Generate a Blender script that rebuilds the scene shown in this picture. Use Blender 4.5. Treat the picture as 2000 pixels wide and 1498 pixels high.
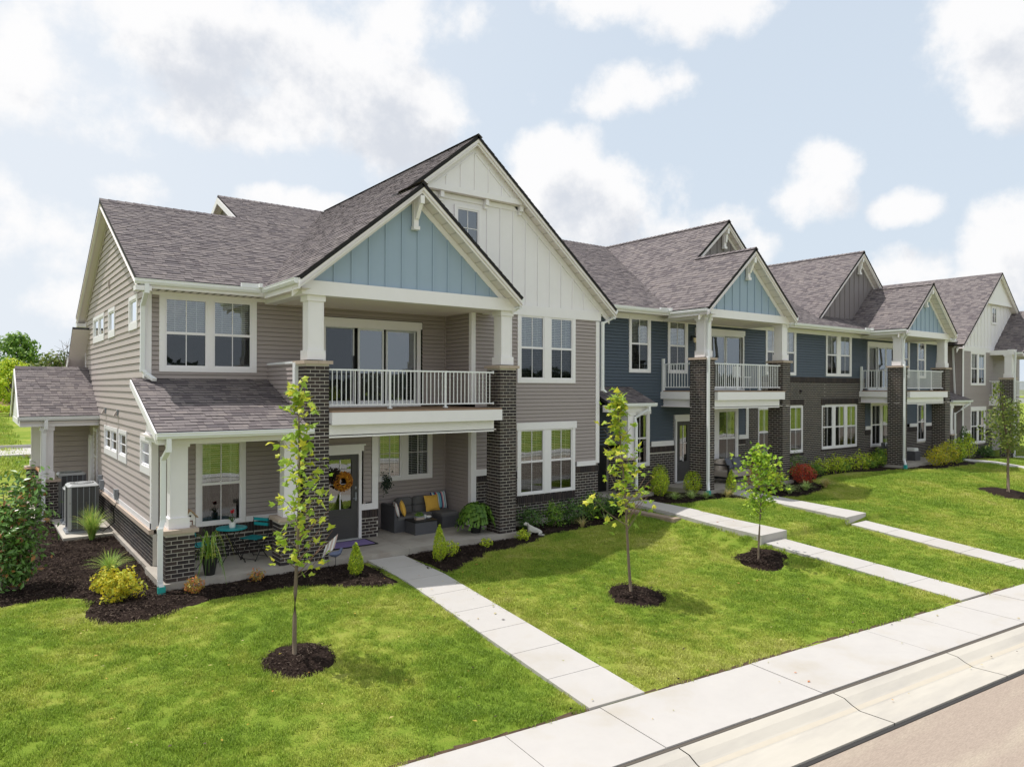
import bpy, bmesh, math, random
from mathutils import Vector, Matrix
from mathutils.geometry import delaunay_2d_cdt
import numpy as np
random.seed(7)
for o in list(bpy.data.objects): bpy.data.objects.remove(o)
S = bpy.context.scene
C = S.collection
R = math.radians

# ---------------- camera ----------------
FOC = 1406.0; TH = math.atan(1878.0/1406.0); CH = 3.64
cd = bpy.data.cameras.new('camera'); cam = bpy.data.objects.new('camera', cd); C.objects.link(cam)
cd.sensor_width = 36.0; cd.lens = 36.0*FOC/2000.0; cd.shift_y = 8/2000.0
cd.clip_start = 0.1; cd.clip_end = 6000
cam.location = (0, 0, CH)
cam.rotation_euler = (Matrix.Rotation(-(math.pi/2-TH), 3, 'Z') @ Matrix.Rotation(math.pi/2, 3, 'X')
                      @ Matrix.Rotation(0.0031, 3, 'Z')).to_euler()
S.camera = cam
# camera forward = (cos TH, sin TH): rotation about Z of (TH - 90 deg)

# ---------------- sun, sky, exposure ----------------
SUN = Vector((-0.25, 0.32, 1.0)).normalized()
SUN_EL = math.asin(SUN.z); SUN_AZ = math.atan2(SUN.x, SUN.y)
ld = bpy.data.lights.new('sun', 'SUN'); sun = bpy.data.objects.new('sun', ld); C.objects.link(sun)
ld.energy = 3.1; ld.angle = R(0.55); ld.color = (1.0, 0.962, 0.91)
sun.rotation_euler = SUN.to_track_quat('Z', 'Y').to_euler(); sun.location = (0, 0, 60)
S.view_settings.view_transform = 'Standard'; S.view_settings.look = 'None'
S.view_settings.gamma = 1; S.view_settings.use_curve_mapping = False
S.view_settings.exposure = 0.46
S.render.engine = 'CYCLES'
S.cycles.max_bounces = 7; S.cycles.transparent_max_bounces = 12
S.cycles.diffuse_bounces = 4; S.cycles.glossy_bounces = 3

W = bpy.data.worlds.new('World'); S.world = W; W.use_nodes = True
nt = W.node_tree; nt.nodes.clear()
def N(t, typ, **k):
    n = t.nodes.new(typ)
    for a, b in k.items(): setattr(n, a, b)
    return n
def MA(t, op, a, b=None, c=None, clamp=False):
    n = t.nodes.new('ShaderNodeMath'); n.operation = op; n.use_clamp = clamp
    for i, v in enumerate((a, b, c)):
        if v is None: continue
        if isinstance(v, (int, float)): n.inputs[i].default_value = v
        else: t.links.new(v, n.inputs[i])
    return n.outputs[0]
# cloud field: density at a sky direction, a node group used twice (body and shade)
G = bpy.data.node_groups.new('cloud_field', 'ShaderNodeTree')
G.interface.new_socket('Vector', in_out='INPUT', socket_type='NodeSocketVector')
G.interface.new_socket('Density', in_out='OUTPUT', socket_type='NodeSocketFloat')
gi = N(G, 'NodeGroupInput'); go = N(G, 'NodeGroupOutput')
n1 = N(G, 'ShaderNodeTexNoise'); n1.inputs['Scale'].default_value = 7.5; n1.inputs['Detail'].default_value = 9; n1.inputs['Roughness'].default_value = 0.62
n2 = N(G, 'ShaderNodeTexNoise'); n2.inputs['Scale'].default_value = 2.1; n2.inputs['Detail'].default_value = 4; n2.inputs['Roughness'].default_value = 0.55
G.links.new(gi.outputs[0], n1.inputs['Vector']); G.links.new(gi.outputs[0], n2.inputs['Vector'])
sx = N(G, 'ShaderNodeSeparateXYZ'); G.links.new(gi.outputs[0], sx.inputs[0])
az = MA(G, 'ARCTAN2', sx.outputs[0], sx.outputs[1]); el = MA(G, 'ARCSINE', sx.outputs[2])
CLOUDS = []
def sky_blob(u, v, wu, wv, amp=1.0):
    x = (u-1000)/FOC; y = (757-v)/FOC
    dx = math.cos(TH)+x*math.sin(TH); dy = math.sin(TH)-x*math.cos(TH)
    a = math.atan2(dx, dy); e = math.atan2(y, math.hypot(dx, dy))
    k = 1/(1+x*x)
    CLOUDS.append((a, e, wu/FOC*k, wv/FOC*math.sqrt(k), amp))
for b in [(420,60,330,110,1.15),(600,150,200,120,1.1),(760,240,150,90,1.0),(470,200,260,80,.8),(90,190,170,80,.9),(180,250,130,50,.7),(40,90,110,60,.6),
          (60,470,150,90,.75),(120,580,130,60,.55),(30,380,90,50,.5),(1080,330,95,85,1.1),(1200,400,200,85,1.1),(1330,440,130,50,.9),
          (1610,330,75,70,1.1),(1590,380,80,60,.95),(1770,405,70,38,.95),(1230,170,110,48,.9),(1130,190,110,32,.65),
          (1920,60,125,130,1.15),(1960,180,80,80,1.1),(1770,520,80,50,1.0),(1960,470,90,90,1.1),(1940,560,80,60,.9),
          (1380,10,170,60,.95),(1200,0,160,45,.7),(780,30,160,40,.6),(560,395,120,25,.55),(240,370,80,28,.5),(1480,480,45,35,.8)]:
    sky_blob(*b)
acc = None
for a, e, w, h, amp in CLOUDS:
    da = MA(G, 'DIVIDE', MA(G, 'SUBTRACT', az, a), w*1.12); de = MA(G, 'DIVIDE', MA(G, 'SUBTRACT', el, e), h*1.12)
    r = MA(G, 'ADD', MA(G, 'MULTIPLY', da, da), MA(G, 'MULTIPLY', de, de))
    m = MA(G, 'MULTIPLY', MA(G, 'SUBTRACT', 1.0, r), amp)
    acc = m if acc is None else MA(G, 'SMOOTH_MAX', acc, m, 0.25)
acc = MA(G, 'MAXIMUM', acc, -0.55)
# the same kind of clouds over the rest of the sky
outf = MA(G, 'MULTIPLY', MA(G, 'SUBTRACT', n2.outputs['Fac'], 0.5), 1.6)
fw = MA(G, 'ADD', MA(G, 'MULTIPLY', sx.outputs[0], math.cos(TH)), MA(G, 'MULTIPLY', sx.outputs[1], math.sin(TH)))
away = MA(G, 'MULTIPLY', MA(G, 'SUBTRACT', 0.80, fw), 2.5, clamp=True)
acc = MA(G, 'ADD', acc, MA(G, 'MULTIPLY', away, MA(G, 'ADD', outf, 0.45)))
den = MA(G, 'ADD', acc, MA(G, 'MULTIPLY', MA(G, 'SUBTRACT', n1.outputs['Fac'], 0.5), 4.2))
den = MA(G, 'ADD', den, MA(G, 'MULTIPLY', outf, 0.35))
G.links.new(den, go.inputs[0])
tc = N(nt, 'ShaderNodeTexCoord'); vn = N(nt, 'ShaderNodeVectorMath', operation='NORMALIZE'); nt.links.new(tc.outputs['Generated'], vn.inputs[0])
g1 = N(nt, 'ShaderNodeGroup', node_tree=G); nt.links.new(vn.outputs[0], g1.inputs[0])
up = N(nt, 'ShaderNodeVectorMath', operation='ADD'); up.inputs[1].default_value = (-0.02, 0.02, 0.05); nt.links.new(vn.outputs[0], up.inputs[0])
g2 = N(nt, 'ShaderNodeGroup', node_tree=G); nt.links.new(up.outputs[0], g2.inputs[0])
mk = N(nt, 'ShaderNodeMapRange', interpolation_type='SMOOTHSTEP'); mk.inputs[1].default_value = -0.12; mk.inputs[2].default_value = 0.80
nt.links.new(g1.outputs[0], mk.inputs[0])
shd = N(nt, 'ShaderNodeMapRange', interpolation_type='SMOOTHSTEP'); shd.inputs[1].default_value = 0.45; shd.inputs[2].default_value = 1.55; nt.links.new(g2.outputs[0], shd.inputs[0])
sky = N(nt, 'ShaderNodeTexSky', sky_type='NISHITA'); sky.sun_disc = False; sky.sun_elevation = SUN_EL; sky.sun_rotation = SUN_AZ
sky.air_density = 1.0; sky.dust_density = 2.5; sky.ozone_density = 1.0; sky.altitude = 200
szz = N(nt, 'ShaderNodeSeparateXYZ'); nt.links.new(vn.outputs[0], szz.inputs[0])
def mixc(t, f, a, b):
    n = t.nodes.new('ShaderNodeMix'); n.data_type = 'RGBA'; n.clamp_factor = True
    for i, v in ((0, f), (6, a), (7, b)):
        if isinstance(v, (int, float)): n.inputs[i].default_value = v
        elif isinstance(v, tuple): n.inputs[i].default_value = (*v, 1)
        else: t.links.new(v, n.inputs[i])
    return n.outputs[2]
SKYW = 6.6
hz = MA(nt, 'SUBTRACT', 0.97, MA(nt, 'MULTIPLY', szz.outputs[2], 0.25), clamp=True)       # summer haze, thicker near the horizon
nl = N(nt, 'ShaderNodeTexNoise'); nl.inputs['Scale'].default_value = 1.6; nl.inputs['Detail'].default_value = 3; nt.links.new(vn.outputs[0], nl.inputs['Vector'])
base = mixc(nt, hz, sky.outputs[0], (4.3, 4.85, 5.45))
leftness = MA(nt, 'MULTIPLY', MA(nt, 'ADD', MA(nt, 'MULTIPLY', szz.outputs[0], -1.1), 0.75), 0.95, clamp=True)
base = mixc(nt, MA(nt, 'MULTIPLY', leftness, MA(nt, 'ADD', nl.outputs['Fac'], .3)), base, (5.35, 5.55, 5.85))
cc = mixc(nt, shd.outputs[0], (6.2, 6.15, 6.15), (4.3, 4.5, 4.9))
col = mixc(nt, MA(nt, 'MULTIPLY', mk.outputs[0], 0.93), base, cc)
bg = N(nt, 'ShaderNodeBackground'); bg.inputs['Strength'].default_value = 0.118
nt.links.new(col, bg.inputs['Color']); wo = N(nt, 'ShaderNodeOutputWorld'); nt.links.new(bg.outputs[0], wo.inputs['Surface'])

# ---------------- materials ----------------
MT = {}
def mat(name, col, rough=0.6, var=0.0, nscale=8.0, bump=0.0, bscale=60.0, island=0.0, cols=None, spec=0.4, metal=0.0,
        stretch=None, trans=0.0, col2=None, c2scale=1.0, c2lo=.45, c2hi=.65, coat=0.0):
    m = bpy.data.materials.new(name); m.use_nodes = True; t = m.node_tree; t.nodes.clear()
    out = N(t, 'ShaderNodeOutputMaterial'); p = N(t, 'ShaderNodeBsdfPrincipled')
    p.inputs['Roughness'].default_value = rough; p.inputs['Specular IOR Level'].default_value = spec; p.inputs['Metallic'].default_value = metal
    if coat: p.inputs['Coat Weight'].default_value = coat
    g = N(t, 'ShaderNodeNewGeometry')
    pos = g.outputs['Position']
    if stretch:
        mp = N(t, 'ShaderNodeMapping'); mp.inputs['Scale'].default_value = stretch; t.links.new(pos, mp.inputs[0]); pos = mp.outputs[0]
    c = None
    if cols or island:
        oi = N(t, 'ShaderNodeObjectInfo'); rnd = MA(t, 'FRACT', MA(t, 'ADD', g.outputs['Random Per Island'], MA(t, 'MULTIPLY', oi.outputs['Random'], 7.31)))
    if cols:
        r = N(t, 'ShaderNodeValToRGB'); r.color_ramp.interpolation = 'CONSTANT'
        for i, cc in enumerate(cols):
            e = r.color_ramp.elements[i] if i < 2 else r.color_ramp.elements.new(0.5)
            e.position = i/len(cols); e.color = (*cc, 1)
        t.links.new(rnd, r.inputs[0]); c = r.outputs[0]
    else:
        rgb = N(t, 'ShaderNodeRGB'); rgb.outputs[0].default_value = (*col, 1); c = rgb.outputs[0]
    if col2:
        nz = N(t, 'ShaderNodeTexNoise'); nz.inputs['Scale'].default_value = c2scale; nz.inputs['Detail'].default_value = 5; nz.inputs['Roughness'].default_value = .6
        t.links.new(pos, nz.inputs['Vector'])
        mr = N(t, 'ShaderNodeMapRange'); mr.inputs[1].default_value = c2lo; mr.inputs[2].default_value = c2hi; t.links.new(nz.outputs['Fac'], mr.inputs[0])
        c = mixc(t, mr.outputs[0], c, tuple(col2))
    v = None
    if var:
        nz = N(t, 'ShaderNodeTexNoise'); nz.inputs['Scale'].default_value = nscale; nz.inputs['Detail'].default_value = 6; nz.inputs['Roughness'].default_value = .65
        t.links.new(pos, nz.inputs['Vector'])
        v = MA(t, 'ADD', 1.0, MA(t, 'MULTIPLY', MA(t, 'SUBTRACT', nz.outputs['Fac'], 0.5), var*2))
    if island:
        w = MA(t, 'ADD', 1.0-island/2, MA(t, 'MULTIPLY', rnd, island)); v = w if v is None else MA(t, 'MULTIPLY', v, w)
    if v is not None:
        vm = N(t, 'ShaderNodeVectorMath', operation='SCALE'); t.links.new(c, vm.inputs[0]); t.links.new(v, vm.inputs['Scale']); c = vm.outputs[0]
    t.links.new(c, p.inputs['Base Color'])
    if bump:
        nb = N(t, 'ShaderNodeTexNoise'); nb.inputs['Scale'].default_value = bscale; nb.inputs['Detail'].default_value = 4
        t.links.new(pos, nb.inputs['Vector']); bn = N(t, 'ShaderNodeBump'); bn.inputs['Strength'].default_value = bump; bn.inputs['Distance'].default_value = 0.01
        t.links.new(nb.outputs['Fac'], bn.inputs['Height']); t.links.new(bn.outputs[0], p.inputs['Normal'])
    if trans:
        tr = N(t, 'ShaderNodeBsdfTranslucent'); t.links.new(c, tr.inputs['Color']); mx = N(t, 'ShaderNodeMixShader'); mx.inputs[0].default_value = trans
        t.links.new(p.outputs[0], mx.inputs[1]); t.links.new(tr.outputs[0], mx.inputs[2]); t.links.new(mx.outputs[0], out.inputs[0])
    else: t.links.new(p.outputs[0], out.inputs[0])
    MT[name] = m
    return m
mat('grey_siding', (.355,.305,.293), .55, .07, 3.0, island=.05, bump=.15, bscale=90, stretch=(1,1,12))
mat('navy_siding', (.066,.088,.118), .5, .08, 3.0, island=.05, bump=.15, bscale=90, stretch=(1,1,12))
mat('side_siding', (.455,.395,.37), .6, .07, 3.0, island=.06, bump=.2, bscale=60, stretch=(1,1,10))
mat('white_trim', (.83,.805,.82), .45, .04, 4.0, bump=.05)
mat('white_panel', (.82,.795,.815), .5, .04, 3.0)
mat('white_metal', (.78,.79,.80), .3, .03, 4.0)
mat('soffit', (.77,.71,.69), .6, .04, 4.0)
mat('vent_dark', (.12,.11,.10), .8)
mat('blue_panel', (.31,.40,.50), .55, .05, 2.5)
mat('grey_panel', (.22,.195,.20), .6, .05, 2.5)
mat('brick_dark', (.05,.04,.04), .75, .25, 25, bump=.5, bscale=120, cols=[(.040,.030,.029),(.050,.037,.034),(.033,.026,.027),(.060,.043,.038),(.043,.034,.034)])
mat('mortar', (.60,.56,.50), .9, .12, 20, bump=.3, bscale=150)
mat('stone_cap', (.46,.37,.30), .8, .12, 9, bump=.3, bscale=50)
mat('shingle', (.1,.09,.085), .92, .22, 160, bump=.5, bscale=300, spec=.15,
    cols=[(0.144,0.124,0.128),(0.176,0.154,0.156),(0.159,0.139,0.143),(0.132,0.116,0.122),(0.202,0.177,0.176),(0.152,0.134,0.137),(0.167,0.147,0.149),(0.230,0.200,0.194),(0.138,0.122,0.127)])
mat('shingle_edge', (.018,.017,.018), .9)
mat('drip_edge', (.03,.03,.032), .6)
mat('concrete_walk', (.475,.45,.425), .85, .09, 2.2, bump=.25, bscale=160, col2=(.415,.38,.33), c2scale=1.1, c2lo=.52, c2hi=.75)
mat('concrete_porch', (.40,.365,.32), .85, .10, 2.5, bump=.25, bscale=120, col2=(.33,.29,.25), c2scale=1.6)
mat('concrete_gutter', (.49,.455,.395), .85, .10, 3, bump=.3, bscale=120, col2=(.43,.40,.355), c2scale=1.2, stretch=(.35,1.6,1), c2lo=.42, c2hi=.62)
mat('rust_stain', (.51,.455,.37), .85, .08, 5)
mat('asphalt', (.36,.29,.235), .92, .55, 55, bump=.5, bscale=220, col2=(.43,.365,.285), c2scale=.8, stretch=(.3,2.2,1), c2lo=.45, c2hi=.66)
mat('tar', (.035,.032,.03), .7, .2, 30)
mat('joint', (.10,.085,.07), .95)
mat('mulch', (.022,.014,.011), .95, .45, 45, bump=1.0, bscale=70, spec=.1, col2=(.042,.029,.023), c2scale=26, c2lo=.52, c2hi=.6)
mat('mulch_chip', (.03,.02,.016), .95, spec=.1, cols=[(.018,.012,.010),(.03,.02,.016),(.05,.035,.028),(.014,.009,.008),(.10,.075,.058),(.025,.016,.013)])
mat('soil', (.10,.065,.04), .95, .3, 20, bump=.6)
mat('blind', (.86,.86,.84), .6)
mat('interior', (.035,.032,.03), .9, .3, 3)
mat('curtain', (.55,.55,.55), .8, .1, 10)
mat('door_charcoal', (.07,.066,.066), .45, .05, 5)
mat('deck_wood', (.30,.20,.13), .7, .15, 12)
mat('teal', (.01,.33,.37), .4)
mat('teal_pipe', (.03,.38,.34), .5)
mat('black_metal', (.012,.012,.013), .45)
mat('ac_grey', (.10,.10,.105), .5, .08, 20)
mat('ac_light', (.42,.43,.43), .4)
mat('box_grey', (.27,.29,.31), .45)
mat('wicker', (.095,.095,.105), .6, .35, 70, bump=.8, bscale=110)
mat('cushion_dark', (.14,.135,.135), .85, .12, 30, bump=.2)
mat('cushion_beige', (.45,.39,.34), .85, .08, 20)
mat('cushion_grey', (.13,.14,.17), .85, .1, 40)
mat('pillow_yellow', (.78,.46,.08), .85, .08, 20)
mat('bark_young', (.19,.145,.105), .85, .3, 40, bump=.4)
mat('bark', (.14,.11,.085), .9, .3, 10, bump=.5)
mat('twig', (.22,.13,.09), .8)
LF = dict(rough=.5, spec=.35)
mat('leaf_maple', (.5,.55,.06), trans=.35, cols=[(.55,.58,.06),(.66,.63,.07),(.40,.50,.05),(.28,.42,.04),(.72,.66,.10),(.50,.58,.07),(.20,.34,.03)], **LF)
mat('leaf_ginkgo', (0.405,0.540,0.068), trans=.35, cols=[(0.297,0.459,0.041),(0.405,0.581,0.047),(0.216,0.378,0.034),(0.486,0.621,0.054),(0.351,0.513,0.041)], **LF)
mat('leaf_green', (0.174,0.298,0.049), trans=.3, cols=[(0.137,0.261,0.032),(0.194,0.354,0.049),(0.098,0.206,0.032),(0.253,0.392,0.049)], **LF)
mat('leaf_tree', (0.155,0.203,0.041), trans=.3, cols=[(0.155,0.203,0.041),(0.202,0.257,0.047),(0.109,0.162,0.034),(0.248,0.284,0.054),(0.279,0.216,0.068)], **LF)
mat('leaf_deep', (0.102,0.203,0.041), trans=.2, cols=[(0.071,0.152,0.036),(0.102,0.203,0.041),(0.057,0.121,0.033),(0.143,0.243,0.051)], **LF)
mat('leaf_dusky', (.04,.06,.03), trans=.2, cols=[(.02,.035,.022),(.03,.05,.03),(.024,.04,.024)], **LF)
mat('leaf_lime', (0.425,0.567,0.043), trans=.3, cols=[(0.454,0.595,0.043),(0.595,0.680,0.057),(0.340,0.482,0.036),(0.680,0.709,0.071)], **LF)
mat('leaf_arbor', (0.318,0.420,0.036), trans=.25, cols=[(0.423,0.567,0.036),(0.581,0.713,0.046),(0.291,0.420,0.032),(0.715,0.750,0.055),(0.212,0.315,0.027)], **LF)
mat('leaf_yellow', (.6,.5,.03), trans=.3, cols=[(.62,.52,.03),(.70,.58,.05),(.50,.50,.04),(.42,.46,.05),(.72,.50,.12)], **LF)
mat('leaf_orange', (.5,.3,.05), trans=.3, cols=[(.60,.33,.07),(.50,.36,.06),(.62,.22,.08),(.42,.34,.06)], **LF)
mat('leaf_red', (0.472,0.054,0.027), trans=.25, cols=[(0.486,0.061,0.027),(0.351,0.041,0.027),(0.621,0.108,0.041),(0.405,0.081,0.041)], **LF)
mat('leaf_magnolia', (0.169,0.264,0.068), rough=.3, spec=.5, trans=.12, cols=[(.12,.24,.05),(.36,.17,.06),(.09,.18,.04),(0.101,0.203,0.043),(0.135,0.264,0.051),(0.076,0.162,0.034),(0.371,0.203,0.059),(0.169,0.283,0.068),(0.288,0.162,0.051)])
mat('leaf_fern', (.1,.2,.03), trans=.3, cols=[(.11,.22,.03),(.14,.27,.035),(.08,.17,.025),(.18,.31,.04)], **LF)
mat('leaf_reed', (0.365,0.547,0.088), trans=.3, cols=[(0.292,0.493,0.088),(0.437,0.602,0.124),(0.219,0.383,0.070),(0.620,0.620,0.176)], **LF)
mat('leaf_variegated', (0.446,0.594,0.149), trans=.3, cols=[(0.491,0.624,0.208),(0.683,0.743,0.356),(0.238,0.372,0.089),(0.356,0.505,0.119)], **LF)
mat('leaf_straw', (0.540,0.472,0.203), trans=.3, cols=[(0.567,0.486,0.189),(0.405,0.405,0.135),(0.675,0.540,0.270)], **LF)
mat('statue', (.52,.50,.46), .8, .12, 14, bump=.3)
mat('white_pot', (.8,.8,.78), .3)
mat('black_pot', (.015,.015,.015), .5)
mat('petal_red', (.6,.03,.05), .5)
mat('wreath_orange', (.6,.26,.02), .7, cols=[(.62,.27,.02),(.70,.34,.03),(.50,.19,.015),(.40,.13,.02)], trans=.15)
mat('wreath_dark', (.03,.015,.01), .8)
mat('mat_black', (.012,.012,.014), .9)
mat('mat_purple', (.24,.18,.40), .9, .25, 30)
mat('wood_tan', (.42,.27,.16), .7, .1, 20)
mat('wood_brown', (.16,.07,.04), .7)
mat('birdhouse_white', (.75,.72,.68), .6)
mat('red_paint', (.4,.02,.02), .5)
mat('flag_cloth', (.55,.42,.38), .8, .2, 20)
mat('blue_wood', (.13,.15,.24), .7)
mat('glass_clear', (.7,.7,.7), .1)
mat('lamp_amber', (.9,.75,.5), .3)
mat('stripe_base', (.7,.7,.7), .85)
mat('far_field', (.30,.16,.08), .95, .35, .5, col2=(.20,.20,.05), c2scale=.15)
mat('brick_wallcap', (.33,.25,.19), .85, .3, 8, bump=.5, bscale=40)
# grass sheet and blades share one patchy lawn colour driven by position
def lawn_color(t, k=1.0):
    g = N(t, 'ShaderNodeNewGeometry')
    a = N(t, 'ShaderNodeTexNoise'); a.inputs['Scale'].default_value = .42; a.inputs['Detail'].default_value = 6; a.inputs['Roughness'].default_value = .62; t.links.new(g.outputs['Position'], a.inputs['Vector'])
    b = N(t, 'ShaderNodeTexNoise'); b.inputs['Scale'].default_value = 2.6; b.inputs['Detail'].default_value = 5; b.inputs['Roughness'].default_value = .7; t.links.new(g.outputs['Position'], b.inputs['Vector'])
    f = MA(t, 'ADD', MA(t, 'MULTIPLY', a.outputs['Fac'], .6), MA(t, 'MULTIPLY', b.outputs['Fac'], .4))
    r = N(t, 'ShaderNodeValToRGB'); t.links.new(f, r.inputs[0])
    el_ = r.color_ramp.elements; el_[0].position = .28; el_[0].color = (.15*k, .255*k, .032*k, 1); el_[1].position = .76; el_[1].color = (.54*k, .49*k, .20*k, 1)
    e = el_.new(.47); e.color = (.235*k, .33*k, .040*k, 1)
    e = el_.new(.56); e.color = (.36*k, .405*k, .072*k, 1)
    return r.outputs[0]
m = bpy.data.materials.new('lawn_ground'); m.use_nodes = True; t = m.node_tree; p = t.nodes['Principled BSDF']; MT['lawn_ground'] = m
t.links.new(lawn_color(t, .78), p.inputs['Base Color']); p.inputs['Roughness'].default_value = .95; p.inputs['Specular IOR Level'].default_value = .1
nb = N(t, 'ShaderNodeTexNoise'); nb.inputs['Scale'].default_value = 45; nb.inputs['Detail'].default_value = 5
bn = N(t, 'ShaderNodeBump'); bn.inputs['Strength'].default_value = .9; bn.inputs['Distance'].default_value = .04
g_ = N(t, 'ShaderNodeNewGeometry'); t.links.new(g_.outputs['Position'], nb.inputs['Vector']); t.links.new(nb.outputs['Fac'], bn.inputs['Height']); t.links.new(bn.outputs[0], p.inputs['Normal'])
m = bpy.data.materials.new('grass_blade'); m.use_nodes = True; t = m.node_tree; p = t.nodes['Principled BSDF']; MT['grass_blade'] = m
c_ = lawn_color(t, 1.22); oi = N(t, 'ShaderNodeObjectInfo'); g_ = N(t, 'ShaderNodeNewGeometry')
vm = N(t, 'ShaderNodeVectorMath', operation='SCALE'); t.links.new(c_, vm.inputs[0])
t.links.new(MA(t, 'ADD', .55, MA(t, 'MULTIPLY', g_.outputs['Random Per Island'], .95)), vm.inputs['Scale'])
t.links.new(vm.outputs[0], p.inputs['Base Color']); p.inputs['Roughness'].default_value = .55; p.inputs['Specular IOR Level'].default_value = .3
tr = N(t, 'ShaderNodeBsdfTranslucent'); t.links.new(vm.outputs[0], tr.inputs['Color']); mx = N(t, 'ShaderNodeMixShader'); mx.inputs[0].default_value = .3
o_ = t.nodes['Material Output']; t.links.new(p.outputs[0], mx.inputs[1]); t.links.new(tr.outputs[0], mx.inputs[2]); t.links.new(mx.outputs[0], o_.inputs[0])
# window glass
def glass(name, tint, refl):
    m = bpy.data.materials.new(name); m.use_nodes = True; t = m.node_tree; t.nodes.clear(); MT[name] = m
    out = N(t, 'ShaderNodeOutputMaterial'); tr = N(t, 'ShaderNodeBsdfTransparent'); tr.inputs[0].default_value = (*tint, 1)
    gl = N(t, 'ShaderNodeBsdfGlossy'); gl.inputs['Roughness'].default_value = .015; gl.inputs['Color'].default_value = (.93,.97,1,1)
    ge = N(t, 'ShaderNodeNewGeometry'); nz = N(t, 'ShaderNodeTexNoise'); nz.inputs['Scale'].default_value = 1.3; nz.inputs['Detail'].default_value = 1; t.links.new(ge.outputs['Position'], nz.inputs['Vector'])
    bn = N(t, 'ShaderNodeBump'); bn.inputs['Strength'].default_value = .12; bn.inputs['Distance'].default_value = .02; t.links.new(nz.outputs['Fac'], bn.inputs['Height']); t.links.new(bn.outputs[0], gl.inputs['Normal'])
    lw = N(t, 'ShaderNodeFresnel'); lw.inputs['IOR'].default_value = 1.5
    f = MA(t, 'ADD', MA(t, 'MULTIPLY', lw.outputs[0], 1.3), refl, clamp=True)
    mx = N(t, 'ShaderNodeMixShader'); t.links.new(f, mx.inputs[0]); t.links.new(tr.outputs[0], mx.inputs[1]); t.links.new(gl.outputs[0], mx.inputs[2]); t.links.new(mx.outputs[0], out.inputs[0])
glass('window_glass', (.80,.84,.84), .15)
glass('screen_mesh', (.40,.40,.41), .0)

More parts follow.
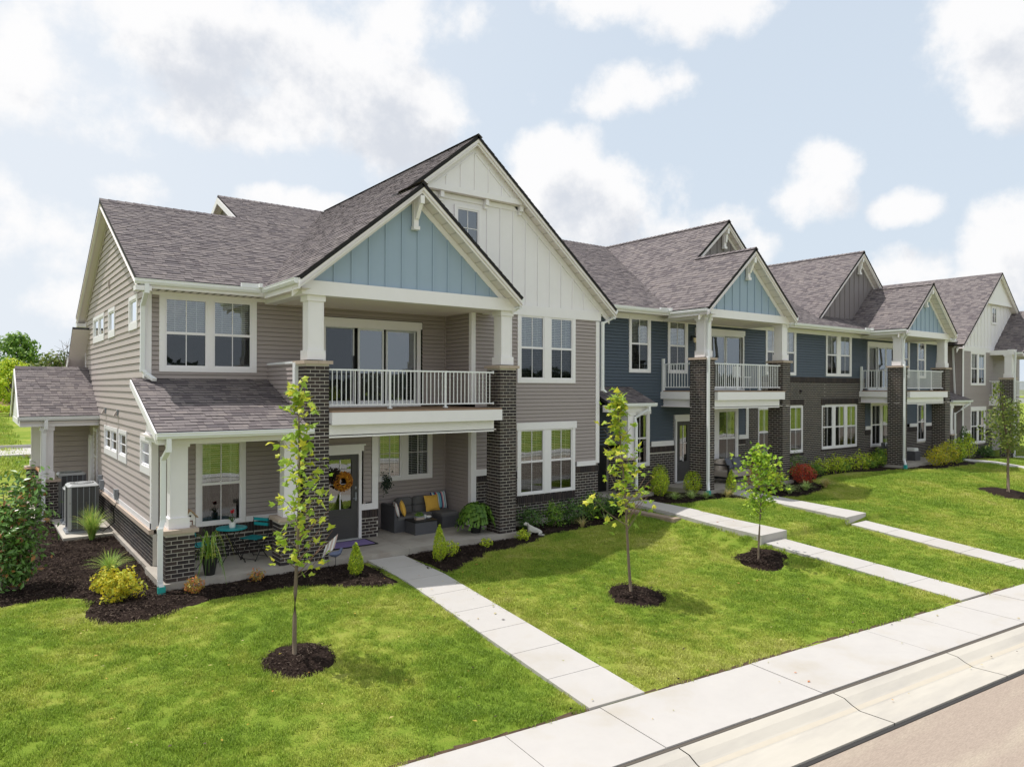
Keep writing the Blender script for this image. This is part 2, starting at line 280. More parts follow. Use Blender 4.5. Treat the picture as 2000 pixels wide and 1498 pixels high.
# ---------------- helpers ----------------
def tagp(o, label=None, cat=None, group=None, kind=None):
    if label: o['label'] = label
    if cat: o['category'] = cat
    if group: o['group'] = group
    if kind: o['kind'] = kind
    return o
def link(name, me, parent=None):
    o = bpy.data.objects.new(name, me); C.objects.link(o)
    if parent is not None:
        o.parent = parent
        o.matrix_parent_inverse = PW[parent.name].inverted() if parent.name in PW else Matrix()
    return o
PW = {}
def empty(name, loc, label, cat, group=None, rz=0.0, scale=1.0, world=False):
    o = bpy.data.objects.new(name, None); C.objects.link(o); o.empty_display_size = .2
    o.location = loc; o.rotation_euler = (0, 0, rz); o.scale = (scale,)*3
    tagp(o, label, cat, group)
    if world: PW[o.name] = Matrix.Translation(loc) @ Matrix.Rotation(rz, 4, 'Z') @ Matrix.Scale(scale, 4)
    return o
class MB:
    def __init__(s): s.v = []; s.f = []; s.m = []; s.mats = []
    def mi(s, m):
        if m not in s.mats: s.mats.append(m)
        return s.mats.index(m)
    def poly(s, pts, m):
        b = len(s.v); s.v.extend([tuple(p) for p in pts]); s.f.append(tuple(range(b, b+len(pts)))); s.m.append(s.mi(m))
    def hexa(s, p, m, skip=()):
        b = len(s.v); s.v.extend([tuple(q) for q in p]); k = s.mi(m)
        for i, f in enumerate(((0,3,2,1),(4,5,6,7),(0,1,5,4),(1,2,6,5),(2,3,7,6),(3,0,4,7))):
            if i in skip: continue
            s.f.append(tuple(b+j for j in f)); s.m.append(k)
    def box(s, x0, x1, y0, y1, z0, z1, m):
        s.hexa([(x0,y0,z0),(x1,y0,z0),(x1,y1,z0),(x0,y1,z0),(x0,y0,z1),(x1,y0,z1),(x1,y1,z1),(x0,y1,z1)], m)
    def tube(s, pts, rad, m, n=6, cap=True):
        pts = [Vector(p) for p in pts]; k = s.mi(m); rings = []
        if not isinstance(rad, (list, tuple)): rad = [rad]*len(pts)
        for i, p in enumerate(pts):
            d = (pts[min(i+1, len(pts)-1)]-pts[max(i-1, 0)]).normalized()
            a = d.cross(Vector((0,0,1)));
            if a.length < .05: a = d.cross(Vector((1,0,0)))
            a.normalize(); b_ = d.cross(a)
            base = len(s.v)
            for j in range(n):
                an = 2*math.pi*j/n; s.v.append(tuple(p+(a*math.cos(an)+b_*math.sin(an))*rad[i]))
            rings.append(base)
        for i in range(len(rings)-1):
            for j in range(n):
                s.f.append((rings[i]+j, rings[i]+(j+1) % n, rings[i+1]+(j+1) % n, rings[i+1]+j)); s.m.append(k)
        if cap:
            s.f.append(tuple(rings[0]+j for j in range(n))); s.m.append(k)
            s.f.append(tuple(rings[-1]+n-1-j for j in range(n))); s.m.append(k)
    def rtube(s, pts, w, d, m):      # rectangular pipe (downspouts)
        for a, b in zip(pts[:-1], pts[1:]):
            a = Vector(a); b = Vector(b); dd = (b-a).normalized(); sx_ = Vector((w/2, 0, 0)); q = dd.cross(Vector((1,0,0)))
            if q.length < .1: q = Vector((0,1,0))
            q = q.normalized()*d/2
            s.hexa([a-sx_-q, a+sx_-q, a+sx_+q, a-sx_+q, b-sx_-q, b+sx_-q, b+sx_+q, b-sx_+q], m)
    def lathe(s, prof, c, m, n=16):
        k = s.mi(m); base = len(s.v)
        for r, z in prof:
            for j in range(n): an = 2*math.pi*j/n; s.v.append((c[0]+r*math.cos(an), c[1]+r*math.sin(an), c[2]+z))
        for i in range(len(prof)-1):
            for j in range(n):
                a = base+i*n+j; b = base+i*n+(j+1) % n; s.f.append((a, b, b+n, a+n)); s.m.append(k)
        s.f.append(tuple(base+n-1-j for j in range(n))); s.m.append(k)
        s.f.append(tuple(base+(len(prof)-1)*n+j for j in range(n))); s.m.append(k)
    def mesh(s, name, smooth=False):
        me = bpy.data.meshes.new(name); me.from_pydata(s.v, [], s.f)
        for m in s.mats: me.materials.append(MT[m])
        if len(s.mats) > 1: me.polygons.foreach_set('material_index', s.m)
        if smooth: me.polygons.foreach_set('use_smooth', [True]*len(s.f))
        me.update(); return me
    def build(s, name, parent=None, smooth=False, kind=None, label=None):
        o = link(name, s.mesh(name, smooth), parent)
        if kind: o['kind'] = kind
        if label: o['label'] = label
        return o
class Fr:
    def __init__(s, O, U, Nn): s.O = Vector(O); s.U = Vector(U); s.N = Vector(Nn)
    def p(s, u, z, n=0.0): return s.O+s.U*u+s.N*n+Vector((0,0,z))
    def box(s, mb, u0, u1, z0, z1, n0, n1, m):
        mb.hexa([s.p(u0,z0,n1), s.p(u1,z0,n1), s.p(u1,z0,n0), s.p(u0,z0,n0), s.p(u0,z1,n1), s.p(u1,z1,n1), s.p(u1,z1,n0), s.p(u0,z1,n0)], m)
def front(y): return Fr((0,y,0), (1,0,0), (0,-1,0))
def leftw(x): return Fr((x,0,0), (0,1,0), (-1,0,0))

def segs(a, b, holes, z0, z1):
    iv = [(a, b)]
    for h0, h1, g0, g1 in holes:
        if g1 <= z0+1e-6 or g0 >= z1-1e-6: continue
        nv = []
        for p, q in iv:
            if h1 <= p or h0 >= q: nv.append((p, q)); continue
            if h0 > p: nv.append((p, h0))
            if h1 < q: nv.append((h1, q))
        iv = nv
    return [(p, q) for p, q in iv if q-p > .01]
def siding(fr, u0, u1, z0, z1, pitch, m, parent, holes=(), ufn=None, single=False, name='siding'):
    mb = MB(); z = z0; k = 0
    while z < z1-1e-4:
        zt_ = min(z+pitch, z1); cuts = sorted({z, zt_} | {c for h in holes for c in (h[2], h[3]) if z+.004 < c < zt_-.004})
        for zb, zc in zip(cuts[:-1], cuts[1:]):
            a, b = (u0, u1); a2, b2 = a, b
            if ufn:
                a, b = ufn(zb); a2, b2 = ufn(zc); a, b = max(a, u0), min(b, u1); a2, b2 = max(a2, u0), min(b2, u1)
                if b-a < .05: continue
            nb = .020*(1-(zb-z)/pitch)+.001; nt_ = .020*(1-(zc-z)/pitch)+.001
            for p, q in segs(a, b, holes, zb, zc):
                p2 = a2 if p == a else p; q2 = b2 if q == b else q
                if q2 < p2: q2 = p2 = (q2+p2)/2
                d = MB() if single else mb
                gr = .010 if (zc == zt_ and zc-zb > .02 and zc < z1-.001) else 0
                d.poly([fr.p(p,zb,nb), fr.p(q,zb,nb), fr.p(q2,zc-gr,nt_), fr.p(p2,zc-gr,nt_)], m)
                if gr: d.poly([fr.p(p2,zc-gr,nt_), fr.p(q2,zc-gr,nt_), fr.p(q2,zc-gr,-.03), fr.p(p2,zc-gr,-.03)], m); d.poly([fr.p(p2,zc-gr,-.03), fr.p(q2,zc-gr,-.03), fr.p(q2,zc,-.03), fr.p(p2,zc,-.03)], m)
                if zb == z: d.poly([fr.p(p,zb,-.03), fr.p(q,zb,-.03), fr.p(q,zb,nb), fr.p(p,zb,nb)], m)
                if single: d.build('siding_board', parent)
        z = zt_
    if not single: mb.build(name, parent, kind='stuff')

BL, BH, MJ = .193, .0640, .0130
BRK = {}
def brick_mesh():
    if 'b' not in BRK:
        mb = MB(); mb.hexa([(0,-.004,0),(BL,-.004,0),(BL,0,0),(0,0,0),(0,-.004,BH),(BL,-.004,BH),(BL,0,BH),(0,0,BH)], 'brick_dark', skip=(4,)); BRK['b'] = mb.mesh('brick')
    return BRK['b']
def bricks(fr, u0, u1, z0, z1, parent, holes=(), single=0, soldier=False, off=0.0):
    """mortar bed with every brick proud of it; the first `single` bricks are objects of their own"""
    mb = MB(); stuff = MB(); n = 0
    zz = sorted({z0, z1} | {c for h in holes for c in (h[2], h[3]) if z0 < c < z1})
    for a, b in zip(zz[:-1], zz[1:]):
        for p, q in segs(u0, u1, holes, a, b): fr.box(mb, p, q, a, b, -.12, -.001, 'mortar')
    bed = mb.build('brick_wall', parent)
    z = z0+.005; r = 0; ztop = z1-(.20 if soldier else 0)
    while z+BH < ztop+.012:
        st = (.5*(BL+MJ) if r % 2 else 0)+off
        u = u0-(BL+MJ)+ (st % (BL+MJ))
        while u < u1:
            p, q = max(u, u0), min(u+BL, u1)
            if q-p > .02:
                for p_, q_ in segs(p, q, holes, z, z+BH):
                    if q_-p_ < .03: continue
                    if n < single:
                        o = link('brick', brick_mesh(), bed); n += 1
                        M3 = Matrix((fr.U, -fr.N, Vector((0,0,1)))).transposed().to_4x4()
                        M3.translation = fr.p(p_, z, random.uniform(-.001,.002))
                        o.matrix_basis = M3 @ Matrix.Diagonal(((q_-p_)/BL, 1, 1, 1))
                        o.matrix_parent_inverse = Matrix()
                    else:
                        d = .004+random.uniform(-.001,.0015)
                        stuff.hexa([fr.p(p_,z,d), fr.p(q_,z,d), fr.p(q_,z,0), fr.p(p_,z,0), fr.p(p_,z+BH,d), fr.p(q_,z+BH,d), fr.p(q_,z+BH,0), fr.p(p_,z+BH,0)], 'brick_dark', skip=(4,))
            u += BL+MJ
        z += BH+MJ; r += 1
    if soldier:
        u = u0
        while u < u1-.02:
            for p_, q_ in segs(u, min(u+.057, u1), holes, z1-.195, z1-.003):
                stuff.hexa([fr.p(p_,z1-.195,.03), fr.p(q_,z1-.195,.03), fr.p(q_,z1-.195,0), fr.p(p_,z1-.195,0), fr.p(p_,z1-.003,.022), fr.p(q_,z1-.003,.022), fr.p(q_,z1-.003,0), fr.p(p_,z1-.003,0)], 'brick_dark', skip=(4,))
            u += .0677
    if stuff.f: stuff.build('brickwork', bed, kind='stuff')
    return bed
def pillar(x0, x1, y0, y1, z0, z1, parent, single=0, cap=True, name='pillar', faces='fl'):
    mb = MB(); mb.box(x0+.006, x1-.006, y0+.006, y1-.006, z0, z1, 'mortar')
    o = mb.build(name, parent)
    st = MB(); n = 0
    def face(fr, a, b, off):
        nonlocal n
        z = z0+.005; r = 0
        while z+BH < z1+.012:
            u = a-(BL+MJ)+((.5*(BL+MJ) if r % 2 else 0)+off) % (BL+MJ)
            while u < b:
                p, q = max(u, a), min(u+BL, b)
                if q-p > .03:
                    if n < single:
                        c = link('brick', brick_mesh(), o); n += 1
                        M3 = Matrix((fr.U, -fr.N, Vector((0,0,1)))).transposed().to_4x4(); M3.translation = fr.p(p, z, random.uniform(-.001,.002))
                        c.matrix_basis = M3 @ Matrix.Diagonal(((q-p)/BL, 1, 1, 1)); c.matrix_parent_inverse = Matrix()
                    else:
                        d = .004+random.uniform(-.001,.0015)
                        st.hexa([fr.p(p,z,d), fr.p(q,z,d), fr.p(q,z,-.01), fr.p(p,z,-.01), fr.p(p,z+BH,d), fr.p(q,z+BH,d), fr.p(q,z+BH,-.01), fr.p(p,z+BH,-.01)], 'brick_dark', skip=(4,))
                u += BL+MJ
            z += BH+MJ; r += 1
    f_ = Fr((0,y0+.004,0),(1,0,0),(0,-1,0)); face(f_, x0, x1, 0)
    l_ = Fr((x0+.004,0,0),(0,1,0),(-1,0,0)); face(l_, y0, y1, .1)
    if 'r' in faces:
        r_ = Fr((x1-.004,0,0),(0,-1,0),(1,0,0)); face(r_, -y1, -y0, .1)
    if st.f: st.build('brickwork', o, kind='stuff')
    if cap:
        mb = MB(); xm = (x0+x1)/2
        mb.box(x0-.06, xm-.002, y0-.06, y1+.04, z1, z1+.07, 'stone_cap'); mb.box(xm+.002, x1+.06, y0-.06, y1+.04, z1, z1+.07, 'stone_cap')
        mb.build('stone_cap', o)
    return o
def column(x0, x1, y0, y1, z0, z1, parent):
    mb = MB(); mb.box(x0, x1, y0, y1, z0, z1, 'white_trim')
    mb.box(x0-.035, x1+.035, y0-.035, y1+.035, z0, z0+.2, 'white_trim'); mb.box(x0-.035, x1+.035, y0-.035, y1+.035, z1-.12, z1, 'white_trim')
    # recessed corner lines
    mb.box(x0-.006, x0+.03, y0-.006, y0-.001, z0+.2, z1-.12, 'white_panel'); mb.box(x1-.03, x1+.006, y0-.006, y0-.001, z0+.2, z1-.12, 'white_panel')
    mb.build('porch_column', parent)

def clip(poly, a, b, c):     # keep a*x+b*y<=c
    out = []
    for i in range(len(poly)):
        p = poly[i]; q = poly[(i+1) % len(poly)]; dp = a*p[0]+b*p[1]-c; dq = a*q[0]+b*q[1]-c
        if dp <= 0: out.append(p)
        if dp*dq < 0: s_ = dp/(dp-dq); out.append((p[0]+(q[0]-p[0])*s_, p[1]+(q[1]-p[1])*s_))
    return out
SH = {}
def roof(pts, parent, single=0, edge=.075, exposure=.142, rev=False):
    """convex roof plane with laminated shingles laid course by course, each tab its own piece of geometry"""
    P = [Vector(p) for p in pts]; n = (P[1]-P[0]).cross(P[2]-P[0]).normalized()
    if n.z < 0: n = -n; P = P[::-1]
    e = Vector((0,0,1)).cross(n).normalized(); s = n.cross(e).normalized(); O = P[0]
    if s.z < 0: s = -s
    Q = [((p-O).dot(e), (p-O).dot(s)) for p in P]
    area = sum(Q[i][0]*Q[(i+1) % len(Q)][1]-Q[(i+1) % len(Q)][0]*Q[i][1] for i in range(len(Q)))
    if area < 0: Q = Q[::-1]
    W_ = lambda a, b, h: O+e*a+s*b+n*h
    mb = MB()
    mb.poly([W_(a,b,0) for a, b in Q], 'shingle_edge'); mb.poly([W_(a,b,-edge) for a, b in Q][::-1], 'soffit')
    for i in range(len(Q)):
        a, b = Q[i], Q[(i+1) % len(Q)]; mb.poly([W_(*a,-edge), W_(*b,-edge), W_(*b,.008), W_(*a,.008)], 'shingle_edge')
    ro = mb.build('roof', parent)
    b0 = min(q[1] for q in Q); b1 = max(q[1] for q in Q); a0 = min(q[0] for q in Q); a1 = max(q[0] for q in Q)
    st = MB(); cnt = 0; b = b0
    while b < b1-.01:
        a = a0-random.uniform(0,.3)
        while a < a1:
            w = random.choice((.09,.12,.15,.18,.22,.27)); lift = random.choice((0,.004,.006))
            quad = [(a+.0015,b),(a+w-.0015,b),(a+w-.0015,b+exposure+.012),(a+.0015,b+exposure+.012)]
            pl = quad; full = True
            for i in range(len(Q)):
                p, q = Q[i], Q[(i+1) % len(Q)]; nx, ny = (q[1]-p[1]), -(q[0]-p[0])
                c = nx*p[0]+ny*p[1]; npl = clip(pl, nx, ny, c)
                if len(npl) != len(pl) or any(x != y for x, y in zip(npl, pl)): full = False
                pl = npl
                if len(pl) < 3: break
            hh = lambda bb: .016+lift-.010*(bb-b)/exposure
            if len(pl) >= 3:
                if full and cnt < single:
                    key = (round(w,2), lift)
                    if key not in SH:
                        d = MB(); qd = [(0,0,.016+lift),(w-.003,0,.016+lift),(w-.003,exposure+.012,.005+lift),(0,exposure+.012,.005+lift)]
                        d.poly(qd, 'shingle'); d.poly([(0,0,0),(w-.003,0,0),(w-.003,0,.016+lift),(0,0,.016+lift)], 'shingle_edge'); SH[key] = d.mesh('shingle')
                    o = link('shingle', SH[key], ro); M3 = Matrix((e, s, n)).transposed().to_4x4(); M3.translation = W_(a,b,0); o.matrix_basis = M3; o.matrix_parent_inverse = Matrix(); cnt += 1
                else:
                    st.poly([W_(x,y,hh(y)) for x, y in pl], 'shingle')
                    low = [p for p in pl if abs(p[1]-b) < 1e-5]
                    if len(low) >= 2:
                        x0 = min(p[0] for p in low); x1 = max(p[0] for p in low); st.poly([W_(x0,b,0), W_(x1,b,0), W_(x1,b,hh(b)), W_(x0,b,hh(b))], 'shingle_edge')
            a += w
        b += exposure
    st.build('shingles', ro, kind='stuff')
    return ro
def ridge_cap(a, b, parent, w=.13):
    a = Vector(a); b = Vector(b); d = (b-a); L = d.length; d.normalize(); sd = d.cross(Vector((0,0,1))).normalized(); mb = MB(); t_ = 0
    while t_ < L-.02:
        p = a+d*t_; q = a+d*min(t_+.2, L); h = Vector((0,0,.028)); h2 = Vector((0,0,.014)); dn = Vector((0,0,-.085))
        mb.poly([p+h, q+h2, q+sd*w+dn+h2, p+sd*w+dn+h], 'shingle'); mb.poly([p+h, p-sd*w+dn+h, q-sd*w+dn+h2, q+h2], 'shingle')
        t_ += .2
    mb.build('ridge_cap', parent)
def beam3(mb, p, q, n, h0, h1, t0, t1, m, cutx=None):
    """board following p->q, in the vertical plane with outward normal n, spanning h0..h1 below the line"""
    p = Vector(p); q = Vector(q); n = Vector(n); z = Vector((0,0,1))
    mb.hexa([p+n*t1+z*h0, q+n*t1+z*h0, q+n*t0+z*h0, p+n*t0+z*h0, p+n*t1+z*h1, q+n*t1+z*h1, q+n*t0+z*h1, p+n*t0+z*h1], m)
def gutter(a, b, n, parent, drop=0.0):
    """K-style gutter run from a to b (top outer line), n = outward normal"""
    a = Vector(a); b = Vector(b); n = Vector(n); d = (b-a).normalized(); z = Vector((0,0,1)); mb = MB()
    prof = [(-.115,0),(-.115,-.11),(-.03,-.11),(0,-.055),(-.012,-.045),(0,-.006),(0,0),(-.012,0)]
    for i in range(len(prof)-1):
        (n0,z0),(n1,z1) = prof[i], prof[i+1]
        mb.poly([a+n*n0+z*z0, b+n*n0+z*z0, b+n*n1+z*z1, a+n*n1+z*z1], 'white_metal')
    for q in (a, b): mb.poly([q+n*p_[0]+z*p_[1] for p_ in prof[:7]], 'white_metal')
    mb.build('gutter', parent)
def downspout(pts, parent, boot=False, w=.085, d=.065):
    mb = MB(); mb.rtube(pts, w, d, 'white_metal')
    for p in pts[1:-1]:
        x, y, z = p; mb.box(x-w/2-.003, x+w/2+.003, y-d/2-.004, y+d/2+.004, z-.05, z+.05, 'white_metal')
    o = mb.build('downspout', parent)
    if boot:
        x, y, z = pts[-1]; m2 = MB(); m2.box(x-w/2-.02, x+w/2+.02, y-d/2-.02, y+d/2+.02, z-.16, z+.005, 'teal_pipe')
        m2.build('drain_boot', o)
    return o
def window(fr, gl, zb, zt_, parent, cas=.085, mid=None, vm=True, hm=False, blind=.55, low=True, head=0.0, sill=.08, curtain=False, nm='window', deep=.5, bz=None):
    """bank of hung sashes; gl = list of (u0,u1) glass ranges. Returns the hole cut in the wall"""
    mb = MB(); s = .04; U0, U1 = gl[0][0]-s-cas, gl[-1][1]+s+cas; Z0, Z1 = zb-s-sill, zt_+s+(head or cas)
    w = 'white_trim'; ft = .032
    fr.box(mb, U0, gl[0][0]-s, Z0, Z1, -.05, ft, w); fr.box(mb, gl[-1][1]+s, U1, Z0, Z1, -.05, ft, w)
    fr.box(mb, gl[0][0]-s, gl[-1][1]+s, zt_+s, Z1, -.05, ft, w); fr.box(mb, gl[0][0]-s, gl[-1][1]+s, Z0, zb-s, -.05, ft, w)
    if head: fr.box(mb, U0-.04, U1+.04, Z1-head, Z1, ft-.01, ft+.02, w)
    for (a, b), (c, d) in zip(gl[:-1], gl[1:]): fr.box(mb, b+s, c-s, zb-s, zt_+s, -.05, ft-.004, w)
    for a, b in gl:
        fr.box(mb, a-s, a, zb-s, zt_+s, -.04, .016, 'white_panel'); fr.box(mb, b, b+s, zb-s, zt_+s, -.04, .016, 'white_panel')
        fr.box(mb, a, b, zt_, zt_+s, -.04, .016, 'white_panel'); fr.box(mb, a, b, zb-s, zb, -.04, .016, 'white_panel')
        if mid: fr.box(mb, a, b, mid-.028, mid+.028, -.035, .012, 'white_panel')
        u = (a+b)/2
        if vm: fr.box(mb, u-.009, u+.009, zb, zt_, -.02, .003, 'white_panel')
        if hm: fr.box(mb, a, b, (zb+zt_)/2-.009, (zb+zt_)/2+.009, -.02, .003, 'white_panel')
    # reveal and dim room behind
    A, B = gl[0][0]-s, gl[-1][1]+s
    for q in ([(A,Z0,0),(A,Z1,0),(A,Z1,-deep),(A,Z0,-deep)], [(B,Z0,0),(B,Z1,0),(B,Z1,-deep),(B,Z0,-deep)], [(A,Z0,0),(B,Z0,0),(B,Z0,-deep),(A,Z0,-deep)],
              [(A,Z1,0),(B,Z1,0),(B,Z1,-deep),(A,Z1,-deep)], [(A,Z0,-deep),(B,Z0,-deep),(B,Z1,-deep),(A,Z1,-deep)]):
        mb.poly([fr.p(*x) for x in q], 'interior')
    wo_ = mb.build(nm, parent)
    for a, b in gl:
        zs = [(zb, mid), (mid, zt_)] if mid else [(zb, zt_)]
        for i, (z0, z1) in enumerate(zs):
            g = MB(); nn = -.012 if (mid and i == 0) else -.006
            g.poly([fr.p(a,z0,nn), fr.p(b,z0,nn), fr.p(b,z1,nn), fr.p(a,z1,nn)], 'window_glass'); g.build('pane', wo_)
            if mid and i == 0 and low:
                g = MB(); g.poly([fr.p(a,z0,-.003), fr.p(b,z0,-.003), fr.p(b,z1-.03,-.003), fr.p(a,z1-.03,-.003)], 'screen_mesh'); g.build('insect_screen', wo_)
        if blind > 0:
            g = MB(); z = zt_-.02; zl = zt_-(zt_-zb)*blind
            while z > zl:
                g.poly([fr.p(a+.01,z,-.05), fr.p(b-.01,z,-.05), fr.p(b-.01,z-.022,-.085), fr.p(a+.01,z-.022,-.085)], 'blind'); z -= .047
            for uu in (a+(b-a)*.22, a+(b-a)*.78): fr.box(g, uu-.004, uu+.004, zl, zt_, -.05, -.046, 'blind')
            g.build('blind', wo_)
        if curtain:
            for c0, c1 in ((a, a+(b-a)*.28), (b-(b-a)*.22, b)):
                g = MB(); k = 6; st_ = (c1-c0)/k
                for j in range(k):
                    n0, n1 = (-.14, -.19) if j % 2 else (-.19, -.14)
                    g.poly([fr.p(c0+st_*j, zb, n0), fr.p(c0+st_*(j+1), zb, n1), fr.p(c0+st_*(j+1), zt_, n1), fr.p(c0+st_*j, zt_, n0)], 'curtain')
                g.build('curtain', wo_)
    return (U0, U1, Z0, Z1)
def gable_trim(xa, za, hw, slope, y_rake, y_wall, parent, left=True, right=True, bw=.2, lx=None, rx=None, bracket=True, inner=.16):
    """rake fascia, frieze on the wall and soffit between them"""
    mb = MB(); sf = MB(); vt = MB()
    for s_, on, lim in ((-1, left, lx), (1, right, rx)):
        if not on: continue
        w = hw if lim is None else lim
        p = (xa, y_rake, za-.045); q = (xa+s_*w, y_rake, za-.045-slope*w)
        beam3(mb, p, q, (0,-1,0), -bw, -.035, -.06, -.035, 'white_trim')
        beam3(mb, p, q, (0,-1,0), -.105, -.036, -.034, -.018, 'white_trim')
        pw_ = (xa, y_wall, za-.045-.02); qw = (xa+s_*w, y_wall, za-.045-.02-slope*w)
        beam3(mb, pw_, qw, (0,-1,0), -inner-bw+.02, -bw+.06, 0, .03, 'white_trim')
        zoff = Vector((0,0,-bw+.055))
        a, b, c, d = Vector(p)+zoff, Vector(q)+zoff, Vector(q)+zoff, Vector(p)+zoff; c.y = d.y = y_wall
        sf.poly([a, b, c, d], 'soffit')
        L = math.hypot(w, slope*w); k = int(L/.3)
        for i in range(1, k):     # vented slots of the soffit panels
            t_ = i/k; m_ = a+(b-a)*t_; m_ = m_+Vector((0,0,-.003))
            for yy in np.arange(y_rake+.06, y_wall-.04, .045):
                dv = (b-a).normalized()*.035
                vt.poly([(m_.x, yy, m_.z), (m_.x+dv.x, yy, m_.z+dv.z), (m_.x+dv.x, yy+.012, m_.z+dv.z), (m_.x, yy+.012, m_.z)], 'vent_dark')
    mb.build('rake_board', parent)
    s_o = sf.build('soffit', parent)
    if vt.f: vt.build('soffit_vents', s_o, kind='stuff')
    if bracket:
        b = MB(); zt_ = za-bw-.12
        b.box(xa-.06, xa+.06, y_wall-.13, y_wall-.03, zt_-.62, zt_, 'white_trim'); b.box(xa-.05, xa+.05, y_rake+.02, y_wall-.13, zt_-.16, zt_+.02, 'white_trim')
        b.hexa([(xa-.045,y_wall-.13,zt_-.48),(xa+.045,y_wall-.13,zt_-.48),(xa+.045,y_wall-.13,zt_-.16),(xa-.045,y_wall-.13,zt_-.16),
                (xa-.045,y_wall-.18,zt_-.46),(xa+.045,y_wall-.18,zt_-.46),(xa+.045,y_rake+.08,zt_-.16),(xa-.045,y_rake+.08,zt_-.16)], 'white_trim')
        b.box(xa-.08, xa+.08, y_wall-.16, y_wall-.028, zt_-.70, zt_-.62, 'white_trim')
        b.build('gable_bracket', parent)
def gable_face(xa, zbase, x0, x1, ztop_fn, y, m, parent, b0, pitch=.405, holes=()):
    """flat panel cut to the roofline with applied battens, each batten a part"""
    mb = MB(); xs = sorted({x0, x1, xa} if x0 < xa < x1 else {x0, x1})
    top = [(x, y, ztop_fn(x)) for x in xs][::-1]
    mb.poly([(x0, y, zbase), (x1, y, zbase)]+top, m); mb.build('gable_panel', parent)
    x = b0
    while x < x1-.02:
        if x > x0+.03:
            zt_ = ztop_fn(x)-.05
            for h in holes:
                if h[0]-.02 < x < h[1]+.02:
                    for a, b in ((zbase, h[2]), (h[3], zt_)):
                        if b-a > .1: q = MB(); q.box(x-.02, x+.02, y-.022, y-.001, a, b, m); q.build('batten', parent)
                    break
            else:
                if zt_-zbase > .08: q = MB(); q.box(x-.02, x+.02, y-.022, y-.001, zbase, zt_, m); q.build('batten', parent)
        x += pitch
def railing(p, q, z0, parent, posts=(), dx=.105, top=.86):
    p = Vector(p); q = Vector(q); d = (q-p); L = d.length; d.normalize(); sd = Vector((-d.y, d.x, 0)); mb = MB(); z = Vector((0,0,1))
    def bar(a, b, w, h0, h1): mb.hexa([a-sd*w+z*h0, b-sd*w+z*h0, b+sd*w+z*h0, a+sd*w+z*h0, a-sd*w+z*h1, b-sd*w+z*h1, b+sd*w+z*h1, a+sd*w+z*h1], 'white_metal')
    bar(p+z*z0, q+z*z0, .02, top-.035, top); bar(p+z*z0, q+z*z0, .013, .075, .105)
    for t_ in posts:
        a = p+d*t_+z*z0; bar(a-d*.022, a+d*.022, .022, 0, top-.01); bar(a-d*.045, a+d*.045, .045, 0, .03)
    for a, s_ in ((p, 1), (q, -1)): bar(a+z*z0, a+d*s_*.02+z*z0, .035, top-.05, top+.02); bar(a+z*z0, a+d*s_*.02+z*z0, .03, .06, .12)
    o = mb.build('railing', parent)
    bm_ = MB(); bm_.box(-.009,.009,-.009,.009,.10,top-.03,'white_metal'); me = bm_.mesh('baluster')
    n = int(L/dx); st_ = L/n
    for i in range(1, n):
        b = link('baluster', me, o); b.location = p+d*(st_*i)+z*z0; b.matrix_parent_inverse = Matrix()
    return o
# ================= ground =================
def smo(t): t = min(1, max(0, t)); return t*t*(3-2*t)
def zh(x): return -.17+.42*smo((x-13.6)/2.2)-.2*smo((x-39)/3)
def yb(x): return 7.12-.0916*(x-6.64)
def zt(x, y):
    b = yb(x)
    if y < b-1.2: return -1.15 if y > b-10.9 else -.75
    if y < b: return -.75
    l = min(1, max(0, (y-b)/(13.2-b))); t_ = .45*smo(l)+.55*l
    z = -.7+(zh(x)+.7)*t_
    w_ = smo((x-14.75)/.45)*(1-smo((x-21.2)/2.5))     # raised lawn behind the steps of the two middle walks
    if w_ > 0 and y > b:
        pr = .03+(zh(x)-.03)*smo((y-10.3)/2.8) if y > 10.36 else (-.13+.16*smo((y-10.29)/.07) if y > 10.29 else -.7+.57*(y-b)/(10.29-b))
        z = z*(1-w_)+pr*w_
    if y > 34: z += .9*smo((y-34)/60)
    return z
def vnoise(x, y, s_): return math.sin(x*s_*1.3+1.7)*math.cos(y*s_*1.1+.4)+.5*math.sin(x*s_*2.9+y*s_*2.3)
xs = sorted(set([round(v, 3) for v in list(np.arange(-12, 46, .5))+[-3000,-1200,-500,-250,-120,-70,-45,-30,-20]+[52,60,70,85,110,150,230,400,900,3000]]))
ys = sorted(set([round(v, 3) for v in list(np.arange(-9, 18, .35))+[10.1,10.2,10.29,10.32,10.37,10.42]+[-3000,-1200,-500,-200,-90,-45,-25,-14,-11]+[19,20,22,24,26,28,30,33,37,42,50,60,75,95,130,200,400,1000,3000]]))
mb = MB()
for y in ys:
    for x in xs: mb.v.append((x, y, zt(x, y)+(.012*vnoise(x, y, 1.3) if 7.5 < y < 14 and -12 < x < 46 else 0)))
nx = len(xs); k = mb.mi('lawn_ground')
for j in range(len(ys)-1):
    for i in range(nx-1): mb.f.append((j*nx+i, j*nx+i+1, (j+1)*nx+i+1, (j+1)*nx+i)); mb.m.append(k)
ground = mb.build('ground', smooth=True); tagp(ground, kind='structure')

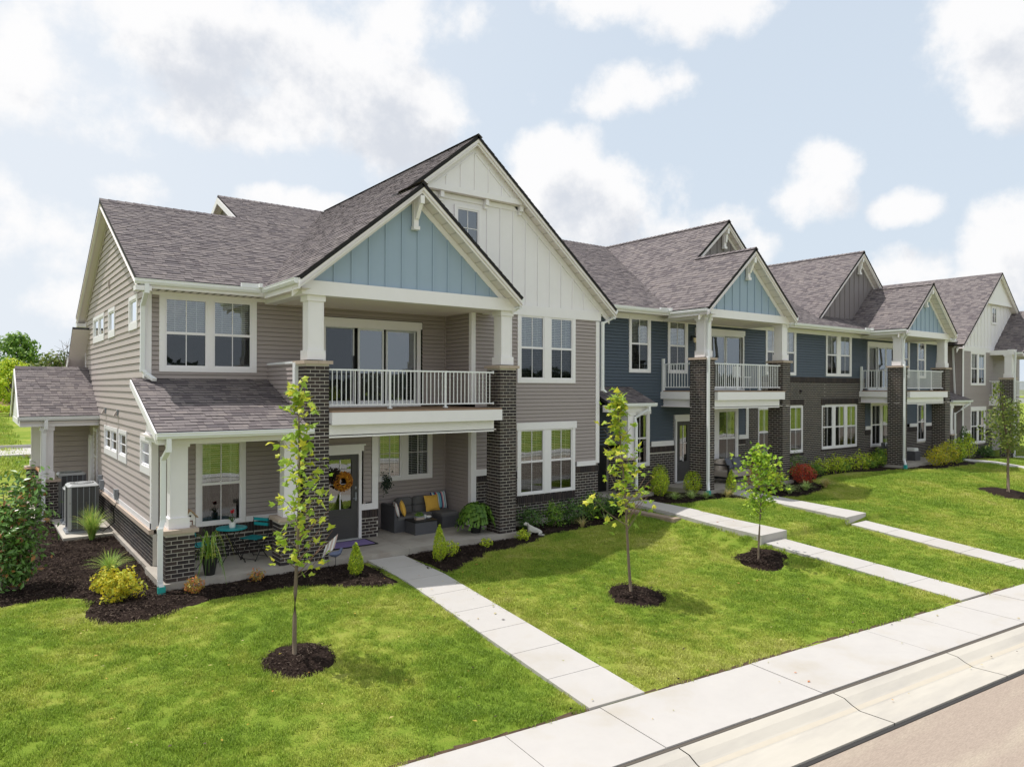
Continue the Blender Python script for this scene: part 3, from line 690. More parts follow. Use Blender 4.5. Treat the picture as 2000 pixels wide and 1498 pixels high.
SD = Vector((1, -.0916, 0)).normalized(); SN = Vector((-SD.y, SD.x, 0)).normalized()*-1   # along the street / towards the road
if SN.y > 0: SN = -SN
S0 = Vector((6.64, 7.12, -.7))
def st(a, b, z=0.0): return S0+SD*a+SN*b+Vector((0,0,z))
def strip(a0, a1, b0, b1, z0, z1, m, mb):
    mb.hexa([st(a0,b1,z0), st(a1,b1,z0), st(a1,b0,z0), st(a0,b0,z0), st(a0,b1,z1), st(a1,b1,z1), st(a1,b0,z1), st(a0,b0,z1)], m)
SWW = 1.27
mb = MB(); strip(-60, 60, -.02, SWW+.05, -.1, -.018, 'joint', mb); sidewalk = mb.build('sidewalk'); tagp(sidewalk, kind='structure')
a = -31.0+.99
while a < 42:
    w = 1.51; mb = MB(); dz = random.uniform(-.004, .004)
    strip(a+.006, a+w-.006, 0, SWW, -.06, dz, 'concrete_walk', mb); mb.build('slab', sidewalk); a += w
mb = MB(); rr_ = random.Random(2); a_ = -20.0
while a_ < 45:
    w_ = rr_.uniform(.02, .085); w2_ = rr_.uniform(.02, .085); mb.poly([st(a_,.0,-.02), st(a_+.25,.0,-.02), st(a_+.25,-w2_,.012), st(a_,-w_,.012)], 'soil'); a_ += .25
tagp(mb.build('soil_edge'), kind='structure')
mb = MB(); strip(-60, 60, SWW+.03, SWW+1.02, -.30, -.17, 'joint', mb); gut = mb.build('kerb'); tagp(gut, kind='structure')
a = -30.0
while a < 45:     # rolled kerb cast in three metre lengths
    mb = MB(); pr = [(SWW+.014,-.022),(SWW+.22,-.035),(SWW+.34,-.09),(SWW+.46,-.125),(SWW+.95,-.095)]
    for (b0,z0),(b1,z1) in zip(pr[:-1], pr[1:]): mb.poly([st(a+.01,b1,z1), st(a+3.027,b1,z1), st(a+3.027,b0,z0), st(a+.01,b0,z0)], 'concrete_gutter')
    mb.poly([st(a+.01,SWW+.95,-.095), st(a+.01,SWW+.95,-.2), st(a+3.027,SWW+.95,-.2), st(a+3.027,SWW+.95,-.095)], 'concrete_gutter')
    mb.poly([st(a+.01,SWW+.44,-.118), st(a+3.027,SWW+.44,-.118), st(a+3.027,SWW+.37,-.098), st(a+.01,SWW+.37,-.098)], 'rust_stain')
    mb.build('kerb_length', gut); a += 3.035
mb = MB(); strip(-90, 120, SWW+.96, SWW+1.015, -.3, -.118, 'tar', mb); strip(-90, 120, SWW+1.015, SWW+8.5, -.35, -.128, 'asphalt', mb); road = mb.build('road'); tagp(road, kind='structure')
mb = MB(); strip(-90, 120, SWW+8.5, SWW+9.5, -.3, -.05, 'concrete_gutter', mb); strip(-90, 120, SWW+9.55, SWW+10.9, -.3, 0.0, 'concrete_walk', mb); tagp(mb.build('far_sidewalk'), kind='structure')

def walk(cl, w0, w1, name, n, zoff=.035):
    """garden walk: centre line from porch to street as slabs with joints"""
    base = MB(); A = Vector(cl[0]); B = Vector(cl[1]); d = (B-A); L = math.hypot(d.x, d.y); sd = Vector((-d.y, d.x, 0)).normalized()
    def pt(t_, s_, z_): p = A+d*t_; w = w0+(w1-w0)*t_; return Vector((p.x+sd.x*s_*w/2, p.y+sd.y*s_*w/2, p.z+z_))
    def bx_(t0, t1, z0, z1, m, mb): mb.hexa([pt(t0,-1,z0), pt(t0,1,z0), pt(t1,1,z0), pt(t1,-1,z0), pt(t0,-1,z1), pt(t0,1,z1), pt(t1,1,z1), pt(t1,-1,z1)], m)
    bx_(0, 1, -.25, zoff-.02, 'joint', base); o = base.build(name); tagp(o, kind='structure')
    for i in range(n):
        e_ = .0045/L*1.2; mb = MB(); bx_(i/n+e_, (i+1)/n-e_, -.24, zoff, 'concrete_walk', mb); mb.build('slab', o)
    return o
walk((7.31,14.36,-.165), (7.12,7.06,-.72), .84, .96, 'walk', 8) if False else None
def walk_pts(P, name, m='concrete_walk', zoff=.05):
    """P: list of (xl,yl,xr,yr,z) stations"""
    base = MB()
    for a, b in zip(P[:-1], P[1:]):
        i_ = .02; base.hexa([(a[0]+i_,a[1]-i_,a[4]-.28),(a[2]-i_,a[3]-i_,a[4]-.28),(b[2]-i_,b[3]+i_,b[4]-.28),(b[0]+i_,b[1]+i_,b[4]-.28),(a[0]+i_,a[1]-i_,a[4]+zoff-.02),(a[2]-i_,a[3]-i_,a[4]+zoff-.02),(b[2]-i_,b[3]+i_,b[4]+zoff-.02),(b[0]+i_,b[1]+i_,b[4]+zoff-.02)], 'joint')
    o = base.build(name); tagp(o, kind='structure')
    for a, b in zip(P[:-1], P[1:]):
        L = math.hypot(a[0]-b[0], a[1]-b[1]); n = max(1, round(L/.93))
        for i in range(n):
            t0 = i/n+.005/L; t1 = (i+1)/n-.005/L; f = lambda t_: [a[k]+(b[k]-a[k])*t_ for k in range(5)]
            p, q = f(t0), f(t1); mb = MB()
            mb.hexa([(p[0],p[1],p[4]-.29),(p[2],p[3],p[4]-.29),(q[2],q[3],q[4]-.29),(q[0],q[1],q[4]-.29),(p[0],p[1],p[4]+zoff),(p[2],p[3],p[4]+zoff),(q[2],q[3],q[4]+zoff),(q[0],q[1],q[4]+zoff)], m)
            mb.build('slab', o)
    return o
WALKS = [
 ('walk', [(6.88,14.40,7.74,14.38,-.17),(6.83,12.6,7.73,12.6,-.215),(6.66,7.13,7.64,7.04,-.72)]),
 ('walk', [(15.35,14.95,16.15,14.9,.24),(15.2,13.2,16.15,13.2,.22),(15.15,11.8,16.15,11.7,.13),(15.2,10.26,16.3,10.28,.05)]),
 ('walk', [(15.3,10.24,16.12,10.26,-.13),(16.15,6.27,17.17,6.18,-.72)]),
 ('walk', [(19.3,14.45,20.3,14.35,.25),(19.05,12.2,20.05,12.2,.2),(19.2,10.3,20.35,10.35,.06)]),
 ('walk', [(19.35,10.26,20.22,10.3,-.13),(19.95,5.93,20.9,5.84,-.72)]),
 ('walk', [(37.2,14.9,38.1,14.9,.26),(36.9,13.2,37.9,13.2,.25),(36.6,4.4,37.6,4.3,-.7)]),
 ('walk', [(43.5,14.4,44.4,14.4,.06),(43.3,3.8,44.2,3.7,-.7)])]
for nme, P in WALKS: walk_pts(P, nme)

# polygons (world XY) of planting beds
BEDS = {
 'left': [(-6,16.2),(-3,15.6),(-.04,15.03),(.38,15.03),(.74,15.15),(1.2,15.12),(1.49,14.91),(1.59,14.53),(1.48,14.08),(1.38,13.82),(1.45,13.44),(1.66,13.12),(2.0,12.96),(2.38,12.95),(2.88,13.11),(3.44,13.36),(4.18,13.42),(4.72,13.35),(5.26,13.18),(5.75,12.89),(6.25,12.6),(6.82,12.55),(6.86,15.1),(3.4,15.1),(3.4,27),(.2,27),(-1.5,23),(-6,20)],
 'right': [(7.73,12.6),(7.95,12.66),(8.32,12.81),(9.05,13.31),(9.57,13.55),(10.14,13.52),(10.94,13.76),(11.78,14.19),(12.45,14.35),(13.4,14.39),(14.2,14.3),(14.95,14.2),(15.2,13.6),(15.3,14.9),(15.3,15.8),(7.73,15.8)],
 'second': [(16.17,14.3),(16.2,13.95),(16.72,13.72),(17.69,13.84),(18.54,13.73),(18.8,13.27),(19.2,13.2),(19.28,14.6),(16.17,16.4)],
 'third': [(20.1,13.4),(20.1,12.85),(20.63,12.61),(21.59,12.67),(22.81,12.98),(23.71,13.41),(24.1,13.94),(24.6,14.55),(26.52,15.1),(28.36,15.1),(31.0,14.2),(32.4,13.4),(34.36,13.37),(36.0,13.2),(37.0,13.6),(37.1,14.9),(37.1,16.4),(20.35,16.4)],
 'fourth': [(38.0,15.3),(38.1,14.2),(40,13.9),(43.2,14.2),(43.3,15.7),(38.0,15.7)]}
def inpoly(x, y, P):
    r = False; j = len(P)-1
    for i in range(len(P)):
        if (P[i][1] > y) != (P[j][1] > y) and x < (P[j][0]-P[i][0])*(y-P[i][1])/(P[j][1]-P[i][1])+P[i][0]: r = not r
        j = i
    return r
def distpoly(x, y, P):
    d = 1e9
    for i in range(len(P)):
        ax, ay = P[i-1]; bx, by = P[i]; L = (bx-ax)**2+(by-ay)**2
        t_ = max(0, min(1, ((x-ax)*(bx-ax)+(y-ay)*(by-ay))/(L or 1))); d = min(d, math.hypot(x-ax-t_*(bx-ax), y-ay-t_*(by-ay)))
    return d
def bed(P, zf, mound=.05):
    b = [Vector((p[0], p[1])) for p in P]; rng = random.Random(3); pts = list(b)
    x0 = min(p[0] for p in P); x1 = max(p[0] for p in P); y0 = min(p[1] for p in P); y1 = max(p[1] for p in P)
    for x in np.arange(x0, x1, .16):
        for y in np.arange(y0, y1, .16):
            q = (x+rng.uniform(-.05,.05), y+rng.uniform(-.05,.05))
            if inpoly(*q, P) and distpoly(*q, P) > .05: pts.append(Vector(q))
    r = delaunay_2d_cdt(pts, [], [list(range(len(b)))], 1, 1e-4)
    mb = MB(); k = mb.mi('mulch')
    for v in r[0]:
        d = min(distpoly(v.x, v.y, P), .35)/.35; mb.v.append((v.x, v.y, zf(v.x, v.y)-.01+mound*smo(d)+.03*d*rng.uniform(-.6, .6)))
    for f in r[2]: mb.f.append(tuple(f)); mb.m.append(k)
    return mb
MULCH = []
for nme, P in BEDS.items():
    o = bed(P, zt).build('mulch_bed', smooth=True); tagp(o, kind='structure'); MULCH.append(P)
RINGS = [(3.85,10.51,.58),(10.39,9.91,.64),(14.53,9.87,.62),(29.6,9.95,1.0)]
for x, y, r in RINGS:
    P = [(x+r*(1+.06*math.sin(3*a+x))*math.cos(a)+.06, y+r*.98*(1+.05*math.cos(2*a+y))*math.sin(a)-.04) for a in [2*math.pi*i/26 for i in range(26)]]
    o = bed(P, zt, .09).build('mulch_ring', smooth=True); tagp(o, kind='structure'); MULCH.append(P)

# rectangles where no grass grows: buildings, walks, pads
NOGRASS = [[(2.3,13.9),(45,13.9),(60,15.3),(60,40),(2.3,30)], [(0.6,19.5),(3,19.5),(3,27.5),(.6,27.5)]]
BLD = [[(2.7,14.38),(60,14.38),(60,35),(2.7,35)]]
for nme, P in WALKS:
    for a, b in zip(P[:-1], P[1:]): BLD.append([(a[0]-.02,a[1]),(a[2]+.02,a[3]),(b[2]+.02,b[3]),(b[0]-.02,b[1])])
def scatter(name, protos, pts, m=None, label=None):
    """points -> instanced patches through geometry nodes; one object of uncountable stuff"""
    me = bpy.data.meshes.new(name); me.from_pydata([p[:3] for p in pts], [], [])
    at_ = me.attributes.new('rot', 'FLOAT', 'POINT'); at_.data.foreach_set('value', [p[3] for p in pts])
    a2 = me.attributes.new('scl', 'FLOAT', 'POINT'); a2.data.foreach_set('value', [p[4] for p in pts])
    o = bpy.data.objects.new(name, me); C.objects.link(o); tagp(o, label=label, kind='stuff')
    g = bpy.data.node_groups.new(name, 'GeometryNodeTree'); g.interface.new_socket('Geometry', in_out='INPUT', socket_type='NodeSocketGeometry'); g.interface.new_socket('Geometry', in_out='OUTPUT', socket_type='NodeSocketGeometry')
    i_ = N(g, 'NodeGroupInput'); o_ = N(g, 'NodeGroupOutput'); ins = N(g, 'GeometryNodeInstanceOnPoints')
    jg = N(g, 'GeometryNodeGeometryToInstance')
    for mname in protos:
        # the prototype mesh lives in a hidden-free way: as object info of an unlinked object
        ob = bpy.data.objects.new(mname.name+'_source', mname); oi_ = N(g, 'GeometryNodeObjectInfo'); oi_.inputs['Object'].default_value = ob; g.links.new(oi_.outputs['Geometry'], jg.inputs[0])
    g.links.new(i_.outputs[0], ins.inputs['Points']); g.links.new(jg.outputs[0], ins.inputs['Instance']); ins.inputs['Pick Instance'].default_value = True
    r_ = N(g, 'GeometryNodeInputNamedAttribute', data_type='FLOAT'); r_.inputs['Name'].default_value = 'rot'; s_ = N(g, 'GeometryNodeInputNamedAttribute', data_type='FLOAT'); s_.inputs['Name'].default_value = 'scl'
    cx = N(g, 'ShaderNodeCombineXYZ'); g.links.new(r_.outputs['Attribute'], cx.inputs[2]); g.links.new(cx.outputs[0], ins.inputs['Rotation']); g.links.new(s_.outputs['Attribute'], ins.inputs['Scale'])
    g.links.new(ins.outputs[0], o_.inputs[0]); md = o.modifiers.new('scatter', 'NODES'); md.node_group = g
    return o
def tuft(seed, n, rad, h, w):
    r = random.Random(seed); mb = MB()
    for i in range(n):
        a = r.uniform(0, 6.28); q = rad*math.sqrt(r.random()); x = q*math.cos(a); y = q*math.sin(a); b = r.uniform(0, 6.28); le = r.uniform(.2, .75); hh = h*r.uniform(.6, 1.2)
        dx, dy = math.cos(b), math.sin(b); wx, wy = -dy*w, dx*w
        t1 = (x+dx*le*hh*.4, y+dy*le*hh*.4, hh*.65); t2 = (x+dx*le*hh, y+dy*le*hh, hh)
        mb.poly([(x-wx,y-wy,-.01),(x+wx,y+wy,-.01),(t1[0]+wx*.8,t1[1]+wy*.8,t1[2]),(t1[0]-wx*.8,t1[1]-wy*.8,t1[2])], 'grass_blade')
        mb.poly([(t1[0]-wx*.8,t1[1]-wy*.8,t1[2]),(t1[0]+wx*.8,t1[1]+wy*.8,t1[2]),t2], 'grass_blade')
    return mb.mesh('turf')
PROT = [tuft(i, 60, .11, .047, .0034) for i in range(5)]
rs = np.random.RandomState(5)
def grass_pts(x0, x1, y0, y1, dens, sc):
    n = int((x1-x0)*(y1-y0)*dens); X = rs.uniform(x0, x1, n); Y = rs.uniform(y0, y1, n); out = []
    for x, y in zip(X, Y):
        if y < yb(x)+.075 or (x*.0-1 > y): continue
        F = x*math.cos(TH)+y*math.sin(TH); Rr = x*math.sin(TH)-y*math.cos(TH)
        if F < 3 or abs(Rr/F) > .80: continue
        if any(inpoly(x, y, P) for P in MULCH) and not any(distpoly(x, y, P) < .03 for P in MULCH): continue
        if any(inpoly(x, y, P) for P in BLD): continue
        out.append((x, y, zt(x, y)-.004, rs.uniform(0, 6.28), sc*rs.uniform(.75, 1.25)))
    return out
GP = grass_pts(-6, 13, 6.2, 15.5, 95, 1.0)+grass_pts(13, 24, 5, 15, 72, 1.15)+grass_pts(24, 50, 2, 15, 34, 1.5)
scatter('grass', PROT, GP, label='short mown lawn between the beds and the sidewalk')
GP2 = [(x, y, zt(x, y), rs.uniform(0, 6.28), rs.uniform(3.5, 6)) for x, y in zip(rs.uniform(-14, 2, 2600), 28+60*rs.uniform(0, 1, 2600)**1.3) if not (x > -6 and y < 36.5)]
scatter('grass', PROT, GP2, label='rougher grass behind the side entry')
def chip(seed, n, rad):
    r = random.Random(seed); mb = MB()
    for i in range(n):
        x, y = r.uniform(-rad, rad), r.uniform(-rad, rad); a = r.uniform(0, 6.28); l = r.uniform(.008, .026); w = r.uniform(.003, .007); z = r.uniform(.004, .02); tl = r.uniform(-.5, .5)
        dx, dy = math.cos(a)*l, math.sin(a)*l; wx, wy = -math.sin(a)*w, math.cos(a)*w
        mb.poly([(x-dx-wx,y-dy-wy,z-tl*l),(x+dx-wx,y+dy-wy,z+tl*l),(x+dx+wx,y+dy+wy,z+tl*l+.003),(x-dx+wx,y-dy+wy,z-tl*l+.003)], 'mulch_chip')
    return mb.mesh('bark_chips')
CP = [chip(i, 46, .13) for i in range(4)]
pts = []
for P in MULCH:
    x0 = min(p[0] for p in P); x1 = min(max(p[0] for p in P), 26); y0 = min(p[1] for p in P); y1 = max(p[1] for p in P)
    if x1 <= x0: continue
    for i in range(int((x1-x0)*(y1-y0)*34)):
        x = rs.uniform(x0, x1); y = rs.uniform(y0, y1)
        if inpoly(x, y, P) and distpoly(x, y, P) > .09:
            d = min(distpoly(x, y, P), .35)/.35; mo = .09 if len(P) == 26 else .05
            pts.append((x, y, zt(x, y)-.01+mo*smo(d)+.004, rs.uniform(0, 6.28), rs.uniform(.8, 1.3)))
scatter('bark_mulch', CP, pts, label='dark shredded bark covering the beds')
# ================= building 1: grey end house =================
H1 = empty('grey_town_house', (8.9, 15.6, 0), 'grey end town house with blue front gable, white big gable and brown brick pillars', 'house', 'attached town houses', world=True)
def slab_part(P, z0, z1, m, name, parent):
    mb = MB(); mb.poly([(x,y,z1) for x, y in P], m)
    for i in range(len(P)):
        a, b = P[i-1], P[i]; mb.poly([(a[0],a[1],z0), (b[0],b[1],z0), (b[0],b[1],z1), (a[0],a[1],z1)], m)
    return mb.build(name, parent)
def core(x0, x1, y0, y1, z0, z1, parent):
    mb = MB(); mb.box(x0, x1, y0, y1, z0, z1, 'interior'); mb.build('light_block_core', parent)  # unseen dark box added inside the house to stop light leaks
YP = 14.5; XL = 2.92
# porch slab with a saw cut joint
slab_part([(2.78,14.40),(7.9,14.40),(7.9,16.05),(2.78,16.05)], -.3, -.002, 'concrete_porch', 'porch_slab', H1)
slab_part([(7.908,14.40),(11.05,14.40),(11.05,17.0),(7.908,17.0)], -.3, 0.0, 'concrete_porch', 'porch_slab', H1)
slab_part([(2.84,16.05),(3.4,16.05),(3.4,27),(2.84,27)], -.3, -.03, 'concrete_porch', 'foundation', H1)
slab_part([(10.9,15.55),(14.95,15.55),(14.95,16.2),(10.9,16.2)], -.3, 0.0, 'concrete_porch', 'foundation', H1)
core(3.5, 14.8, 17.7, 26.6, 0, 5.6, H1)
f1 = front(16.05); f2 = front(16.9); fr = front(15.6); fs = leftw(XL); fS = leftw(10.37)
# --- side wall: windows, boards, brick base
holes = []
for (a, b), z0 in (((22.73,24.95),4.92),((20.84,21.94),4.92),((17.68,18.75),4.92),((20.37,22.59),1.81),((19.01,20.2),1.81),((16.18,17.27),1.81)):
    gl = [(a+.13, b-.13)] if b-a < 1.5 else [(a+.13, (a+b)/2-.1), ((a+b)/2+.1, b-.13)]
    holes.append(window(fs, gl, z0+.2, z0+.64, H1, cas=.09, vm=False, hm=(z0 < 3), blind=.0 if z0 < 3 else 1.0, low=False, sill=.16, head=.0, curtain=(z0 < 3), deep=.4))
def side_uf(z):
    # roofline of the end wall: front eave 16.35, ridge 21.75, back 27.15
    if z < 5.6: return (16.9, 26.87)
    return (max(16.9, 16.35+(z-5.70)/.5), min(26.87, 27.15-(z-5.70)/.5))
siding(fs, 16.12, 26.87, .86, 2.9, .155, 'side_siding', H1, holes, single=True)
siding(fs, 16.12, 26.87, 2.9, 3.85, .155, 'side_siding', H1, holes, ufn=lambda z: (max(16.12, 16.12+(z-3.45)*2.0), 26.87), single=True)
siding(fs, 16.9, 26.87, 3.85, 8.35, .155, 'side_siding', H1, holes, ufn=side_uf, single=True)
mb = MB(); fs.box(mb, 16.05, 23.6, .74, .86, -.02, .03, 'white_trim'); fs.box(mb, 26.76, 26.88, .86, 5.7, 0, .03, 'white_trim'); mb.build('skirt_board', H1)
mb = MB(); fs.box(mb, 16.03, 23.6, .645, .735, -.02, .075, 'stone_cap'); mb.build('brick_ledge', H1)
bricks(fs, 16.03, 23.8, -.03, .64, H1, single=110)
mb = MB(); fs.box(mb, 16.05, 16.17, .74, 3.3, -.02, .03, 'white_trim'); f1.box(mb, XL-.028, XL+.10, .74, 2.7, 0, .03, 'white_trim'); mb.build('corner_board', H1)
mb = MB(); f2.box(mb, XL-.01, XL+.12, 3.7, 5.68, 0, .03, 'white_trim'); fs.box(mb, 16.88, 16.99, 3.8, 5.68, 0, .03, 'white_trim'); mb.build('corner_board', H1)
for y, z in ((21.81,6.35),): mb = MB(); fs.box(mb, y-.05, y+.05, z-.09, z+.09, 0, .05, 'side_siding'); mb.build('wall_vent', H1)
for y in (20.31, 22.38):
    mb = MB(); fs.box(mb, y-.05, y+.05, 2.9, 3.06, 0, .05, 'box_grey'); mb.hexa([fs.p(y-.05,2.9,.13), fs.p(y+.05,2.9,.13), fs.p(y+.05,2.9,.05), fs.p(y-.05,2.9,.05), fs.p(y-.05,3.02,.07), fs.p(y+.05,3.02,.07), fs.p(y+.05,3.02,.05), fs.p(y-.05,3.02,.05)], 'side_siding'); mb.build('dryer_vent', H1)
# --- ground floor front, left part
hw = window(f1, [(3.87,4.63)], .80, 2.42, H1, cas=.09, mid=1.58, blind=.47, sill=.06, head=.2, curtain=True)
dh = (6.4, 7.54, 0.0, 2.26)
siding(f1, 3.03, 7.75, .80, 2.66, .102, 'grey_siding', H1, [hw, dh, (7.60,7.92,.6,.86)])
mb = MB()
f1.box(mb, 3.02, 3.73, .70, .82, 0, .035, 'white_trim'); f1.box(mb, 4.77, 6.55, .70, .82, 0, .035, 'white_trim')
f1.box(mb, 7.46, 7.92, .68, .83, 0, .035, 'white_trim'); f1.box(mb, 7.76, 7.92, .83, 2.66, 0, .035, 'white_trim'); mb.build('trim_band', H1)
bricks(f1, 3.0, 6.6, 0, .69, H1, soldier=True)
bricks(f1, 7.50, 7.93, 0, .68, H1, soldier=True)
mb = MB(); mb.box(7.80, 7.93, 16.07, 16.9, 0, 2.66, 'grey_siding'); mb.build('stub_wall', H1)
def entry_door(fr, x0, x1, z0, z1, parent, glassp, casl=True, lab=None):
    """panelled door with a long light; x0..x1 is the leaf"""
    mb = MB()
    fr.box(mb, x1, x1+.07, z0, z1+.07, -.1, .03, 'white_trim'); fr.box(mb, x0, x1, z1, z1+.07, -.1, .03, 'white_trim')
    fr.box(mb, x0-.07, x0, z0, z1+.07, -.1, .03, 'white_trim')
    fr.box(mb, x0-.12, x1+.12, z1+.07, z1+.22, -.02, .045, 'white_trim'); fr.box(mb, x0-.16, x1+.16, z1+.20, z1+.235, -.02, .065, 'white_trim')
    fr.box(mb, x0-.05, x1+.05, z0-.02, z0+.03, -.1, .04, 'ac_light'); mb.build('door_frame', parent)
    d = MB(); a, b, c, e = glassp
    fr.box(d, x0, a, z0+.03, z1, -.08, -.03, 'door_charcoal'); fr.box(d, b, x1, z0+.03, z1, -.08, -.03, 'door_charcoal'); fr.box(d, a, b, e, z1, -.08, -.03, 'door_charcoal'); fr.box(d, a, b, z0+.03, c, -.08, -.03, 'door_charcoal')
    for q in ((a-.03,a,c-.03,e+.03),(b,b+.03,c-.03,e+.03),(a,b,e,e+.03),(a,b,c-.03,c)): fr.box(d, *q, -.03, -.018, 'door_charcoal')
    w = x1-x0; fr.box(d, x0+.13*w, x1-.13*w, z0+.22, c-.17, -.03, -.018, 'door_charcoal'); fr.box(d, x0+.17*w, x1-.17*w, z0+.27, c-.22, -.018, -.008, 'door_charcoal')
    d.poly([fr.p(a,c,-.5), fr.p(b,c,-.5), fr.p(b,e,-.5), fr.p(a,e,-.5)], 'interior')
    do = d.build('front_door', parent)
    g = MB(); g.poly([fr.p(a,c,-.045), fr.p(b,c,-.045), fr.p(b,e,-.045), fr.p(a,e,-.045)], 'window_glass'); g.build('door_glass', do)
    g = MB(); u = (a+b)/2; fr.box(g, u-.012, u+.012, c, e, -.045, -.03, 'white_panel'); fr.box(g, a, b, (c+e)/2+.0-.0, (c+e)/2+.018, -.045, -.03, 'white_panel'); g.build('door_muntin', do)
    g = MB(); fr.box(g, x1-.085, x1-.045, z0+.92, z0+1.12, -.03, -.0, 'box_grey'); fr.box(g, x1-.15, x1-.05, z0+.97, z0+.99, -.0, .03, 'box_grey'); fr.box(g, x1-.085, x1-.045, z0+1.2, z0+1.26, -.03, -.01, 'box_grey'); g.build('door_handle', do)
    m2 = MB(); fr.box(m2, x0-.05, x1+.05, z0, z1+.05, -.52, -.51, 'interior'); m2.build('hall_wall', parent)
entry_door(f1, 6.53, 7.42, 0.0, 2.04, H1, (6.68,7.25,.74,1.92))
# --- porch back wall (main plane) with the double window
h2 = window(f2, [(8.40,8.97),(9.23,9.81)], 1.33, 2.50, H1, cas=.10, mid=None, hm=True, blind=1.0, sill=.09)
siding(f2, 7.8, 10.37, 0.03, 2.9, .102, 'grey_siding', H1, [h2])
siding(fS, 15.6, 16.9, .03, 2.9, .102, 'grey_siding', H1)
siding(fS, 15.6, 16.9, 3.2, 5.6, .102, 'grey_siding', H1)
mb = MB(); mb.box(10.33, 10.37, 16.86, 16.9, .03, 5.6, 'grey_siding'); mb.build('corner_post', H1)
mb = MB(); fS.box(mb, 15.6, 15.71, .03, 2.9, 0, .03, 'white_trim'); fr.box(mb, 10.34, 10.50, .03, 2.9, 0, .03, 'white_trim')
fS.box(mb, 15.6, 15.69, 3.2, 5.6, 0, .03, 'white_trim'); fr.box(mb, 10.34, 10.47, 3.2, 5.6, 0, .03, 'white_trim')
fr.box(mb, 10.5, 10.95, 1.33, 1.50, 0, .034, 'white_trim'); mb.build('corner_board', H1)
# --- upper floor front
h3 = window(f2, [(3.33,4.16),(4.37,5.02)] if False else [(3.34,4.13),(4.33,5.10)], 4.10, 5.52, H1, cas=.11, mid=4.80, blind=.55, sill=.10)
sl = (6.80, 9.60, 3.15, 5.38)
siding(f2, XL+.12, 10.37, 3.70, 5.72, .102, 'grey_siding', H1, [h3, (6.82,9.64,3.15,5.14),(6.80,9.64,5.12,5.38)])
siding(f2, 5.5, 10.37, 3.2, 3.70, .102, 'grey_siding', H1, [(6.82,9.64,3.15,5.14)])
mb = MB(); f2.box(mb, XL+.13, 5.6, 5.60, 5.72, 0, .040, 'white_trim'); mb.build('frieze_board', H1)
def slider(fr, panes, z0, z1, parent, x0, x1, open_=None, head=True, m_int='interior'):
    mb = MB(); w = 'white_trim'
    fr.box(mb, x0, panes[0][0]-.05, z0, z1+.08, -.08, .03, w); fr.box(mb, panes[-1][1]+.05, x1, z0, z1+.08, -.08, .03, w)
    fr.box(mb, panes[0][0]-.05, panes[-1][1]+.05, z1+.03, z1+.08, -.08, .03, w); fr.box(mb, x0, x1, z0-.06, z0+.03, -.1, .05, 'white_metal')
    if head: fr.box(mb, x0-.03, x1+.03, z1+.08, z1+.26, -.01, .05, w)
    o = mb.build('sliding_door', parent)
    for i, (a, b) in enumerate(panes):
        n0 = -.03 if i % 2 else -.06; g = MB()
        fr.box(g, a-.045, a, z0+.03, z1+.03, n0-.02, n0+.015, 'white_metal'); fr.box(g, b, b+.045, z0+.03, z1+.03, n0-.02, n0+.015, 'white_metal')
        fr.box(g, a, b, z1-.02, z1+.03, n0-.02, n0+.015, 'white_metal'); fr.box(g, a, b, z0+.03, z0+.12, n0-.02, n0+.015, 'white_metal'); g.build('door_sash', o)
        g = MB(); g.poly([fr.p(a,z0+.12,n0), fr.p(b,z0+.12,n0), fr.p(b,z1-.02,n0), fr.p(a,z1-.02,n0)], 'window_glass'); g.build('pane', o)
    g = MB(); A, B = panes[0][0]-.05, panes[-1][1]+.05
    for q in ([(A,z0,0),(A,z1,0),(A,z1,-.7),(A,z0,-.7)],[(B,z0,0),(B,z1,0),(B,z1,-.7),(B,z0,-.7)],[(A,z0,0),(B,z0,0),(B,z0,-.7),(A,z0,-.7)],[(A,z1,0),(B,z1,0),(B,z1,-.7),(A,z1,-.7)],[(A,z0,-.7),(B,z0,-.7),(B,z1,-.7),(A,z1,-.7)]): g.poly([fr.p(*x) for x in q], m_int)
    g.build('room', o)
    if open_ is not None:
        a, b = panes[open_]; g = MB(); g.poly([fr.p(a-.02,z0+.12,-.02), fr.p(b,z0+.12,-.02), fr.p(b,z1,-.02), fr.p(a-.02,z1,-.02)], 'screen_mesh'); g.build('insect_screen', o)
        g = MB(); fr.box(g, b+.01, b+.03, z0+.9, z0+1.25, -.03, .0, 'black_metal'); g.build('door_handle', o)
slider(f2, [(6.97,7.66),(7.84,8.47),(8.64,9.42)], 3.18, 5.10, H1, 6.86, 9.58, open_=0)
# --- right wing, white upper gable
hA = window(fr, [(11.99,12.75),(13.06,13.81)], 3.92, 5.57, H1, cas=.10, mid=4.74, blind=.98, sill=.11)
hB = window(fr, [(11.99,12.75),(13.06,13.81)], .78, 2.44, H1, cas=.10, mid=1.60, blind=.90, sill=.05, head=.20)
siding(fr, 10.47, 14.76, 1.50, 5.66, .102, 'grey_siding', H1, [hA, hB])
mb = MB(); fr.box(mb, 14.76, 14.9, 1.42, 5.6, 0, .035, 'white_trim'); fr.box(mb, 14.02, 14.76, 1.36, 1.50, 0, .034, 'white_trim'); mb.build('corner_board', H1)
bricks(fr, 10.37, 14.88, 0.0, 1.36, H1, holes=[(hB[0],hB[1],hB[2],2)], soldier=False)
bricks_s = MB(); u = 10.5
while u < 14.86:
    for p_, q_ in segs(u, u+.057, [(hB[0],hB[1],0,3)], 1.17, 1.36): fr.box(bricks_s, p_, q_, 1.175, 1.355, 0, .03, 'brick_dark')
    if hB[0] < u < hB[1]: fr.box(bricks_s, u, u+.057, .47, .65, 0, .035, 'brick_dark')
    u += .0677
bricks_s.build('brick_sill', H1, kind='stuff')
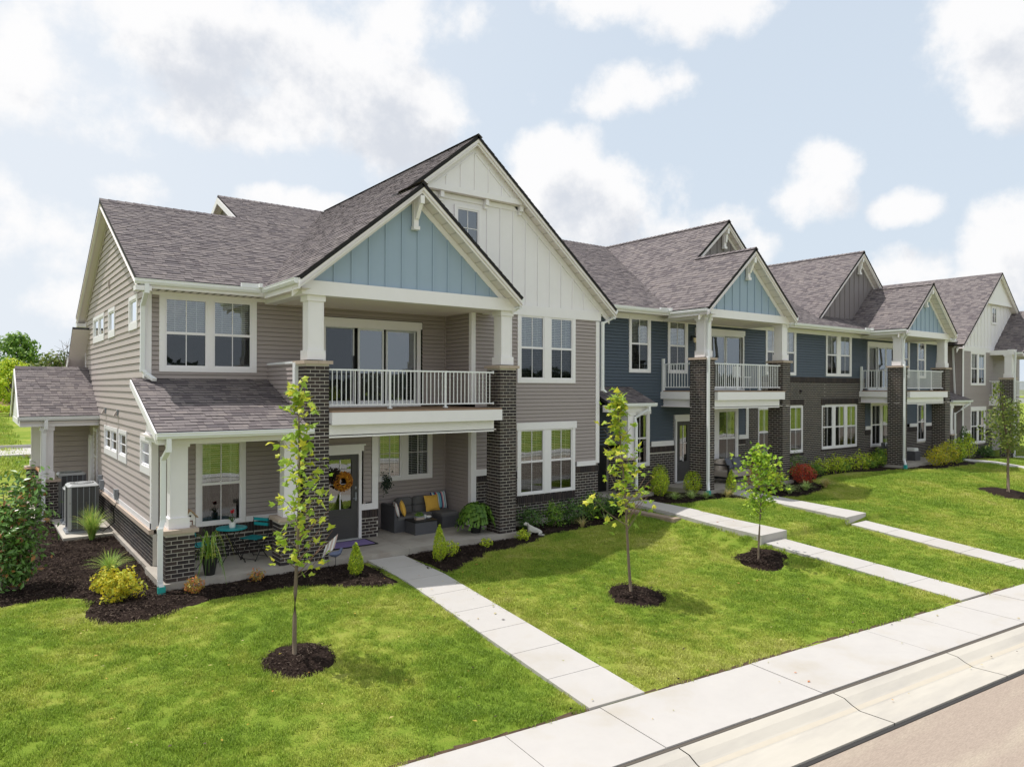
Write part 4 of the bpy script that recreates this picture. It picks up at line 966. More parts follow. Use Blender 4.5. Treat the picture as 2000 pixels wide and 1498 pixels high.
mb = MB(); fr.box(mb, 10.95, 14.95, 5.62, 5.90, 0, .04, 'white_trim'); mb.build('trim_band', H1)
mb = MB(); mb.box(14.8, 14.88, 15.62, 17.2, 0, 5.9, 'grey_siding'); mb.build('end_wall', H1)
# big gable face
XA, ZA, SL = 10.33, 10.08, .827
gtop = lambda x: ZA-.10-SL*abs(x-XA)
gable_face(XA, 5.90, 8.2, 14.9, gtop, 15.6, 'white_panel', H1, 8.37, holes=[(9.40,9.96,7.2,8.3)], pitch=.43) if False else None
def gtr(x): return max(5.90, gtop(x))
mb = MB(); mb.poly([(6.6,15.6,gtop(6.6)-.6),(6.6,15.6,6.5),(10.0,15.6,5.9),(14.95,15.6,5.9),(14.95,15.6,gtop(14.95)),(XA,15.6,gtop(XA)),(6.6,15.6,gtop(6.6))], 'white_panel'); mb.build('gable_panel', H1)
for x in (11.27,11.70,12.13,12.56,12.99,13.42,13.85,14.28):
    mb = MB(); mb.box(x-.02, x+.02, 15.578, 15.599, 5.90, gtop(x)-.12, 'white_panel'); mb.build('batten', H1)
mb = MB(); mb.box(10.82, 10.86, 15.578, 15.599, 5.9, 8.3, 'white_panel'); mb.build('batten', H1)
mb = MB(); mb.box(9.2, 9.24, 15.578, 15.599, 6.9, 8.3, 'white_panel'); mb.build('batten', H1)
for hx in (9.87, ): pass
window(front(15.585), [(9.92,10.52)], 7.30, 8.20, H1, cas=.07, mid=None, hm=True, blind=0, sill=.07, deep=.012)
# projecting top triangle
yT = 15.42; zT = 8.56
mb = MB(); hwT = (ZA-.2-zT)/SL
mb.poly([(XA-hwT-.1,yT,zT),(XA+hwT+.1,yT,zT),(XA,yT,ZA-.12)], 'white_panel'); mb.poly([(XA-hwT-.1,yT,zT),(XA+hwT+.1,yT,zT),(XA+hwT+.1,15.6,zT),(XA-hwT-.1,15.6,zT)], 'soffit')
mb.box(XA-hwT+.08, XA+hwT-.08, yT-.025, yT-.001, zT, zT+.14, 'white_trim'); mb.build('gable_panel', H1)
for x in (-.86,-.43,0,.43,.86):
    mb = MB(); mb.box(XA+x-.02, XA+x+.02, yT-.02, yT-.001, zT+.14, ZA-.42-SL*abs(x), 'white_panel'); mb.build('batten', H1)
for s_ in (-1,1):
    mb = MB(); beam3(mb, (XA,yT,ZA-.38), (XA+s_*(hwT-.35),yT,ZA-.38-SL*(hwT-.35)), (0,-1,0), -.05, 0, .001, .02, 'white_panel'); mb.build('batten', H1)
for x in (-.95,.42,1.55):
    mb = MB(); mb.box(XA+x-.05, XA+x+.05, yT+.02, 15.6, zT-.16, zT-.002, 'white_trim'); mb.box(XA+x-.05, XA+x+.05, yT+.09, 15.6, zT-.24, zT-.16, 'white_trim'); mb.build('eave_bracket', H1)
mb = MB(); fr.box(mb, XA-hwT-.1, XA+hwT+.1, zT-.14, zT-.02, 0, .03, 'white_trim'); mb.build('trim_band', H1)
gable_trim(XA, ZA, 4.98, SL, 15.25, 15.6, H1, bw=.2, lx=2.4, bracket=False)
# small blue gable
XB, ZB, SB = 8.06, 8.24, .84
btop = lambda x: ZB-.12-SB*abs(x-XB)
gable_face(XB, 5.84, 5.42, 10.72, lambda x: max(5.845, btop(x)), YP+.04, 'blue_panel', H1, 5.74, pitch=.405)
gable_trim(XB, ZB, 2.83, SB, 14.1, YP+.04, H1, bw=.2, inner=.12)
mb = MB(); mb.box(5.42, 10.98, 14.46, 14.74, 5.56, 5.86, 'white_trim'); mb.box(5.44, 5.7, 14.74, 16.9, 5.56, 5.80, 'white_trim'); mb.box(10.7, 10.96, 14.74, 15.6, 5.56, 5.80, 'white_trim'); mb.build('gable_beam', H1)
mb = MB(); mb.poly([(5.5,14.6,5.58),(10.9,14.6,5.58),(10.9,15.6,5.58),(10.37,15.6,5.58),(10.37,16.9,5.58),(5.5,16.9,5.58)], 'soffit'); mb.build('balcony_ceiling', H1)
column(5.60, 5.93, 14.58, 14.9, 4.21, 5.56, H1); column(10.58, 10.90, 14.58, 14.9, 4.21, 5.56, H1)
# balcony
mb = MB(); mb.box(6.03, 10.46, 14.40, 14.66, 2.86, 3.10, 'white_trim'); mb.box(6.03, 10.44, 14.34, 14.40, 2.84, 3.10, 'white_trim'); mb.build('balcony_fascia', H1)
mb = MB(); mb.box(6.03, 10.3, 14.50, 14.72, 2.56, 2.84, 'white_trim'); mb.build('balcony_beam', H1)
mb = MB(); x = 5.62
mb.box(5.55, 10.37, 15.0, 16.9, 2.9, 3.09, 'soffit'); mb.box(6.04, 10.48, 14.66, 15.0, 2.9, 3.09, 'soffit'); mb.build('balcony_floor', H1)
y = 14.38
while y < 16.8:
    mb = MB(); mb.box(5.6 if y > 15.0 else 6.035, 10.46 if y < 15.5 else 10.35, y, y+.135, 3.102, 3.135, 'deck_wood'); mb.build('deck_board', H1); y += .142
railing((6.04,14.62,0), (10.36,14.62,0), 3.16, H1, posts=(1.47,2.93), top=.87)
slab_part([(5.5,14.5),(10.37,14.5),(10.37,16.9),(5.5,16.9)], 2.60, 2.62, 'soffit', 'porch_ceiling', H1)
# pillars
p1 = pillar(5.52, 6.03, YP, 15.08, 0, 4.12, H1, single=95)
p2 = pillar(10.49, 10.99, YP, 15.08, 0, 4.12, H1, single=95)
p3 = pillar(2.86, 3.37, YP, 15.02, 0, .90, H1)
p4 = pillar(5.0, 5.51, YP+.02, 15.0, 0, .90, H1)
column(2.96, 3.26, 14.62, 14.9, .97, 2.62, H1); column(5.12, 5.42, 14.62, 14.9, .97, 2.62, H1)
# balcony left parapet with siding, white post
fp = leftw(5.52)
siding(fp, 15.02, 16.9, 3.1, 4.14, .10, 'grey_siding', H1)
mb = MB(); mb.box(5.49, 5.66, 15.02, 16.9, 4.14, 4.19, 'white_metal'); mb.box(5.44, 5.56, 14.93, 15.06, 3.0, 4.16, 'white_metal'); mb.build('parapet_cap', H1)
mb = MB(); mb.box(5.56, 5.64, 15.06, 16.9, 3.1, 4.14, 'grey_siding'); mb.build('parapet_wall', H1)
# porch roof over the small left porch
roof([(2.66,14.22,2.80),(5.50,14.22,2.80),(5.50,16.9,3.80),(2.66,16.9,3.80)], H1, single=250)
mb = MB(); beam3(mb, (2.66,14.24,2.79), (2.66,16.9,3.78), (-1,0,0), -.15, -.0, 0, .03, 'white_trim'); mb.build('rake_board', H1)
mb = MB(); mb.box(2.8, 5.52, 14.50, 14.78, 2.56, 2.72, 'white_trim'); mb.box(2.78, 3.0, 14.7, 16.05, 2.56, 2.74, 'white_trim'); mb.build('porch_beam', H1)
slab_part([(2.7,14.3),(5.52,14.3),(5.52,16.1),(2.7,16.1)], 2.66, 2.70, 'soffit', 'porch_ceiling', H1)
mb = MB(); mb.box(2.69, 2.80, 14.26, 14.60, 2.58, 2.80, 'white_trim'); mb.poly([(2.80,14.6,2.74),(2.80,16.05,2.74),(2.80,16.05,3.30)], 'white_trim'); mb.build('porch_gable_end', H1)
gutter((2.64,14.10,2.80), (5.56,14.10,2.80), (0,-1,0), H1)
downspout([(2.84,14.16,2.70),(2.84,14.16,2.50),(2.80,14.43,2.30),(2.80,14.43,1.20),(2.74,14.36,1.0),(2.74,14.36,.05),(2.76,14.34,-.02)], H1, boot=True)
# main roofs
EZ = 5.86
roof([(2.66,16.35,EZ),(5.3,16.35,EZ),(8.5,21.75,8.56),(2.66,21.75,8.56)], H1)
roof([(9.5,27.15,EZ),(2.66,27.15,EZ),(2.66,21.75,8.56),(9.5,21.75,8.56)], H1)
zL = lambda x: ZA-SL*(XA-x)
roof([(5.23,14.1,zL(5.23)),(XB,14.1,zL(XB)),(XB,25.3,zL(XB)),(5.23,16.8,zL(5.23))] , H1)
roof([(XB,15.25,zL(XB)),(XA,15.25,ZA),(XA,25.5,ZA),(XB,25.3,zL(XB))], H1)
roof([(XB,14.1,ZB),(10.9,14.1,ZB-SB*2.84),(10.9,15.6,ZB-SB*2.84),(XB,15.6,ZB)], H1)
roof([(XA,15.25,ZA),(15.31,15.25,ZA-SL*4.98),(15.31,25.5,ZA-SL*4.98),(XA,25.5,ZA)], H1)
roof([(6.62,19.5,7.08),(9.9,21.5,8.08),(XA,25.5,ZA),(6.62,25.5,ZA)], H1)
roof([(6.62,31.5,7.08),(6.62,25.5,ZA),(14,25.5,ZA),(14,31.5,7.08)], H1)
ridge_cap((2.66,21.75,8.585), (8.3,21.75,8.585), H1); ridge_cap((XB,14.1,ZB+.02), (XB,15.3,ZB+.02), H1); ridge_cap((XA,15.25,ZA+.025), (XA,25.4,ZA+.025), H1); ridge_cap((6.62,25.5,ZA+.02), (XA,25.5,ZA+.02), H1)
# rear gable end: rake, dark siding
frr = leftw(6.85)
mb = MB(); mb.poly([(6.86,19.5,6.9),(6.86,31.5,6.9),(6.86,25.5,9.9)], 'grey_panel'); mb.build('gable_panel', H1)
mb = MB(); beam3(mb, (6.62,25.5,ZA-.05), (6.62,19.5,7.03), (-1,0,0), -.2, 0, 0, .03, 'white_trim'); beam3(mb, (6.62,25.5,ZA-.05), (6.62,31.5,7.03), (-1,0,0), -.2, 0, 0, .03, 'white_trim'); mb.build('rake_board', H1)
# end rake, left gable
mb = MB()
for ye, s_ in ((16.33,1),(27.17,-1)):
    beam3(mb, (2.66,21.75,8.54), (2.66,ye,5.84), (-1,0,0), -.21, -.06, -.06, -.03, 'white_trim')
    mb.poly([(2.66,21.75,8.36),(2.66,ye,5.66),(2.92,ye,5.66),(2.92,21.75,8.36)], 'soffit')
    beam3(mb, (2.92,21.75,8.34), (2.92,ye+(.3*s_),5.66+.13), (-1,0,0), -.14, 0, .015, .03, 'side_siding')
mb.box(2.66, 2.93, 26.85, 27.17, 5.55, 5.66, 'white_trim'); mb.box(2.63, 2.93, 16.25, 16.5, 5.60, 5.70, 'white_trim'); mb.build('rake_board', H1)
mb = MB(); mb.box(2.66, 5.5, 16.33, 16.36, 5.66, 5.84, 'white_trim'); mb.build('fascia', H1)
mb = MB(); mb.poly([(2.66,16.33,5.665),(5.5,16.33,5.665),(5.5,16.95,5.665),(2.66,16.95,5.665)], 'soffit'); so = mb.build('soffit', H1)
mb = MB()
for x in np.arange(2.95, 5.3, .16):
    for k_ in range(6): mb.box(x-.03, x+.03, 16.42+k_*.05, 16.43+k_*.05, 5.660, 5.663, 'vent_dark')
mb.build('soffit_vents', so, kind='stuff')
gutter((2.62,16.22,5.84), (5.14,16.22,5.84), (0,-1,0), H1); gutter((5.14,16.28,5.84), (5.14,14.18,5.84), (-1,0,0), H1)
mb = MB(); beam3(mb, (5.26,14.14,5.84), (5.26,16.3,5.84), (-1,0,0), -.22, 0, 0, .02, 'white_trim'); mb.poly([(5.26,14.14,5.64),(5.26,16.3,5.64),(5.5,16.5,5.64),(5.5,14.14,5.64)], 'soffit'); mb.build('fascia', H1)
mb = MB(); mb.box(4.72, 5.10, 16.24, 16.30, 5.84, 5.93, 'white_metal'); mb.box(5.08, 5.14, 16.10, 16.30, 5.84, 5.93, 'white_metal'); mb.build('gutter_splash_guard', H1)
downspout([(2.84,16.27,5.74),(2.84,16.27,5.60),(2.86,16.82,5.35),(2.86,16.85,4.0),(2.93,16.82,3.9),(3.05,16.6,3.78)], H1)
gutter((10.98,15.3,5.86), (10.98,14.14,5.86), (1,0,0), H1); gutter((15.40,17.4,5.96), (15.40,15.30,5.96), (1,0,0), H1)
downspout([(10.96,14.3,5.76),(10.96,14.32,5.66),(10.84,14.86,5.5),(10.94,14.98,5.38),(10.96,15.05,4.5),(11.02,14.8,4.22)], H1, w=.07)
downspout([(15.36,15.42,5.86),(15.36,15.44,5.75),(14.98,15.52,5.55),(14.98,15.52,3.6),(15.1,15.5,3.5)], H1)
# side entry porch on the end wall
y0 = 23.8
roof([(1.0,23.67,2.80),(2.95,23.67,2.80),(2.95,26.2,4.20),(1.0,26.2,4.20)], H1, single=40)
roof([(1.0,28.7,2.80),(1.0,26.2,4.20),(2.95,26.2,4.20),(2.95,28.7,2.80)], H1)
ridge_cap((1.0,26.2,4.22), (2.95,26.2,4.22), H1)
mb = MB()
for ye in (23.67, 28.7): beam3(mb, (1.0,26.2,4.16), (1.0,ye,2.76), (-1,0,0), -.14, 0, 0, .03, 'white_trim')
mb.poly([(1.04,23.7,2.66),(1.04,28.6,2.66),(1.04,26.2,4.1)], 'white_panel'); mb.box(1.03, 2.9, 23.74, 23.98, 2.52, 2.68, 'white_trim'); mb.box(1.03, 1.3, 23.9, 28.5, 2.52, 2.68, 'white_trim'); mb.build('porch_gable_end', H1)
gutter((.97,23.58,2.80), (2.92,23.58,2.80), (0,-1,0), H1)
slab_part([(1.05,23.7),(2.92,23.7),(2.92,28.6),(1.05,28.6)], 2.62, 2.66, 'soffit', 'porch_ceiling', H1)
pillar(1.40, 1.92, 23.75, 24.3, -.1, .97, H1); column(1.52, 1.80, 23.85, 24.15, 1.04, 2.52, H1)
pillar(1.40, 1.92, 27.9, 28.4, -.1, .97, H1); column(1.52, 1.80, 28.0, 28.3, 1.04, 2.52, H1)
downspout([(1.62,23.62,2.7),(1.62,23.62,2.5),(1.58,23.74,2.35),(1.58,23.74,1.1),(1.56,23.66,.95),(1.56,23.66,-.1)], H1)
slab_part([(1.3,23.7),(2.92,23.7),(2.92,28.6),(1.3,28.6)], -.2, -.06, 'concrete_porch', 'porch_slab', H1)
fe = front(25.9)
siding(fe, 1.95, 2.92, .1, 2.6, .155, 'side_siding', H1); mb = MB(); mb.box(1.93, 2.92, 25.93, 28.4, 0, 2.6, 'side_siding'); mb.build('storage_wall', H1)
mb = MB(); fs.box(mb, 25.0, 25.75, 0, 2.15, 0, .05, 'white_trim'); fs.box(mb, 25.1, 25.65, .1, 2.05, .05, .07, 'white_panel'); mb.build('side_door', H1)
window(fs, [(24.15,24.75)], .9, 2.3, H1, cas=.07, mid=1.55, vm=False, blind=0, deep=.05)
# low rear wing beyond the end wall
roof([(2.45,25.9,5.45),(2.45,28.8,3.3),(9,28.8,3.3),(9,25.9,5.45)], H1)
mb = MB(); beam3(mb, (2.45,27.0,4.6), (2.45,28.85,3.24), (-1,0,0), -.2, 0, 0, .03, 'white_trim'); mb.box(2.75, 6, 26.9, 28.5, 0, 3.3, 'side_siding'); mb.build('rear_wing', H1)
# ================= buildings 2 and 3: navy town houses =================
H2 = empty('navy_town_house', (22, 16.3, .42), 'navy town house next to the grey end house, beige loveseat on its porch', 'house', 'attached town houses', world=True)
H3 = empty('navy_town_house', (34, 16.3, .42), 'navy town house farther along, with the tall grey board gable fully showing', 'house', 'attached town houses', world=True)
F2 = .42; YW = 16.3; fw = front(YW)
def hollow_back(x0, x1, y, z0, z1, parent):
    pass
def portico(x0, x1, y0, z0, zr, parent, mirror=False, pierx=None):
    """small entry roof between two houses: shed roof, corner column on a brick pier"""
    roof([(x0,y0-.05,z0+2.76),(x1,y0-.05,z0+2.76),(x1,YW,zr),(x0,YW,zr)], parent)
    mb = MB()
    mb.box(x0+.02, x1-.08, y0+.05, y0+.25, z0+2.5, z0+2.70, 'white_trim'); mb.box(x1-.28, x1-.08, y0+.25, YW, z0+2.5, z0+2.70, 'white_trim')
    mb.poly([(x1-.06,y0,z0+2.68),(x1-.06,YW,z0+2.68),(x1-.06,YW,zr-.05)], 'white_trim'); mb.poly([(x0,y0,z0+2.66),(x1-.06,y0,z0+2.66),(x1-.06,YW,z0+2.66),(x0,YW,z0+2.66)], 'soffit')
    mb.build('portico_beam', parent)
    gutter((x0-.02,y0-.14,z0+2.76), (x1+.02,y0-.14,z0+2.76), (0,-1,0), parent)
    a, b = pierx
    pillar(a, b, y0+.05, y0+.5, z0-.12, z0+1.03, parent); column((a+b)/2-.13, (a+b)/2+.13, y0+.12, y0+.4, z0+1.10, z0+2.5, parent)
    slab_part([(x0,y0-.05),(x1-.05,y0-.05),(x1-.05,YW),(x0,YW)], -.2, z0-.01, 'concrete_porch', 'stoop', parent)
    downspout([(x1-.32,y0-.1,z0+2.66),(x1-.32,y0-.08,z0+2.56),(x1-.75,y0+.1,z0+2.30),(b-.12,y0+.02,z0+2.1),(b-.12,y0+.0,z0+.1)], parent, w=.07)
def balcony(P, F, y1, parent, side_wall=True, nd=26):
    a0, a1, b0, b1 = P            # left pillar a0..a1, right pillar b0..b1
    mb = MB(); mb.box(a1, b0-.05, 14.38, 14.66, F+2.84, F+3.10, 'white_trim'); mb.box(a0-.02, a0+.1, 15.08, y1, F+2.86, F+3.10, 'white_trim'); mb.build('balcony_fascia', parent)
    mb = MB(); mb.box(a1, b0-.2, 14.50, 14.72, F+2.56, F+2.84, 'white_trim'); mb.box(a0+.12, a0+.3, 15.08, y1, F+2.6, F+2.86, 'white_trim'); mb.build('balcony_beam', parent)
    mb = MB(); mb.box(a0+.05, b1-.05, 15.0, y1, F+2.9, F+3.09, 'soffit'); mb.box(a1+.01, b0-.01, 14.66, 15.0, F+2.9, F+3.09, 'soffit'); mb.build('balcony_floor', parent)
    y = 14.38
    while y < y1-.1: mb = MB(); mb.box(a0+.02 if y > 15.0 else a1+.005, b1 if y > 15.0 else b0-.005, y, y+.135, F+3.102, F+3.135, 'deck_wood'); mb.build('deck_board', parent); y += .142
    railing((a1+.01,14.62,0), (b0-.02,14.62,0), F+3.16, parent, posts=(1.3,2.55), top=.87)
    railing((a0+.06,y1-.05,0), (a0+.06,15.1,0), F+3.16, parent, top=.87, dx=.11)
    mb = MB(); mb.box(a0+.02, a0+.1, y1-.1, y1-.02, F+2.95, F+4.2, 'white_metal'); mb.build('rail_post', parent)
    slab_part([(a0,14.5),(b1,14.5),(b1,y1),(a0,y1)], F+2.6, F+2.62, 'soffit', 'porch_ceiling', parent)
    pillar(a0, a1, 14.5, 15.08, F-.02, F+4.12, parent); pillar(b0, b1, 14.5, 15.08, F-.02, F+4.12, parent)
    am = (a0+a1)/2; bm_ = (b0+b1)/2
    column(am-.165, am+.165, 14.58, 14.9, F+4.21, F+5.5, parent); column(bm_-.16, bm_+.16, 14.58, 14.9, F+4.21, F+5.5, parent)
    mb = MB(); mb.box(a0+.02, b1-.02, 14.46, 14.74, F+5.48, F+5.74, 'white_trim'); mb.box(a0+.04, a0+.3, 14.74, y1, F+5.44, F+5.66, 'white_trim'); mb.box(b1-.3, b1-.04, 14.74, y1, F+5.44, F+5.66, 'white_trim'); mb.build('gable_beam', parent)
    slab_part([(a0+.05,14.6),(b1-.05,14.6),(b1-.05,y1),(a0+.05,y1)], F+5.46, F+5.47, 'soffit', 'balcony_ceiling', parent)
    slab_part([(a0-.08,14.40),(b1+.08,14.40),(b1+.08,y1),(a0-.08,y1)], F-.35, F-.02, 'concrete_porch', 'porch_slab', parent)
    downspout([(am-.20,14.3,F+5.62),(am-.20,14.32,F+5.5),(am-.06,14.5,F+5.3),(am-.06,14.54,F+4.45),(am-.17,14.42,F+4.15),(am-.17,14.42,F+.25),(am-.3,14.3,F+.02)], parent, boot=True)
    downspout([(b1+.0,14.3,F+5.6),(b1-.02,14.32,F+5.5),(bm_+.16,14.86,F+5.35),(b1-.05,14.98,F+5.2),(b1-.04,15.05,F+4.45),(b1,14.8,F+4.22)], parent, w=.07)
def small_gable(xa, za, sl, hw, x0, x1, zb, parent, y_r=14.15):
    gable_face(xa, zb, x0, x1, lambda x: max(zb+.002, za-.12-sl*abs(x-xa)), 14.54, 'blue_panel', parent, xa-5*.405+.08, pitch=.405)
    gable_trim(xa, za, hw, sl, y_r, 14.54, parent, bw=.2, inner=.12)
    L = hw
    gutter((xa-hw-.04,15.75,za-sl*hw-.02), (xa-hw-.04,y_r+.06,za-sl*hw-.02), (-1,0,0), parent)
    mb = MB(); beam3(mb, (xa-hw+.06,y_r+.02,za-sl*hw), (xa-hw+.06,15.8,za-sl*hw), (-1,0,0), -.22, 0, 0, .02, 'white_trim'); mb.poly([(xa-hw+.06,y_r,za-sl*hw-.2),(xa-hw+.06,16.2,za-sl*hw-.2),(xa-hw+.4,16.2,za-sl*hw-.2),(xa-hw+.4,y_r,za-sl*hw-.2)], 'soffit'); mb.build('fascia', parent)
    gutter((xa+hw+.06,15.7,za-sl*hw-.02), (xa+hw+.06,y_r+.02,za-sl*hw-.02), (1,0,0), parent)
    ridge_cap((xa,y_r,za+.02), (xa,16.6,za+.02), parent)
    x_ = xa-hw-.1; z_ = za-sl*hw
    mb = MB(); mb.box(x_-.42, x_-.04, 15.62, 15.68, z_-.02, z_+.08, 'white_metal'); mb.box(x_-.06, x_, 15.5, 15.68, z_-.02, z_+.08, 'white_metal'); mb.build('gutter_splash_guard', parent)
def cross_gable(xa, za, sl, hw, parent, xfar0, xfar1):
    y0 = 16.6; zt_ = lambda x: max(6.63, za-.12-sl*abs(x-xa))
    mb = MB(); mb.poly([(xa-hw+.05,16.9,6.7),(xa+hw-.05,16.9,6.7),(xa,16.9,za-.12)], 'grey_panel'); mb.build('gable_panel', parent)
    x = xa-8*.41+.1
    while x < xa+hw-.1:
        z1 = zt_(x)-.05
        if z1 > 6.85: mb = MB(); mb.box(x-.02, x+.02, 16.878, 16.899, 6.68, z1, 'grey_panel'); mb.build('batten', parent)
        x += .41
    gable_trim(xa, za, hw, sl, y0, 16.9, parent, bw=.2, inner=.1)
# --- navy house 2
w1 = window(fw, [(17.02,17.77)], 4.26, 5.92, H2, cas=.09, mid=5.08, blind=.98)
w2 = window(fw, [(18.88,19.64)], 4.26, 5.86, H2, cas=.09, mid=5.08, blind=.98, head=.14)
w3 = window(fw, [(24.48,25.20),(25.52,26.28)], 4.28, 5.86, H2, cas=.09, mid=5.06, blind=.98)
w4 = window(fw, [(17.12,17.72)], 1.21, 2.75, H2, cas=.10, mid=2.0, blind=0, low=True, head=.14)
w5 = window(fw, [(20.75,21.1),(21.52,22.47)], 1.0, 2.78, H2, cas=.12, mid=1.82, blind=0, curtain=True)
w6 = window(fw, [(23.95,24.62)], 1.15, 2.82, H2, cas=.04, mid=1.96, blind=0, curtain=True)
w7 = window(fw, [(26.05,26.82)], 1.18, 2.86, H2, cas=.04, mid=2.0, blind=0, curtain=True)
SB2 = 14.92
def dd(z0, z1): return (19.05, 20.1, z0, z1)
siding(fw, SB2, 20.1, 1.86, 6.0, .102, 'navy_siding', H2, [w1, w2, w4, (19.05,20.1,0,2.7),(20.17,23.0,3.58,5.76)])
siding(fw, 20.1, 28.6, 3.4, 6.0, .102, 'navy_siding', H2, [w3, (20.17,23.0,3.58,5.76),(24.1,28.7,0,4.10)])
siding(fw, 20.1, 23.1, 1.90, 3.2, .102, 'navy_siding', H2, [w5])
mb = MB(); fw.box(mb, 17.95, 19.05, 1.70, 1.87, 0, .035, 'white_trim'); fw.box(mb, 22.68, 23.26, 1.76, 1.92, 0, .035, 'white_trim'); fw.box(mb, 23.10, 23.26, 1.92, 3.1, 0, .035, 'white_trim'); fw.box(mb, 15.0, 28.6, 5.86, 6.02, 0, .026, 'white_trim'); mb.build('trim_band', H2)
bricks(fw, 16.0, 19.12, .3, 1.70, H2, holes=[w4], soldier=True)
bricks(fw, 20.05, 23.1, .3, 1.76, H2, holes=[w5], soldier=True)
bricks(fw, 23.1, 24.15, .3, 3.2, H2, holes=[w6])
bricks(fw, 24.15, 28.6, .3, 4.10, H2, holes=[w6, w7], soldier=True)
mb = MB()
for a, b in ((w7[0]-.05, w7[1]+.08), (w6[0]-.05,w6[1]+.05)):
    u = a
    while u < b: fw.box(mb, u, u+.057, 2.98, 3.19, 0, .03, 'brick_dark'); fw.box(mb, u, u+.057, .98, 1.06, 0, .03, 'brick_dark'); u += .0677
mb.build('brick_lintel', H2, kind='stuff')
entry_door(fw, 19.22, 20.05, F2, 2.50, H2, (19.42,19.80,1.12,2.36))
slider(fw, [(20.36,20.95),(21.22,21.78),(22.02,22.82)] if False else [(20.36,21.0),(21.14,21.86),(22.04,22.86)], F2+3.17, 5.50, H2, 20.22, 22.98)
balcony((18.42,18.93,22.70,23.17), F2, YW, H2)
XB2 = 20.62; ZB2 = 8.25; SL2 = .86; HW2 = 2.45; ZF2 = ZB2-SL2*HW2
small_gable(XB2, ZB2, SL2, HW2, 18.47, 23.1, F2+5.74-.02, H2)
XC2 = 22.5; ZC2 = ZB2+SL2*(XC2-XB2)
zl = lambda x: ZC2-SL2*(XC2-x)
YR = 15.75+(ZC2-6.18)/.5
def mainy(z): return 15.75+(z-6.18)/.5
roof([(18.17,14.15,zl(18.17)),(XB2,14.15,ZB2),(XB2,mainy(ZB2)+.1,ZB2),(18.17,15.9,zl(18.17))], H2)
roof([(XB2,16.6,ZB2),(XC2,16.6,ZC2),(XC2,YR,ZC2),(XB2,mainy(ZB2)+.1,ZB2)], H2)
roof([(XB2,14.15,ZB2),(XB2+HW2,14.15,ZF2),(XB2+HW2,15.9,ZF2),(XB2,16.88,ZB2)], H2)
roof([(XC2,16.6,ZC2),(26.15,16.6,ZC2-SL2*3.65),(XC2,YR,ZC2)], H2)
cross_gable(XC2, ZC2, SL2, 3.65, H2, 0, 0)
roof([(14.95,15.75,6.18),(27.5,15.75,6.18),(27.5,YR,ZC2),(14.95,YR,ZC2)], H2)
roof([(14.95,YR,ZC2),(27.5,YR,ZC2),(27.5,YR+7,ZC2-3.5),(14.95,YR+7,ZC2-3.5)], H2)
ridge_cap((14.95,YR,ZC2+.02), (27.5,YR,ZC2+.02), H2); ridge_cap((XC2,16.6,ZC2+.02), (XC2,YR,ZC2+.02), H2)
mb = MB(); mb.box(14.95, 28.6, 15.72, 15.76, 6.0, 6.16, 'white_trim'); mb.poly([(14.95,15.74,6.02),(28.6,15.74,6.02),(28.6,16.32,6.02),(14.95,16.32,6.02)], 'soffit'); mb.build('fascia', H2)
gutter((15.3,15.62,6.17), (18.1,15.62,6.17), (0,-1,0), H2); gutter((23.2,15.62,6.17), (28.6,15.62,6.17), (0,-1,0), H2)
portico(15.0, 16.98, 15.3, F2, 3.66, H2, pierx=(15.85,16.33))
mb = MB(); mb.box(14.95, 15.05, 15.9, 16.3, .4, 2.9, 'navy_siding'); mb.poly([(15.3,16.29,.4),(15.9,16.29,.4),(15.9,16.29,2.6),(15.3,16.29,2.6)], 'black_metal'); mb.box(15.22, 15.32, 16.1, 16.25, .4, 2.9, 'white_trim'); mb.build('side_entry', H2)
core(15.0, 39.2, 17.1, 27, 0, 6.0, H2)
# --- navy house 3
v1 = window(fw, [(28.77,29.50),(29.83,30.57)], 4.28, 5.86, H3, cas=.09, mid=5.06, blind=.9)
v2 = window(fw, [(28.42,29.15),(29.42,30.12),(30.38,31.08)], 1.22, 2.86, H3, cas=.04, mid=2.02, blind=.0, curtain=True)
v3 = window(fw, [(32.55,33.24),(33.50,34.2)], 1.15, 2.86, H3, cas=.12, mid=2.0, blind=.0, curtain=True)
v4 = window(fw, [(35.3,35.98)], 4.28, 5.86, H3, cas=.09, mid=5.06, blind=.3)
v5 = window(fw, [(37.04,37.68)], 4.28, 5.86, H3, cas=.09, mid=5.06, blind=.3)
v6 = window(fw, [(37.04,37.68)], 1.18, 2.82, H3, cas=.09, mid=2.02, blind=.0, curtain=True)
siding(fw, 28.6, 39.3, 4.10, 6.0, .102, 'navy_siding', H3, [v1, (32.06,34.8,3.58,5.76), v4, v5])
siding(fw, 31.9, 39.3, 1.95, 4.10, .102, 'navy_siding', H3, [v3, v6, (32.06,34.8,3.58,5.76), v5, v4])
bricks(fw, 28.6, 31.9, .3, 4.10, H3, holes=[v2], soldier=True)
bricks(fw, 31.9, 39.3, .3, 1.80, H3, holes=[v3, v6], soldier=True)
mb = MB(); u = v2[0]-.05
while u < v2[1]+.1: fw.box(mb, u, u+.057, 2.98, 3.22, 0, .03, 'brick_dark'); fw.box(mb, u, u+.057, 1.02, 1.1, 0, .03, 'brick_dark'); u += .0677
mb.build('brick_lintel', H3, kind='stuff')
mb = MB()
for a, b in ((31.95,32.4),(36.15,36.9),(37.83,39.3)): fw.box(mb, a, b, 1.80, 1.96, 0, .035, 'white_trim')
fw.box(mb, 28.6, 39.4, 5.86, 6.02, 0, .026, 'white_trim'); mb.build('trim_band', H3)
slider(fw, [(32.28,32.84),(33.02,33.55),(33.72,34.22),(34.36,34.66)] if False else [(32.28,33.0),(33.16,33.8),(33.98,34.62)], F2+3.17, 5.50, H3, 32.12, 34.78)
balcony((31.42,31.95,35.65,36.15), F2, YW, H3)
